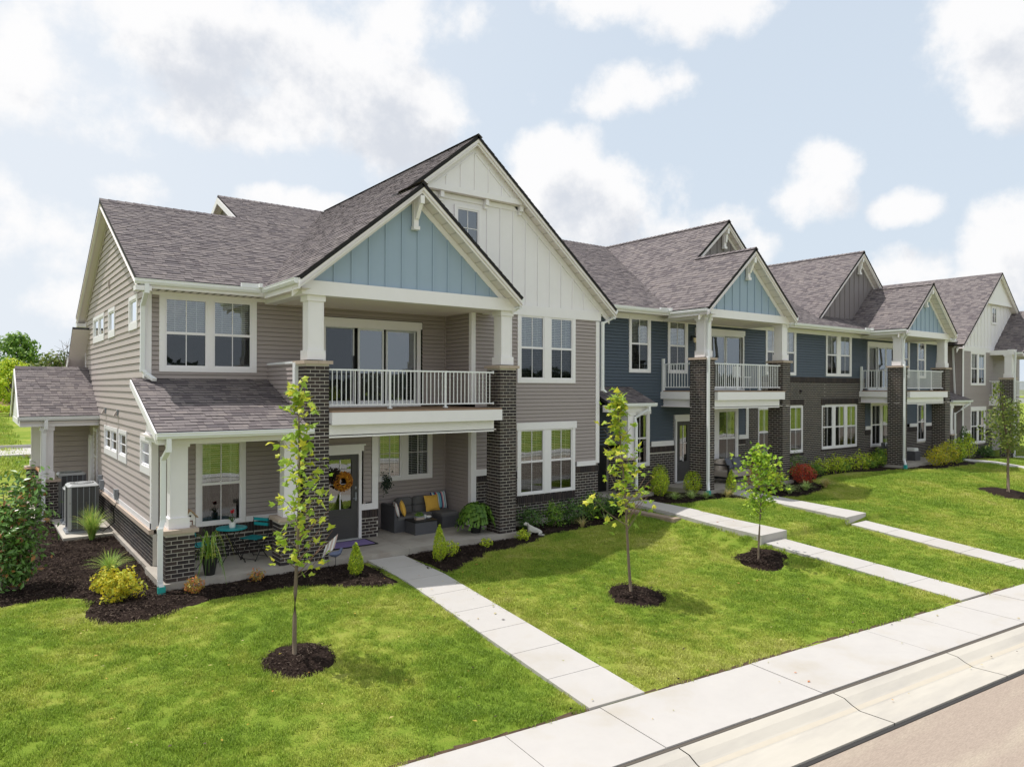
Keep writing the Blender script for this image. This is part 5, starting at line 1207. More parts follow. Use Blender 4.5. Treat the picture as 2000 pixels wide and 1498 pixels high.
XB3 = 33.62; HW3 = 2.42; ZF3 = ZB2-SL2*HW3
small_gable(XB3, ZB2, SL2, HW3, 31.47, 36.08, F2+5.74-.02, H3)
XC3 = 32.4
roof([(XB3-HW3,14.15,ZF3),(XB3,14.15,ZB2),(XB3,16.88,ZB2),(XB3-HW3,16.88,ZF3)], H3)
roof([(XB3,14.15,ZB2),(XB3+HW3,14.15,ZF3),(XB3+HW3,15.9,ZF3),(XB3,mainy(ZB2)+.1,ZB2)], H3)
roof([(XC3-3.9,16.6,ZC2-SL2*3.9),(XC3,16.6,ZC2),(XC3,YR+.4,ZC2)], H3)
roof([(XC3,16.6,ZC2),(XC3+3.65,16.6,ZC2-SL2*3.65),(XC3,YR,ZC2)], H3)
cross_gable(XC3, ZC2, SL2, 3.65, H3, 0, 0)
roof([(27.5,15.75,6.18),(39.6,15.75,6.18),(37.5,mainy(8.9),8.9),(36.0,YR,ZC2),(27.5,YR,ZC2)], H3)
roof([(27.5,YR,ZC2),(36,YR,ZC2),(36,YR+7,ZC2-3.5),(27.5,YR+7,ZC2-3.5)], H3)
ridge_cap((27.5,YR,ZC2+.02), (36,YR,ZC2+.02), H3); ridge_cap((XC3,16.6,ZC2+.02), (XC3,YR,ZC2+.02), H3)
mb = MB(); mb.box(28.6, 40.2, 15.72, 15.76, 6.0, 6.16, 'white_trim'); mb.poly([(28.6,15.74,6.02),(40.2,15.74,6.02),(40.2,16.32,6.02),(28.6,16.32,6.02)], 'soffit'); mb.build('fascia', H3)
gutter((28.6,15.62,6.17), (31.1,15.62,6.17), (0,-1,0), H3); gutter((36.3,15.62,6.1), (40.1,15.62,6.1), (0,-1,0), H3)
# ================= building 4: far grey house =================
H4 = empty('grey_town_house', (42.5, 15.6, .05), 'farthest grey town house, at the right edge behind the leafy street tree', 'house', 'attached town houses', world=True)
F4 = .05; ZA4 = 9.92; XA4 = 44.5
a1 = window(fr, [(41.42,42.10),(42.34,43.02)], 3.95, 5.45, H4, cas=.1, mid=4.7, blind=.6, curtain=True)
a2 = window(fr, [(41.42,42.10),(42.34,43.02)], .92, 2.48, H4, cas=.1, mid=1.7, blind=0, head=.2, curtain=True)
siding(fr, 40.42, 47, 1.50, 5.62, .102, 'grey_siding', H4, [a1, a2, (44.15,47,2.7,5.6), (44.15,47,0,2.7)])
bricks(fr, 40.3, 44.1, -.1, 1.36, H4, holes=[a2], soldier=True)
mb = MB(); fr.box(mb, 40.28, 40.42, 0, 5.6, 0, .035, 'white_trim'); fr.box(mb, 40.42, 41.3, 1.36, 1.50, 0, .034, 'white_trim'); fr.box(mb, 40.28, 44.4, 5.58, 5.85, 0, .04, 'white_trim'); mb.build('corner_board', H4)
fside = leftw(40.30); siding(fside, 15.62, 17.5, 0, 5.9, .102, 'grey_siding', H4); siding(fw, 39.3, 40.3, .4, 6.0, .102, 'grey_siding', H4)
fback = front(16.9); siding(fback, 44.1, 52, 0, 5.7, .102, 'grey_siding', H4, []); window(fback, [(45.6,46.3)], 3.9, 5.5, H4, cas=.1, mid=4.7, blind=.3)
fS4 = leftw(52); mb = MB(); mb.box(44.05, 44.1, 15.6, 16.9, 0, 5.7, 'grey_siding'); mb.build('end_wall', H4)
g4 = lambda x: ZA4-.10-SL*abs(x-XA4)
mb = MB(); mb.poly([(40.2,15.6,5.85),(48.8,15.6,5.85),(48.8,15.6,g4(48.8)),(XA4,15.6,g4(XA4)),(40.2,15.6,g4(40.2))], 'white_panel'); mb.build('gable_panel', H4)
x = 40.9
while x < 47: mb = MB(); mb.box(x-.02, x+.02, 15.578, 15.599, 5.86, g4(x)-.12, 'white_panel'); mb.build('batten', H4); x += .43
hw4 = 1.86; zT4 = ZA4-.2-SL*hw4
mb = MB(); mb.poly([(XA4-hw4-.1,yT,zT4),(XA4+hw4+.1,yT,zT4),(XA4,yT,ZA4-.12)], 'white_panel'); mb.poly([(XA4-hw4-.1,yT,zT4),(XA4+hw4+.1,yT,zT4),(XA4+hw4+.1,15.6,zT4),(XA4-hw4-.1,15.6,zT4)], 'soffit'); mb.box(XA4-hw4+.08, XA4+hw4-.08, yT-.025, yT-.001, zT4, zT4+.14, 'white_trim'); mb.build('gable_panel', H4)
window(front(15.585), [(44.05,44.55)], 7.25, 8.0, H4, cas=.07, mid=None, hm=True, blind=0, deep=.012)
gable_trim(XA4, ZA4, 4.9, SL, 15.25, 15.6, H4, bw=.2, rx=2.4, bracket=False)
roof([(XA4-4.9,15.25,ZA4-SL*4.9),(XA4,15.25,ZA4),(XA4,25.5,ZA4),(XA4-4.9,25.5,ZA4-SL*4.9)], H4)
XB4 = 46.9; ZB4 = 7.98
roof([(XB4-2.85,14.1,ZB4-SB*2.85),(XB4,14.1,ZB4),(XB4,15.9,ZB4),(XB4-2.85,15.58,ZB4-SB*2.85)], H4)
roof([(XA4,15.25,ZA4),(XB4+3,15.25,ZA4-SL*5.4),(XB4+3,25.5,ZA4-SL*5.4),(XA4,25.5,ZA4)], H4)
gable_trim(XB4, ZB4, 2.85, SB, 14.1, 14.54, H4, bw=.2); gable_face(XB4, 5.72, 44.2, 49.6, lambda x: max(5.725, ZB4-.12-SB*abs(x-XB4)), 14.54, 'blue_panel', H4, 44.6)
gutter((XB4-2.9,15.6,ZB4-SB*2.85), (XB4-2.9,14.16,ZB4-SB*2.85), (-1,0,0), H4)
pillar(43.66, 44.16, 14.5, 15.08, -.1, F4+4.12, H4); column(43.75, 44.07, 14.58, 14.9, F4+4.2, 5.5, H4)
pillar(48.6, 49.1, 14.5, 15.08, -.1, F4+4.12, H4); column(48.7, 49.0, 14.58, 14.9, F4+4.2, 5.5, H4)
mb = MB(); mb.box(43.7, 49.1, 14.46, 14.74, 5.45, 5.73, 'white_trim'); mb.box(43.72, 43.98, 14.74, 15.6, 5.45, 5.7, 'white_trim'); mb.build('gable_beam', H4)
mb = MB(); mb.box(44.16, 48.5, 14.38, 14.66, F4+2.84, F4+3.1, 'white_trim'); mb.box(43.66, 43.8, 15.0, 15.6, F4+2.7, F4+3.1, 'white_trim'); mb.box(43.7, 49, 14.5, 16.9, F4+2.9, F4+3.09, 'soffit'); mb.build('balcony_fascia', H4)
railing((44.17,14.62,0), (48.5,14.62,0), F4+3.16, H4); railing((43.72,15.58,0), (43.72,15.1,0), F4+3.16, H4)
downspout([(43.8,14.4,5.6),(43.8,14.45,4.5),(43.72,14.42,4.1),(43.72,14.42,.0)], H4)
slab_part([(43.6,14.4),(49.5,14.4),(49.5,16.9),(43.6,16.9)], -.3, F4-.02, 'concrete_porch', 'porch_slab', H4)
downspout([(40.1,15.7,6.0),(40.1,15.75,5.9),(40.22,16.0,5.7),(40.22,15.9,3.3)], H4)
portico(38.2, 40.5, 15.3, F2-.1, 3.6, H4, pierx=(38.4,38.88))
core(40.5, 52, 17.6, 25, 0, 5.6, H4)
# ================= plants =================
def leaf_star(seed, size):
    r = random.Random(seed); mb = MB(); k = mb.mi('leaf_maple'); pts = [(0, -.1)]
    for i, (a, l) in enumerate(((200,.42),(168,.30),(150,.55),(118,.32),(90,.72),(62,.32),(30,.55),(12,.30),(-20,.42))):
        pts.append((math.cos(R(a))*l*size*r.uniform(.85,1.15), (math.sin(R(a))*l+.25)*size*r.uniform(.85,1.15)))
    for x, y in pts: mb.v.append((x, y*1.0 if (x, y) != pts[0] else 0, -abs(x)*.35+r.uniform(-.01,.01)))
    for i in range(1, len(pts)-1): mb.f.append((0, i+1, i)); mb.m.append(k)
    return mb
LEAF = {}
def leafmeshes(mname, size, n=3):
    key = (mname, size)
    if key not in LEAF:
        L = []
        for i in range(n):
            mb = leaf_star(i, size); mb.mats = [mname]; L.append((mb.mesh('leaf'), mb))
        LEAF[key] = L
    return LEAF[key]
def rmat(rng, up=.5):
    return Matrix.Rotation(rng.uniform(0, 6.28), 4, 'Z') @ Matrix.Rotation(rng.uniform(-1.1, 1.1), 4, 'X') @ Matrix.Rotation(rng.uniform(-.8, .8), 4, 'Y')
def young_tree(x, y, z, h, lo, label, lm, size, seed, shape, nleaf, lean=(0,0), bare=0, single=260, trunk=.028):
    rng = random.Random(seed); T = empty('young_tree', (x, y, z), label, 'tree', 'young trees in the front lawns')
    mb = MB(); P = []; n = 12
    for i in range(n+1):
        t_ = i/n; P.append((lean[0]*t_+.02*math.sin(t_*7+seed), lean[1]*t_+.02*math.cos(t_*6+seed), -.05+h*.97*t_))
    mb.tube(P, [trunk*(1-.8*i/n) for i in range(n+1)], 'bark_young', 7); mb.build('trunk', T, smooth=True)
    def tp(t_): i = min(n-1, int(t_*n)); f = t_*n-i; return Vector(P[i]).lerp(Vector(P[i+1]), f)
    tips = []
    nb = 26
    for i in range(nb+bare):
        t_ = lo+(1-lo)*((i % nb)+rng.random()*.6)/nb*.97; b = tp(t_); a = i*2.4+rng.uniform(-.4,.4); L = shape((t_-lo)/(1-lo))*rng.uniform(.65, 1.1)
        if L < .06: continue
        isb = i >= nb
        if isb: L *= 1.25; a = rng.uniform(-1.2, .6)
        d = Vector((math.cos(a), math.sin(a), rng.uniform(.55,1.0))).normalized(); q = [b]
        for j in range(1, 4): q.append(b+d*L*j/3+Vector((0,0,.06*L*j*j/3))+Vector((rng.uniform(-.02,.02),)*3))
        mb = MB(); mb.tube(q, [.009,.006,.004,.0025], 'twig' if isb else 'bark_young', 4); mb.build('branch', T)
        if not isb:
            for j in range(1, 4): tips.append((q[j], .5+.5*j/3, L))
    for i in range(10): tips.append((tp(.93+.07*i/10), 1.0, .15))
    ms = leafmeshes(lm, size); st_ = MB(); st_.mats = [lm]; made = 0
    for i in range(nleaf):
        p, w, L = tips[int(rng.random()*len(tips))]
        q = p+Vector((rng.gauss(0,1), rng.gauss(0,1), rng.gauss(0,.8)))*(.05+.12*L); s_ = rng.uniform(.65, 1.2)
        M_ = Matrix.Translation(q) @ rmat(rng) @ Matrix.Scale(s_, 4); me, mm = ms[i % 3]
        if made < single:
            o = link('leaf', me, T); o.matrix_basis = M_; made += 1
        else:
            b_ = len(st_.v); st_.v += [tuple(M_ @ Vector(v)) for v in mm.v]; st_.f += [tuple(b_+k for k in f) for f in mm.f]; st_.m += [0]*len(mm.f)
    if st_.f: st_.build('foliage', T, kind='stuff')
    return T
t1 = young_tree(3.85, 10.51, -.42, 4.27, .30, 'young maple with sparse lime leaves and bare twigs, in front of the blue bistro set', 'leaf_maple', .145, 4,
           lambda t_: .50*(1-t_)**.7+.08, 290, lean=(.07,.03), bare=9, trunk=.036)
young_tree(10.39, 9.91, -.45, 4.1, .33, 'young maple leaning left, in front of the lower double window, leaves lime and yellow', 'leaf_maple', .145, 11,
           lambda t_: .66*(1-t_)**.8+.10, 380, lean=(-.32,.12), bare=7, trunk=.033)
young_tree(14.53, 9.87, -.36, 2.62, .42, 'shortest young tree, bushy fan shaped light green leaves, beside the stepped walk', 'leaf_ginkgo', .11, 5,
           lambda t_: .55*max(0,math.sin(min(1, t_*1.0+.18)*2.85))**.7+.06, 640, lean=(.05,.0), trunk=.026)
rng = random.Random(9)
def leaf_cloud(n, fn, size, m, rng, mb=None, fold=.25, asp=.5):
    mb = mb or MB()
    for i in range(n):
        p, nrm = fn(rng); s_ = size*rng.uniform(.6, 1.25)
        d = (nrm+Vector((rng.gauss(0,.6), rng.gauss(0,.6), rng.gauss(0,.5)))).normalized(); a = d.cross(Vector((rng.gauss(0,1),rng.gauss(0,1),rng.gauss(0,1)))).normalized(); b = d.cross(a)
        mb.poly([p-a*s_*.5, p+b*s_*asp*.5+d*s_*fold*.3, p+a*s_*.5, p-b*s_*asp*.5+d*s_*fold*.3], m)
    return mb
def ell(rx, ry, rz, cz, lump=.18, seed=0, pw=.5, taper=0.0):
    ph = [(random.Random(seed+i).uniform(0,6.28)) for i in range(4)]
    def f(r):
        a = r.uniform(0, 6.28); z = r.uniform(-1, 1); q = math.sqrt(max(0, 1-z*z)); k = r.random()**pw*.5+.5
        k *= 1+lump*(math.sin(a*3+ph[0]+z*3)+.6*math.sin(a*5+ph[1]-z*5))
        tz = 1-taper*(z+1)/2
        v = Vector((math.cos(a)*q*rx*tz, math.sin(a)*q*ry*tz, z*rz))*k
        return v+Vector((0,0,cz)), Vector((v.x/rx, v.y/ry, v.z/rz+.3)).normalized()
    return f
def shrub(name, x, y, h, w, m, n, size, label, cat='shrub', group=None, taper=0.0, seed=1, stemh=None, lump=.15, asp=.5, z=None, flat=1.0):
    r = random.Random(seed); z0 = zt(x, y)+.02 if z is None else z; T = empty(name, (x, y, z0), label, cat, group)
    cz = h*.53; leaf_cloud(int(n*1.5), ell(w/2, w/2*flat, h*.5, cz, lump, seed, taper=taper), size*1.12, m, r, asp=asp*1.15).build('foliage', T, kind='stuff')
    mb = MB()
    for i in range(5):
        a = r.uniform(0, 6.28); mb.tube([(.02*math.cos(a), .02*math.sin(a), -.04), (w*.12*math.cos(a), w*.12*math.sin(a), h*.35), (w*.22*math.cos(a), w*.22*math.sin(a), h*.7)], [.012,.008,.004], 'bark_young', 4)
    mb.build('stems', T); return T
def grass_clump(x, y, h, w, m, n, label, name='ornamental_grass', group=None, droop=.5, seed=1, bw=.006, z=None, cat='grass clump', zoff=.02, base=.05):
    r = random.Random(seed); z0 = zt(x, y)+zoff if z is None else z; T = empty(name, (x, y, z0), label, cat, group); mb = MB()
    for i in range(n):
        a = r.uniform(0, 6.28); L = h*r.uniform(.6, 1.1); out = w/2*r.uniform(.2, 1.1); dx, dy = math.cos(a), math.sin(a); b0 = r.uniform(0, base); wv = Vector((-dy, dx, 0))*bw*r.uniform(.6,1.3)
        pts = []
        for j in range(5):
            t_ = j/4; pts.append(Vector((dx*(b0+out*t_**1.6), dy*(b0+out*t_**1.6), L*(t_-droop*(out/(w/2))*t_**2.6*.75))))
        for j in range(4):
            k0 = 1-j/4*.6; k1 = 1-(j+1)/4*.9; mb.poly([pts[j]-wv*k0, pts[j]+wv*k0, pts[j+1]+wv*k1, pts[j+1]-wv*k1], m)
    mb.build('blades', T, kind='stuff'); return T
# broadleaf bush at the left edge
T = empty('magnolia_bush', (.63, 16.2, -.17), 'tall bush with glossy green and bronze leaves at the left edge', 'bush'); r = random.Random(3); mb = MB(); tips = []
for i in range(15):
    a = i*2.399; L = r.uniform(1.2, 2.15); sp = r.uniform(.2, .52)*(1.15 if L < 1.8 else .8); q = [(.02*math.cos(a),.02*math.sin(a),-.05)]
    for j in range(1, 6): t_ = j/5; q.append((math.cos(a)*sp*t_**.8+r.uniform(-.03,.03), math.sin(a)*sp*t_**.8+r.uniform(-.03,.03), L*t_))
    mb.tube(q, [.02,.014,.011,.008,.006,.004], 'bark_young', 5); tips += [(Vector(q[j]), j) for j in (1,2,3,4,5)]
mb.build('stems', T)
def fm(r_):
    p, j = tips[int(r_.random()*len(tips))]; v = Vector((r_.gauss(0,1), r_.gauss(0,1), r_.gauss(0,1)*.9)); return p+v*(.15 if j > 1 else .10), v.normalized()*.6+Vector((0,0,.8))
leaf_cloud(3400, fm, .13, 'leaf_magnolia', r, asp=.45).build('foliage', T, kind='stuff')
grass_clump(2.35, 20.35, 1.0, 1.0, 'leaf_reed', 420, 'tall green ornamental grass in front of the air conditioners', droop=.55, seed=2, bw=.006)
grass_clump(2.2, 16.35, .62, .95, 'leaf_reed', 300, 'yellow green ornamental grass behind the golden shrub', droop=.7, seed=3, bw=.006)
shrub('golden_shrub', 2.1, 14.33, .52, .62, 'leaf_yellow', 900, .065, 'golden shrub at the tip of the mulch bed, front one of the two', seed=5, lump=.42, group='golden shrubs by the side bed')
shrub('golden_shrub', 1.98, 15.0, .42, .45, 'leaf_yellow', 480, .06, 'smaller golden shrub touching the ornamental grass', seed=6, lump=.25, group='golden shrubs by the side bed')
shrub('barberry', 3.24, 14.02, .30, .36, 'leaf_orange', 330, .04, 'small orange shrub beside the white brick pillar downspout', seed=7, group='small orange shrubs')
shrub('barberry', 4.42, 14.15, .26, .30, 'leaf_orange', 170, .04, 'sparse orange shrub in front of the bistro chairs', seed=8, lump=.3, group='small orange shrubs')
shrub('arborvitae', 6.15, 13.42, .66, .44, 'leaf_arbor', 1900, .036, 'cone shaped evergreen left of the front walk', 'evergreen', 'small cone evergreens', taper=.72, seed=9, lump=.05, asp=.35)
shrub('arborvitae', 8.1, 13.42, .80, .44, 'leaf_arbor', 1900, .036, 'taller cone shaped evergreen right of the front walk', 'evergreen', 'small cone evergreens', taper=.75, seed=10, lump=.06, asp=.35)
shrub('golden_shrub', 8.55, 13.72, .36, .42, 'leaf_lime', 260, .05, 'lime shrub tucked behind the right hand cone evergreen', seed=11)
shrub('golden_shrub', 9.75, 14.02, .22, .28, 'leaf_lime', 150, .045, 'tiny lime shrub below the hanging fern', seed=12, lump=.3)
shrub('golden_shrub', 10.95, 14.13, .26, .34, 'leaf_lime', 260, .045, 'small lime shrub next to the dog statue', seed=13, lump=.25)
for i, (x, y, h, w, m, lb) in enumerate(((11.95,15.15,.48,.62,'leaf_deep','dark green shrub behind the dog statue'),(12.65,14.98,.58,.52,'leaf_green','bright green rose shrub on a thin stem under the double window'),
        (13.35,14.98,.55,.62,'leaf_deep','dark green shrub behind the arching straw grass'),(14.1,14.98,.62,.60,'leaf_green','bright green shrub at the grey house corner'),(14.6,14.7,.45,.5,'leaf_deep','low dark shrub beside the stone retaining wall'))):
    shrub('garden_shrub', x, y, h*1.15, w*1.12, m, 700, .055, lb, seed=20+i, lump=.3, group='shrubs under the double window')
grass_clump(13.3, 14.55, .36, .62, 'leaf_straw', 60, 'straw coloured arching grass in the shaded bed', droop=.8, seed=31, bw=.009)
grass_clump(14.15, 14.5, .30, .4, 'leaf_variegated', 45, 'small striped grass left of the second walk', droop=.7, seed=32, bw=.009)
# bed of the second house
for i, (x, y, h, w, m, lb) in enumerate(((17.05,15.1,.80,.62,'leaf_arbor','front left round evergreen by the portico pier'),(17.75,15.75,.88,.66,'leaf_arbor','round evergreen touching the one by the portico pier'),(18.3,14.85,.72,.68,'leaf_arbor','round evergreen beside the grey loveseat porch pillar'))):
    shrub('evergreen_shrub', x, y, h, w, m, 1300, .045, lb, 'evergreen', 'round evergreens', seed=40+i, lump=.08, asp=.4, taper=.15)
shrub('arborvitae', 19.25, 14.1, .78, .5, 'leaf_arbor', 1300, .042, 'cone shaped evergreen in front of the grey loveseat', 'evergreen', 'small cone evergreens', taper=.7, seed=44, lump=.05, asp=.35)
for i, (x, y, h, w, lb) in enumerate(((16.85,14.35,.34,.62,'striped grass at the start of the second bed'),(17.45,14.2,.34,.62,'second striped grass, next to its twin'),(17.95,14.05,.28,.5,'low striped grass under the blue green drain boot'),(18.65,13.8,.34,.5,'pale straw striped grass beside the cone evergreen'))):
    grass_clump(x, y, h, w, 'leaf_variegated' if i != 3 else 'leaf_straw', 170, lb, 'lily_turf', 'striped grasses in the second bed', droop=.8, seed=50+i, bw=.008)
# bed of the third house
shrub('golden_shrub', 21.6, 14.1, .62, .7, 'leaf_lime', 700, .06, 'lime yellow shrub left of the red shrub', seed=61, lump=.25)
shrub('golden_shrub', 21.0, 14.4, .8, .55, 'leaf_orange', 360, .06, 'bronze shrub behind the small street tree crown', seed=60, lump=.3)
shrub('red_barberry', 23.35, 14.1, .72, .85, 'leaf_red', 1100, .05, 'round dark red shrub in front of the brick wall', seed=62, lump=.1)
for i, (x, y, m, lb) in enumerate(((20.9,13.1,'leaf_variegated','striped grass at the tip of the third bed'),(21.9,13.15,'leaf_variegated','striped grass between its twin and the red shrub'),(23.3,13.25,'leaf_straw','straw grass at the right end of the bed'))):
    grass_clump(x, y, .42, .75, m, 150, lb, 'lily_turf', 'striped grasses in the third bed', droop=.8, seed=64+i, bw=.011)
shrub('silver_grass', 25.0, 15.5, .9, .9, 'leaf_green', 500, .05, 'feathery green plant against the brick wall', seed=68, lump=.3)
for i in range(9):
    x = 26.2+i*.68; shrub('rose_bush', x, 15.35+.15*math.sin(i*2), .42+.3*((i*7) % 3)/2, .62+.16*((i*5) % 3)/2, 'leaf_lime' if i % 3 else 'leaf_green', 420, .06, ['leftmost low hedge rose under the brick windows','low rose bush, second from the left under the windows','low rose bush, third under the windows','taller rose bush below the triple window left pane','rose bush below the middle of the triple window','rose bush right of the triple window middle','rose bush under the right end of the triple window','rose bush near the wicker chair porch','rose bush nearest the third porch'][i], seed=70+i, lump=.35, group='rose bushes along the brick wall')
for i, (x, y, h, w, m, lb) in enumerate(((31.2,15.3,.8,.6,'leaf_green','green grass like shrub by the wicker chair'),(33.6,14.0,.85,.95,'leaf_yellow','left golden shrub by the third porch'),(34.7,14.0,1.0,1.05,'leaf_yellow','right golden shrub by the third porch, the taller'),(35.6,14.0,1.15,.9,'leaf_arbor','dark round shrub right of the golden pair'),(36.6,14.3,.6,.7,'leaf_deep','low dark shrub at the end of the golden row'),(38.5,14.6,1.2,.85,'leaf_arbor','cone evergreen by the far portico, front one'),(39.5,15.2,1.5,.8,'leaf_deep','darker cone evergreen at the far house corner'),(42.2,15.2,.6,.8,'leaf_deep','dark shrub under the far double window'))):
    shrub('border_shrub', x, y, h, w, m, 520, .075, lb, 'shrub', seed=90+i, lump=.15, taper=.5 if i in (5, 6) else .1)
# the leafy street tree at the right
T = empty('street_tree', (29.6, 9.95, -.1), 'leafy street tree at the right edge with green and bronze crown', 'tree'); r = random.Random(21); mb = MB()
mb.tube([(0,0,-.05),(.02,.02,.8),(-.03,0,1.6),(-.12,.05,2.4),(-.3,.1,3.3),(-.45,.15,3.95)], [.055,.045,.038,.03,.018,.006], 'bark_young', 7); mb.build('trunk', T, smooth=True)
mb = MB()
cl = [(0,0,1.9,.85,.55),(.35,-.1,2.25,.75,.5),(-.3,.1,2.2,.8,.5),(.05,.1,2.75,.7,.45),(-.35,0,2.9,.5,.4),(.55,.0,2.75,.45,.4),(-.45,.1,3.4,.33,.35),(-.55,.15,3.8,.18,.25),(.9,-.1,2.3,.4,.35),(-.85,.1,2.6,.35,.3),(.35,0,3.15,.35,.3),(-.6,-.2,1.9,.4,.35),(.6,.1,1.75,.4,.3)]
for cx, cy, cz, rx, rz in cl:
    q = [(0,0,1.3+.2*r.random()), (cx*.5, cy*.5, (1.4+cz)/2), (cx, cy, cz)]; mb.tube(q, [.016,.011,.005], 'bark_young', 4)
mb.build('limbs', T)
mb = MB()
for cx, cy, cz, rx, rz in cl:
    c_ = Vector((cx, cy, cz))
    def f3(r_, c_=c_, rx=rx, rz=rz):
        v = Vector((r_.gauss(0,1), r_.gauss(0,1), r_.gauss(0,1))).normalized()*r_.random()**.45; return c_+Vector((v.x*rx, v.y*rx, v.z*rz)), v+Vector((0,0,.4))
    leaf_cloud(int(330*rx), f3, .12, 'leaf_tree', r, mb)
mb.build('crown', T, kind='stuff')

def big_tree(x, y, h, w, m, n, leaf, seed, label, lo=.25, bare=False, name='background_tree'):
    r = random.Random(seed); z0 = zt(x, y); T = empty(name, (x, y, z0), label, 'tree', 'trees beyond the side lawn'); mb = MB()
    mb.tube([(0,0,-.2),(.05*w,0,h*.3),(0,.03*w,h*.6),(0,0,h*.9)], [h*.03,h*.024,h*.014,h*.004], 'bark', 8); lob = []
    for i in range(16):
        a = i*2.4; t_ = lo+(1-lo)*(i+.5)/16; rr = w/2*math.sin(math.pi*min(.97, .2+.75*(t_-lo)/(1-lo)))*r.uniform(.5,.85); c_ = Vector((math.cos(a)*rr, math.sin(a)*rr, h*t_*.96))
        mb.tube([(0,0,h*t_*.6), tuple(c_*.6+Vector((0,0,h*t_*.25))), tuple(c_)], [h*.012,h*.007,h*.003], 'bark', 5); lob.append((c_, w*r.uniform(.15,.27)))
        if bare:
            for j in range(5): d = Vector((r.gauss(0,1), r.gauss(0,1), r.uniform(.5,1.5))).normalized()*h*.16; mb.tube([tuple(c_), tuple(c_+d)], [h*.003,h*.001], 'bark', 3)
    mb.build('trunk', T, smooth=True)
    if bare: return T
    def f4(r_):
        c_, q = lob[int(r_.random()*len(lob))]; v = Vector((r_.gauss(0,1), r_.gauss(0,1), r_.gauss(0,1))).normalized()*r_.random()**.5*q; v.z *= .75; return c_+v, v.normalized()+Vector((0,0,.4))
    leaf_cloud(n, f4, leaf, m, r, asp=.75).build('crown', T, kind='stuff'); return T
for a in ((4.7,115.1,9.6,8.5,'leaf_green',5200,.42,1,'tallest green tree at the far left skyline'),(1.5,112,6.3,8.5,'leaf_green',3200,.42,2,'rounded green tree left of the tallest one'),
          (8.6,110,6.6,7.5,'leaf_tree',3600,.4,3,'mid green tree right of the tallest one'),(11.6,118,7.6,5.0,'leaf_dusky',3200,.40,5,'dark evergreen tree touching the house wall'),
          (5.5,103,5.2,7,'leaf_tree',3000,.4,6,'low olive tree in front of the tallest one'),(14.2,116,7,6,'leaf_dusky',1600,.42,8,'dark tree mostly behind the house'),(-6,118,7.5,10,'leaf_green',3000,.42,15,'green tree beyond the left edge of the lawn')):
    big_tree(*a)
big_tree(9.3, 104, 8.2, 5.5, 'leaf_tree', 0, .3, 7, 'bare branched tree between the green and dark ones', bare=True)
big_tree(3.0, 88, 5.6, 4.3, 'leaf_lime', 3600, .26, 9, 'young yellow green tree in front of the skyline trees', lo=.28)
mb = MB(); r = random.Random(4)
def f5(r_): x = r_.uniform(-16, 6); return Vector((x, 92+r_.uniform(-1.5, 1.5), 0.9+r_.random()**.6*(1.1+.5*math.sin(x*1.7)))), Vector((0,0,1))
o = leaf_cloud(5200, f5, .3, 'leaf_lime', r).build('hedge', None); tagp(o, 'loose yellow green undergrowth at the far edge of the side lawn', kind='stuff')
mb = MB(); mb.hexa([(-60,97,.3),(22,97,.3),(22,106,.3),(-60,106,.3),(-60,97,.95),(22,97,.95),(22,106,2.2),(-60,106,2.2)], 'far_field'); o = mb.build('bare_earth_bank'); tagp(o, kind='structure')
mb = MB(); mb.box(-14, 5.6, 44.8, 49.4, -.3, .12, 'concrete_walk'); mb.box(-14, 5.6, 49.4, 49.6, -.3, .3, 'concrete_walk'); o = mb.build('rear_drive'); tagp(o, kind='structure')
# wooded skyline across the street, which the windows mirror
mb = MB(); r = random.Random(8)
def f6(r_): x = r_.uniform(-70, 170); return Vector((x, -62+r_.uniform(-4, 4)-.0*x, -.5+r_.random()**.8*(6.2+.9*math.sin(x*.11)+.5*math.sin(x*.43)))), Vector((0,.6,.6))
o = leaf_cloud(20000, f6, 1.0, 'leaf_dusky', r, asp=.8).build('far_wood', None); tagp(o, 'dark wooded skyline across the street', kind='stuff')

# ================= things on the porches and in the beds =================
def rbox(mb, x0, x1, y0, y1, z0, z1, m, c=.03):
    """box with bevelled vertical and top edges"""
    P = []
    for z, i in ((z0,0),(z1-c,0),(z1,c)):
        P.append([(x0+i+c,y0+i,z),(x1-i-c,y0+i,z),(x1-i,y0+i+c,z),(x1-i,y1-i-c,z),(x1-i-c,y1-i,z),(x0+i+c,y1-i,z),(x0+i,y1-i-c,z),(x0+i,y0+i+c,z)])
    for a, b in zip(P[:-1], P[1:]):
        for i in range(8): mb.poly([a[i], a[(i+1) % 8], b[(i+1) % 8], b[i]], m)
    mb.poly(P[-1], m); mb.poly(P[0][::-1], m)
def pillow_mesh(mb, w, h, t, m, n=8, mats=None):
    for s_ in (1, -1):
        for i in range(n):
            for j in range(n):
                q = []
                for a, b in ((i,j),(i+1,j),(i+1,j+1),(i,j+1)):
                    u, v = a/n*2-1, b/n*2-1; k = max(0, (1-u*u)*(1-v*v))**.42; pin = 1-.07*(1-abs(u))*abs(v)**2-.0; pin2 = 1-.07*(1-abs(v))*abs(u)**2
                    q.append((u*w/2*pin2, s_*t/2*k, (v*h/2)*pin+h/2))
                mb.poly(q if s_ < 0 else q[::-1], mats[i % len(mats)] if mats else m)
for nme, c_ in (('st_white',(.75,.74,.72)),('st_navy',(.03,.05,.16)),('st_red',(.6,.06,.12)),('st_aqua',(.2,.5,.6)),('st_pink',(.75,.35,.38)),('st_coral',(.8,.38,.28))): mat(nme, c_, .85)
def pillow(name, loc, rz, tilt, w, h, t, m, label, group=None, mats=None, cat='pillow'):
    T = empty(name, loc, label, cat, group, rz); mb = MB(); pillow_mesh(mb, w, h, t, m, mats=mats, n=14 if mats else 8)
    o = mb.build('cover', T, smooth=True); o.rotation_euler = (tilt, 0, 0); return T
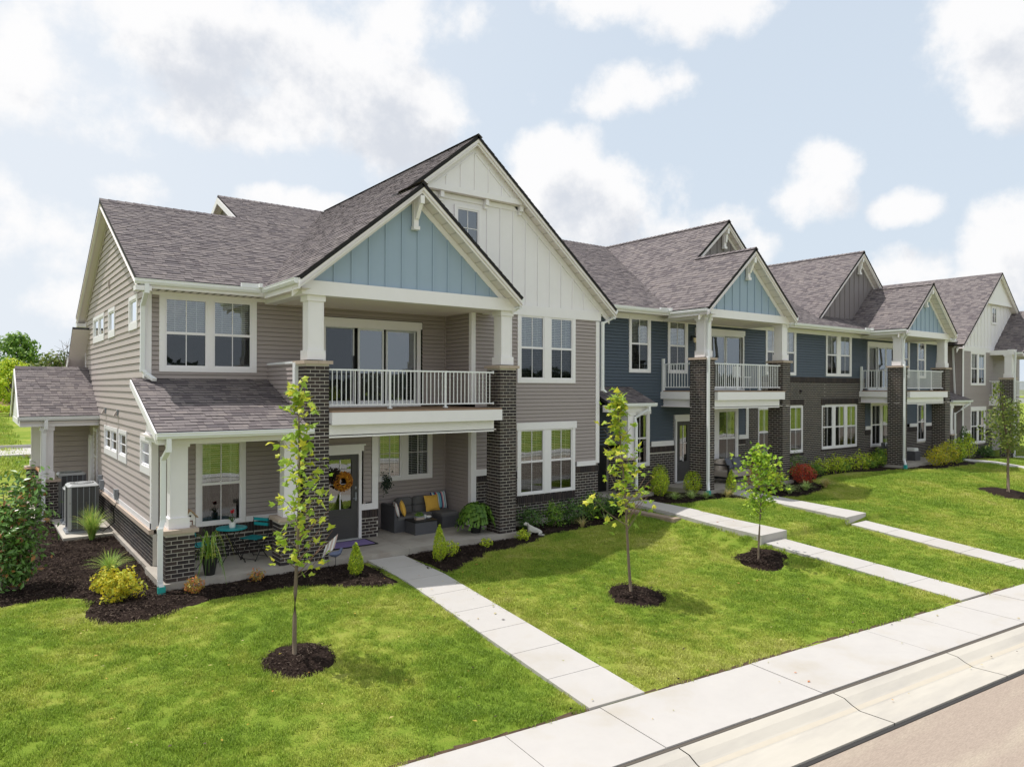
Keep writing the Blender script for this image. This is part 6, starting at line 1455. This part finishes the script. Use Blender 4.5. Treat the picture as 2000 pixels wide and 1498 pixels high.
# air conditioners on a pad
mb = MB(); mb.box(1.76, 2.86, 20.55, 25.0, -.3, -.06, 'concrete_gutter'); tagp(mb.build('concrete_pad'), 'pale concrete pad under the air conditioners along the end wall', 'concrete pad')
def ac(x, y, w, h, label):
    T = empty('air_conditioner', (x, y, -.06), label, 'air conditioner', 'air conditioners along the end wall')
    mb = MB()
    for sy in (-1, 1): mb.box(-w/2-.03, w/2+.03, sy*w*.36-.06, sy*w*.36+.06, 0, .07, 'box_grey')
    mb.box(-w/2-.05, w/2+.05, -w/2-.06, w/2+.02, 0, .045, 'box_grey'); mb.build('foot_pad', T)
    mb = MB(); rbox(mb, -w/2+.02, w/2-.02, -w/2+.02, w/2-.02, .08, h-.05, 'ac_grey', .05); mb.build('coil', T)
    mb = MB(); k = 0
    for i in range(int(w/.035)):
        a = -w/2+.05+i*.035
        if a > w/2-.05: break
        mb.box(a-.004, a+.004, -w/2+.005, -w/2+.02, .12, h-.07, 'ac_grey'); mb.box(-w/2+.005, -w/2+.02, a-.004, a+.004, .12, h-.07, 'ac_grey')
    for q in (.35, .62): mb.box(-w/2+.03, w/2-.03, -w/2, -w/2+.02, h*q-.006, h*q+.006, 'ac_grey')
    for i in range(5): a = -w/2+.08+i*(w-.16)/4; mb.box(a-.007, a+.007, -w/2-.003, -w/2+.02, .1, h-.06, 'box_grey')
    mb.build('louvres', T, kind='stuff')
    mb = MB()
    for sx in (-1, 1):
        for sy in (-1, 1): mb.box(sx*(w/2-.035)-.035, sx*(w/2-.035)+.035, sy*(w/2-.035)-.035, sy*(w/2-.035)+.035, .07, h-.05, 'ac_light' if sx < 0 else 'ac_grey')
    rbox(mb, -w/2, w/2, -w/2, w/2, .06, .12, 'ac_grey', .05); rbox(mb, -w/2-.01, w/2+.01, -w/2-.01, w/2+.01, h-.07, h, 'ac_light', .05); mb.build('casing', T)
    mb = MB(); mb.lathe([(w*.40,0),(w*.40,.004),(w*.385,.004)], (0,0,h), 'black_metal', 24)
    for i in range(3): mb.lathe([(w*(.12+.1*i),.010),(w*(.12+.1*i)+.008,.014),(w*(.12+.1*i)+.016,.010)], (0,0,h), 'ac_light', 20)
    for i in range(8): a = i*math.pi/4; mb.tube([(0,0,h+.014), (w*.4*math.cos(a), w*.4*math.sin(a), h+.01)], .005, 'ac_light', 4)
    mb.build('fan_grille', T); return T
ac(2.25, 21.45, .68, 1.22, 'front grey air conditioner, nearest the ornamental grass')
ac(2.28, 22.9, .62, .98, 'middle air conditioner, the lower one between two taller')
ac(2.28, 24.35, .68, 1.22, 'rear air conditioner next to the brick porch pillar')
for i, (y, z, lb) in enumerate(((20.23,.95,'grey electric disconnect box nearest the front on the end wall'),(22.72,.92,'grey disconnect box behind the middle air conditioner'),(23.05,1.02,'grey disconnect box closest to the side entry'))):
    T = empty('disconnect_box', (2.92, y, z), lb, 'electric box', 'electric boxes on the end wall'); mb = MB(); mb.box(-.10,-.02,-.075,.075,-.12,.13,'box_grey'); mb.box(-.115,-.10,-.085,.085,-.02,.145,'box_grey'); mb.build('housing', T)
    mb = MB(); q = [(-.06,0,-.12),(-.06,0,-.22),(-.12,.05,-.36),(-.09,.1,-.7),(-.3,.35,-.93),(-.4,.9,-.93)] if i == 0 else [(-.06,0,-.12),(-.06,0,-.2),(-.18,-.1,-.33),(-.36,-.2,-.38)]; mb.tube(q, .014, 'black_metal', 6); mb.build('conduit', T)
# bistro set
T = empty('bistro_table', (4.30, 15.42, 0), 'round turquoise bistro table with folding black legs', 'table')
mb = MB(); mb.lathe([(.29,.70),(.305,.705),(.305,.725),(.29,.73)], (0,0,0), 'teal', 28); mb.build('table_top', T)
for s_ in (-1, 1):
    for t_ in (-1, 1):
        mb = MB(); mb.tube([(s_*.2*t_, .14*t_, .70), (0,.02*t_,.42), (-s_*.26*t_, -.14*t_+.0, 0)] if False else [(s_*.16, t_*.12, .70), (-s_*.24, t_*.14, 0)], .009, 'black_metal', 5); mb.build('leg', T)
mb = MB(); mb.tube([(-.22,-.14,.06),(-.22,.14,.06)], .007, 'black_metal', 4); mb.tube([(.22,-.14,.06),(.22,.14,.06)], .007, 'black_metal', 4); mb.build('stretcher', T)
def bistro_chair(loc, rz, label):
    T = empty('bistro_chair', loc, label, 'chair', 'turquoise bistro chairs', rz)      # faces +X
    for i in range(6): mb = MB(); y = -.18+.36*i/5; mb.box(-.19,.19,y-.027,y+.027,.445,.46,'teal'); mb.build('seat_slat', T)
    for z in (.70, .80): mb = MB(); mb.box(-.235,-.22,-.2,.2,z-.035,z+.03,'teal'); mb.build('back_slat', T)
    for sy in (-1, 1):
        mb = MB(); mb.tube([(-.22,sy*.19,.84),(-.21,sy*.19,.5),(.20,sy*.19,0)], .009, 'black_metal', 5); mb.build('leg', T)
        mb = MB(); mb.tube([(.17,sy*.175,.44),(-.22,sy*.175,0)], .009, 'black_metal', 5); mb.build('leg', T)
    mb = MB(); mb.tube([(.18,-.19,.03),(.18,.19,.03)], .007, 'black_metal', 4); mb.tube([(-.20,-.175,.03),(-.20,.175,.03)], .007, 'black_metal', 4); mb.build('stretcher', T); return T
bistro_chair((4.78,15.50,0), math.atan2(-.55,-.83), 'turquoise folding chair right of the round table, seat and back showing')
bistro_chair((3.72,15.42,0), R(12), 'turquoise folding chair left of the table, behind the potted grass')
T = empty('potted_plant', (4.30,15.38,.73), 'white pot with a red flower on the turquoise table', 'potted plant'); mb = MB(); mb.lathe([(.055,0),(.062,.02),(.065,.12),(.057,.12),(.05,.10)], (0,0,0), 'white_pot', 18); mb.build('pot', T)
mb = MB(); r = random.Random(2)
for i in range(16):
    a = r.uniform(0,6.28); L = r.uniform(.12,.2); d = Vector((math.cos(a), math.sin(a), 0)); w = Vector((-d.y, d.x, 0))*.012; p = [Vector((0,0,.1)), d*L*.4+Vector((0,0,.1+L*.6)), d*L+Vector((0,0,.1+L*.5))]
    mb.poly([p[0]-w*.5,p[0]+w*.5,p[1]+w,p[1]-w],'leaf_deep'); mb.poly([p[1]-w,p[1]+w,p[2]],'leaf_deep')
mb.build('foliage', T, kind='stuff'); mb = MB()
for i in range(14): a = i*2.4; mb.poly([(0,0,.3),(.03*math.cos(a),.03*math.sin(a),.30+.03*(i%3)),(.045*math.cos(a+.4),.045*math.sin(a+.4),.33+.03*(i%3)),(.01,.0,.36)],'petal_red')
mb.tube([(0,0,.1),(0,0,.31)], .005, 'leaf_deep', 4); mb.build('flower', T)
T = empty('planter', (3.68,14.68,0), 'tapered black pot with long arching grass on the porch edge', 'planter'); mb = MB(); mb.lathe([(.095,0),(.145,.30),(.155,.30),(.155,.335),(.135,.335),(.13,.29)], (0,0,0), 'black_pot', 20); mb.build('pot', T)
r = random.Random(6); mb = MB()
for i in range(60):
    a = r.uniform(0,6.28); out = r.uniform(.15,.55); up = r.uniform(.12,.62); d = Vector((math.cos(a), math.sin(a), 0)); w = Vector((-d.y, d.x, 0))*.013; pts = []
    for j in range(6): t_ = j/5; pts.append(d*out*t_+Vector((0,0,.3+up*math.sin(t_*2.5)-.38*t_**3*(out/.42))))
    for j in range(5): mb.poly([pts[j]-w*(1-j/6), pts[j]+w*(1-j/6), pts[j+1]+w*(1-(j+1)/6), pts[j+1]-w*(1-(j+1)/6)], 'leaf_green' if i % 3 else 'leaf_reed')
leaf_cloud(160, ell(.13,.13,.10,.36), .05, 'leaf_lime', r, mb); mb.build('foliage', T, kind='stuff')
T = empty('birdhouse', (3.34,14.90,.97), 'white birdhouse with brown arch and shingled roof on the pillar ledge', 'birdhouse', rz=R(12)); mb = MB()
mb.box(-.10,.10,-.08,.08,0,.16,'birdhouse_white'); mb.poly([(-.10,-.08,.16),(.10,-.08,.16),(0,-.08,.28)],'birdhouse_white'); mb.poly([(-.10,.08,.16),(.10,.08,.16),(0,.08,.28)],'birdhouse_white'); mb.build('box', T)
for s_ in (-1,1): mb = MB(); mb.hexa([(0,-.11,.285),(s_*.135,-.11,.13),(s_*.135,.11,.13),(0,.11,.285),(0,-.11,.305),(s_*.15,-.11,.142),(s_*.15,.11,.142),(0,.11,.305)],'wood_tan'); mb.build('roof', T)
mb = MB(); mb.box(-.045,.045,-.095,-.081,0,.09,'wood_brown'); mb.lathe([(.02,0),(.02,.003)], (0,0,0), 'wood_brown', 8) if False else None; mb.build('arch', T); mb = MB(); mb.box(-.02,.02,-.10,-.094,0,.07,'birdhouse_white'); mb.build('little_door', T)
mb = MB(); mb.hexa([(-.018,-.086,.16),(.018,-.086,.16),(.018,-.081,.16),(-.018,-.081,.16),(-.018,-.086,.195),(.018,-.086,.195),(.018,-.081,.195),(-.018,-.081,.195)],'black_metal'); mb.build('entrance_hole', T)
mb = MB(); mb.box(-.125,-.1,-.1,-.06,.06,.10,'red_paint'); mb.build('red_heart', T)
# doormat
T = empty('doormat', (7.0,15.62,.004), 'purple doormat with black border in front of the charcoal door', 'doormat'); mb = MB(); mb.hexa([(-.55,-.38,0),(.55,-.38,0),(.55,.30,0),(-.55,.30,0),(-.55,-.38,.012),(.55,-.38,.012),(.55,.30,.012),(-.55,.30,.012)],'mat_black'); mb.build('border', T); mb = MB(); mb.box(-.49,.49,-.32,.24,.012,.016,'mat_purple'); mb.build('field', T)
# wreath
T = empty('wreath', (6.98,15.99,1.42), 'orange autumn wreath with dark bow on the charcoal front door', 'wreath'); r = random.Random(5); mb = MB()
def fw_(r_):
    a = r_.uniform(0,6.28); b = r_.uniform(0,6.28); q = .072*r_.random()**.4; R_ = .165; c_ = Vector((math.cos(a)*(R_+q*math.cos(b)), -.05-q*.7*math.sin(b), math.sin(a)*(R_+q*math.cos(b)))); return c_, Vector((math.cos(a)*math.cos(b), -1.0, math.sin(a)*math.cos(b)))
leaf_cloud(950, fw_, .06, 'wreath_orange', r, mb, asp=.6); mb.build('petals', T, kind='stuff'); mb = MB()
q = [(.15*math.cos(a)*1.0, -.03, .15*math.sin(a)) for a in [i*math.pi/8 for i in range(17)]]; mb.tube(q, .035, 'wreath_dark', 6); mb.build('ring', T); mb = MB()
leaf_cloud(130, lambda r_: (Vector((-.17+r_.gauss(0,.05), -.05+r_.gauss(0,.02), .14+r_.gauss(0,.07))), Vector((0,-1,0))), .08, 'wreath_dark', r, mb); mb.build('bow', T)
T = empty('hanging_greenery', (8.12,16.02,1.30), 'dark green swag hanging between the door trim and the porch window', 'wreath'); mb = MB(); leaf_cloud(260, lambda r_: (Vector((.0+r_.gauss(0,.06), -.06+r_.gauss(0,.05), r_.gauss(0,.11))), Vector((0,-1,.2))), .07, 'leaf_dusky', r, mb); mb.build('foliage', T, kind='stuff')
# sectional sofa
T = empty('wicker_sofa', (9.1,16.5,0), 'dark wicker corner sofa with grey cushions on the porch', 'sofa'); mb = MB()
mb.box(-.68,-.60,-.38,.36,0,.66,'wicker'); mb.box(-.60,-.02,-.36,.36,0,.30,'wicker'); mb.box(-.02,.9,-.06,.36,0,.30,'wicker'); mb.box(-.60,1.15,.30,.38,0,.62,'wicker'); mb.build('wicker_frame', T)
mb = MB(); mb.box(.62,1.14,-.52,.30,0,.30,'wicker'); mb.build('chaise_base', T)
for a in ((-.59,-.03,-.37,.29),(-.02,.60,-.08,.29),(.61,1.15,-.53,.29)): mb = MB(); rbox(mb, *a, .30, .39, 'cushion_dark', .03); mb.build('seat_cushion', T)
for x0, x1 in ((-.36,.12),(.14,.60)):
    for z0 in (.39,.58): mb = MB(); rbox(mb, x0, x1, .12, .30, z0, z0+.2, 'cushion_dark', .05); mb.build('back_cushion', T)
pillow('pillow', (8.57,16.22,.39), R(72), R(-14), .36, .38, .11, 'st_white', 'striped pillow leaning on the left wicker arm', 'pillows on the wicker sofa', mats=['st_white','st_coral','st_coral','st_white','st_aqua','st_aqua','st_white'])
pillow('pillow', (8.76,16.20,.39), R(60), R(-16), .38, .40, .13, 'pillow_yellow', 'yellow pillow on the left seat, seen from its edge', 'pillows on the wicker sofa')
pillow('pillow', (9.72,16.43,.39), R(8), R(-16), .46, .42, .14, 'pillow_yellow', 'large yellow pillow facing out at the sofa centre', 'pillows on the wicker sofa')
pillow('pillow', (10.03,16.60,.39), R(6), R(-14), .52, .46, .13, 'st_white', 'large striped pillow in the sofa corner', 'pillows on the wicker sofa', mats=['st_navy','st_white','st_aqua','st_navy','st_red','st_white','st_aqua','st_aqua','st_navy','st_pink','st_white','st_aqua','st_white','st_navy'])
T = empty('coffee_table', (9.02,15.85,0), 'low dark wicker coffee table', 'table'); mb = MB(); mb.box(-.31,.31,-.27,.25,.0,.30,'wicker'); mb.build('base', T); mb = MB(); mb.box(-.32,.32,-.28,.26,.30,.33,'black_metal'); mb.build('table_top', T)
T = empty('succulent_planter', (8.96,15.83,.33), 'grey planter of green succulents on the coffee table', 'planter'); mb = MB(); mb.box(-.11,.11,-.06,.06,0,.08,'stone_cap'); mb.box(-.12,.12,-.065,.065,.06,.082,'box_grey'); mb.build('trough', T); mb = MB(); leaf_cloud(160, ell(.12,.07,.06,.12), .045, 'leaf_green', r, mb); mb.build('foliage', T, kind='stuff')
T = empty('tumbler', (9.14,15.86,.33), 'small glass beside the succulents', 'glass'); mb = MB(); mb.lathe([(.03,0),(.038,.10),(.034,.10),(.028,.01)], (0,0,0), 'glass_clear', 12); mb.build('cup', T)
T = empty('stacked_plates', (9.26,15.90,.33), 'white dish on the right end of the coffee table', 'dish'); mb = MB(); mb.lathe([(.05,0),(.085,.03),(.085,.05),(.06,.05),(.055,.06),(.03,.06)], (0,0,0), 'white_pot', 16); mb.build('dish', T)
# fern in a pot by the right pillar
T = empty('fern', (10.12,15.02,0), 'big bushy fern in a pot beside the right brick pillar', 'fern'); mb = MB(); mb.lathe([(.12,0),(.16,.28),(.17,.30),(.15,.30),(.14,.27)], (0,0,0), 'black_pot', 16); mb.build('pot', T); mb = MB(); r = random.Random(12)
for i in range(210):
    a = r.uniform(0,6.28); out = r.uniform(.22,.62); up = r.uniform(.2,.55); d = Vector((math.cos(a), math.sin(a), 0)); w = Vector((-d.y, d.x, 0)); pts = []
    for j in range(9): t_ = j/8; pts.append(d*out*t_+Vector((0,0,.27+up*math.sin(min(1,t_*1.05)*2.3)-.40*t_**2.4*(out/.5))))
    for j in range(1, 8):
        L = .07*math.sin((j+1)/9*3.1)+.012; dz = Vector((0,0,-.01)); f_ = (pts[j+1]-pts[j])*.42
        for s_ in (1,-1): mb.poly([pts[j]-f_, pts[j]+f_*.9, pts[j]+w*s_*L+dz+f_*.5], 'leaf_fern')
mb.build('fronds', T, kind='stuff')
# garden flag and blue bird ornament by the tall pillar
T = empty('garden_flag', (5.88,14.18,-.17), 'faded striped flag on a thin black stake beside the tall pillar', 'flag'); mb = MB(); mb.tube([(0,0,-.05),(0,0,.72),(.12,0,.95)], .006, 'black_metal', 5); mb.build('stake', T); mb = MB()
for i in range(6):
    a0, a1 = i*.045, (i+1)*.045; mb.poly([(-.14+a0,-.02+.02*math.sin(i),.30+.03*i),(-.14+a1,-.02+.02*math.sin(i+1),.33+.03*i),(-.05+a1,.0,.58+.035*i),(-.05+a0,.0,.545+.035*i)], 'flag_cloth' if i % 2 else 'st_white')
mb.build('cloth', T)
T = empty('bird_ornament', (6.02,14.12,-.17), 'blue grey garden bird ornament on a stake beside the flag', 'ornament'); mb = MB(); mb.tube([(0,0,0),(0,0,.3)], .006, 'black_metal', 5); mb.build('stake', T); mb = MB()
mb.tube([(-.14,0,.36),(-.08,0,.36),(0,0,.35),(.08,0,.37),(.13,0,.40)], [.015,.05,.065,.05,.015], 'blue_wood', 8); mb.tube([(.10,0,.40),(.14,0,.46)], [.035,.03], 'blue_wood', 8); mb.build('body', T)
# dog statue
T = empty('dog_statue', (11.5,14.48,-.15), 'pale stone dog statue lying with raised head in the mulch', 'statue', rz=R(-8), scale=1.05)
me = bpy.data.meshes.new('statue_body'); bmh = bmesh.new()
V = [(-.17,0,.30),(-.24,0,.29),(-.10,0,.25),(-.06,0,.16),(.06,0,.13),(.20,0,.115),(.27,0,.07),(-.07,.045,.07),(-.13,.05,.02),(-.07,-.045,.07),(-.13,-.05,.02),(.20,-.07,.05),(.12,-.09,.02),(.20,.07,.05),(.12,.09,.02)]
RD = [.050,.024,.036,.066,.070,.075,.045,.030,.022,.030,.022,.045,.022,.045,.022]; ED = [(1,0),(0,2),(2,3),(3,4),(4,5),(5,6),(3,7),(7,8),(3,9),(9,10),(5,11),(11,12),(5,13),(13,14)]
vs = [bmh.verts.new(v) for v in V]; [bmh.edges.new((vs[a], vs[b])) for a, b in ED]; bmh.to_mesh(me); bmh.free()
o = link('body', me, T); me.materials.append(MT['statue']); md = o.modifiers.new('skin', 'SKIN')
for i, sv in enumerate(me.skin_vertices[0].data): sv.radius = (RD[i], RD[i])
me.skin_vertices[0].data[3].use_root = True; o.modifiers.new('sub', 'SUBSURF').levels = 2; o.modifiers['sub'].render_levels = 2
for s_ in (-1, 1): mb = MB(); mb.tube([(-.155,s_*.045,.33),(-.14,s_*.062,.29),(-.135,s_*.058,.245)], [.012,.024,.010], 'statue', 6); mb.build('ear', T, smooth=True)
mb = MB(); mb.box(-.18,.30,-.10,.10,-.02,.012,'statue'); mb.build('plinth', T)
# low retaining wall of stone blocks beside the second walk
T = empty('retaining_wall', (14.98,13.6,0), 'low stone block retaining wall left of the second walk', 'retaining wall'); r = random.Random(3); y = -.95
while y < 1.2:
    L = r.uniform(.26,.34)
    for k in range(2): mb = MB(); mb.box(-.13+r.uniform(-.008,.008), .12, y+.004, y+L-.004, -.22+k*.17, -.055+k*.17, 'stone_cap'); mb.build('block', T)
    mb = MB(); mb.box(-.15, .14, y+.003, y+L*1.0-.003, .118, .185, 'brick_wallcap'); mb.build('cap_stone', T); y += L
# loveseat on the second porch
T = empty('loveseat', (21.15,15.45,.40), 'black framed outdoor loveseat with beige seat cushions', 'sofa'); mb = MB()
for x in (-.70,.70):
    for y in (-.36,.36): mb.box(x-.025,x+.025,y-.025,y+.025,0,.60,'black_metal')
    mb.box(x-.03,x+.03,-.38,.38,.60,.64,'black_metal')
mb.box(-.72,.72,-.38,.38,.16,.22,'black_metal'); mb.box(-.72,.72,.34,.38,.22,.70,'black_metal'); mb.build('frame', T)
mb = MB(); rbox(mb, -.67,.67,-.37,.33,.22,.42,'cushion_beige',.05); mb.build('seat_cushion', T)
for x0, x1 in ((-.67,-.01),(.01,.67)): mb = MB(); rbox(mb, x0,x1,.12,.33,.42,.80,'cushion_beige',.07); mb.build('back_cushion', T)
pillow('pillow', (20.98,15.38,.84), R(14), R(-20), .42,.42,.14,'cushion_grey','left grey blue pillow on the beige loveseat','grey pillows on the loveseat'); pillow('pillow', (21.42,15.40,.84), R(-8), R(-20), .42,.42,.14,'cushion_grey','right grey blue pillow on the beige loveseat','grey pillows on the loveseat')
# wall lantern on the second balcony
T = empty('wall_lantern', (19.98,16.28,5.36), 'black wall lantern with amber glass beside the second balcony door', 'lantern'); mb = MB(); mb.box(-.05,.05,-.03,0,-.08,.10,'black_metal'); mb.tube([(0,-.03,.06),(0,-.12,.10),(0,-.16,.05)], .012, 'black_metal', 6); mb.lathe([(.085,0),(.03,.05)], (0,-.16,.02), 'black_metal', 10); mb.build('bracket', T)
mb = MB(); mb.lathe([(.04,-.17),(.06,-.15),(.07,0)], (0,-.16,.02), 'lamp_amber', 10); mb.build('glass_shade', T)
# third porch
T = empty('wicker_chair', (32.9,15.6,.40), 'dark wicker armchair with a pale blue pillow on the third porch', 'chair', rz=R(20)); mb = MB(); mb.box(-.38,.38,-.36,.36,.04,.34,'wicker'); mb.box(-.38,-.28,-.36,.36,.34,.58,'wicker'); mb.box(.28,.38,-.36,.36,.34,.58,'wicker'); mb.box(-.38,.38,.28,.38,.34,.82,'wicker'); mb.build('frame', T); mb = MB(); rbox(mb,-.27,.27,-.34,.28,.34,.44,'cushion_grey',.04); mb.build('seat_cushion', T)
pillow('pillow', (32.85,15.65,.84), R(20), R(-18), .42,.40,.14,'st_blue' if False else 'box_grey','pale blue pillow in the wicker armchair')
T = empty('side_table', (34.2,15.3,.40), 'dark side table with folded white towel on the third porch', 'table'); mb = MB(); mb.box(-.25,.25,-.25,.25,0,.42,'wicker'); mb.build('base', T); mb = MB(); rbox(mb,-.2,.2,-.2,.2,.42,.56,'white_pot',.03); mb.build('towel', T)
T = empty('balcony_stool', (21.9,15.6,3.57), 'white metal chair seen through the second balcony railing', 'chair'); mb = MB()
for x in (-.2,.2):
    for y in (-.2,.2): mb.tube([(x,y,0),(x*.9,y*.9,.45)], .012, 'white_metal', 5)
mb.build('legs', T); mb = MB(); mb.box(-.22,.22,-.22,.22,.45,.48,'white_metal'); mb.build('seat', T); mb = MB(); mb.box(-.22,.22,.2,.22,.48,.85,'white_metal'); mb.build('back', T)
# a solar path light and vents on the brick wall
for i, x in enumerate((25.4, 26.75)): mb = MB(); mb.box(x-.06,x+.06,16.25,16.29,3.46,3.6,'brick_dark'); mb.build('wall_vent', H2)

mb = MB(); r = random.Random(77)
for i in range(260):
    x = r.uniform(1, 16); y = r.uniform(yb(x)-2.2, 13.2); d_ = y < yb(x)
    z = (-.70 if y > yb(x)-1.25 else -.80)+.012 if d_ else zt(x, y)+.055
    if d_ and r.random() < .55: continue
    s_ = r.uniform(.015, .04); a = r.uniform(0, 6.28); dx, dy = math.cos(a)*s_, math.sin(a)*s_
    mb.poly([(x-dx,y-dy,z),(x+dy*.5,y-dx*.5,z+.008),(x+dx,y+dy,z+.004),(x-dy*.5,y+dx*.5,z+.01)], ['leaf_straw','leaf_orange','mulch_chip'][i % 3])
tagp(mb.build('fallen_leaves'), 'scattered dry leaves and bark bits on the lawn, walks and gutter', kind='stuff')
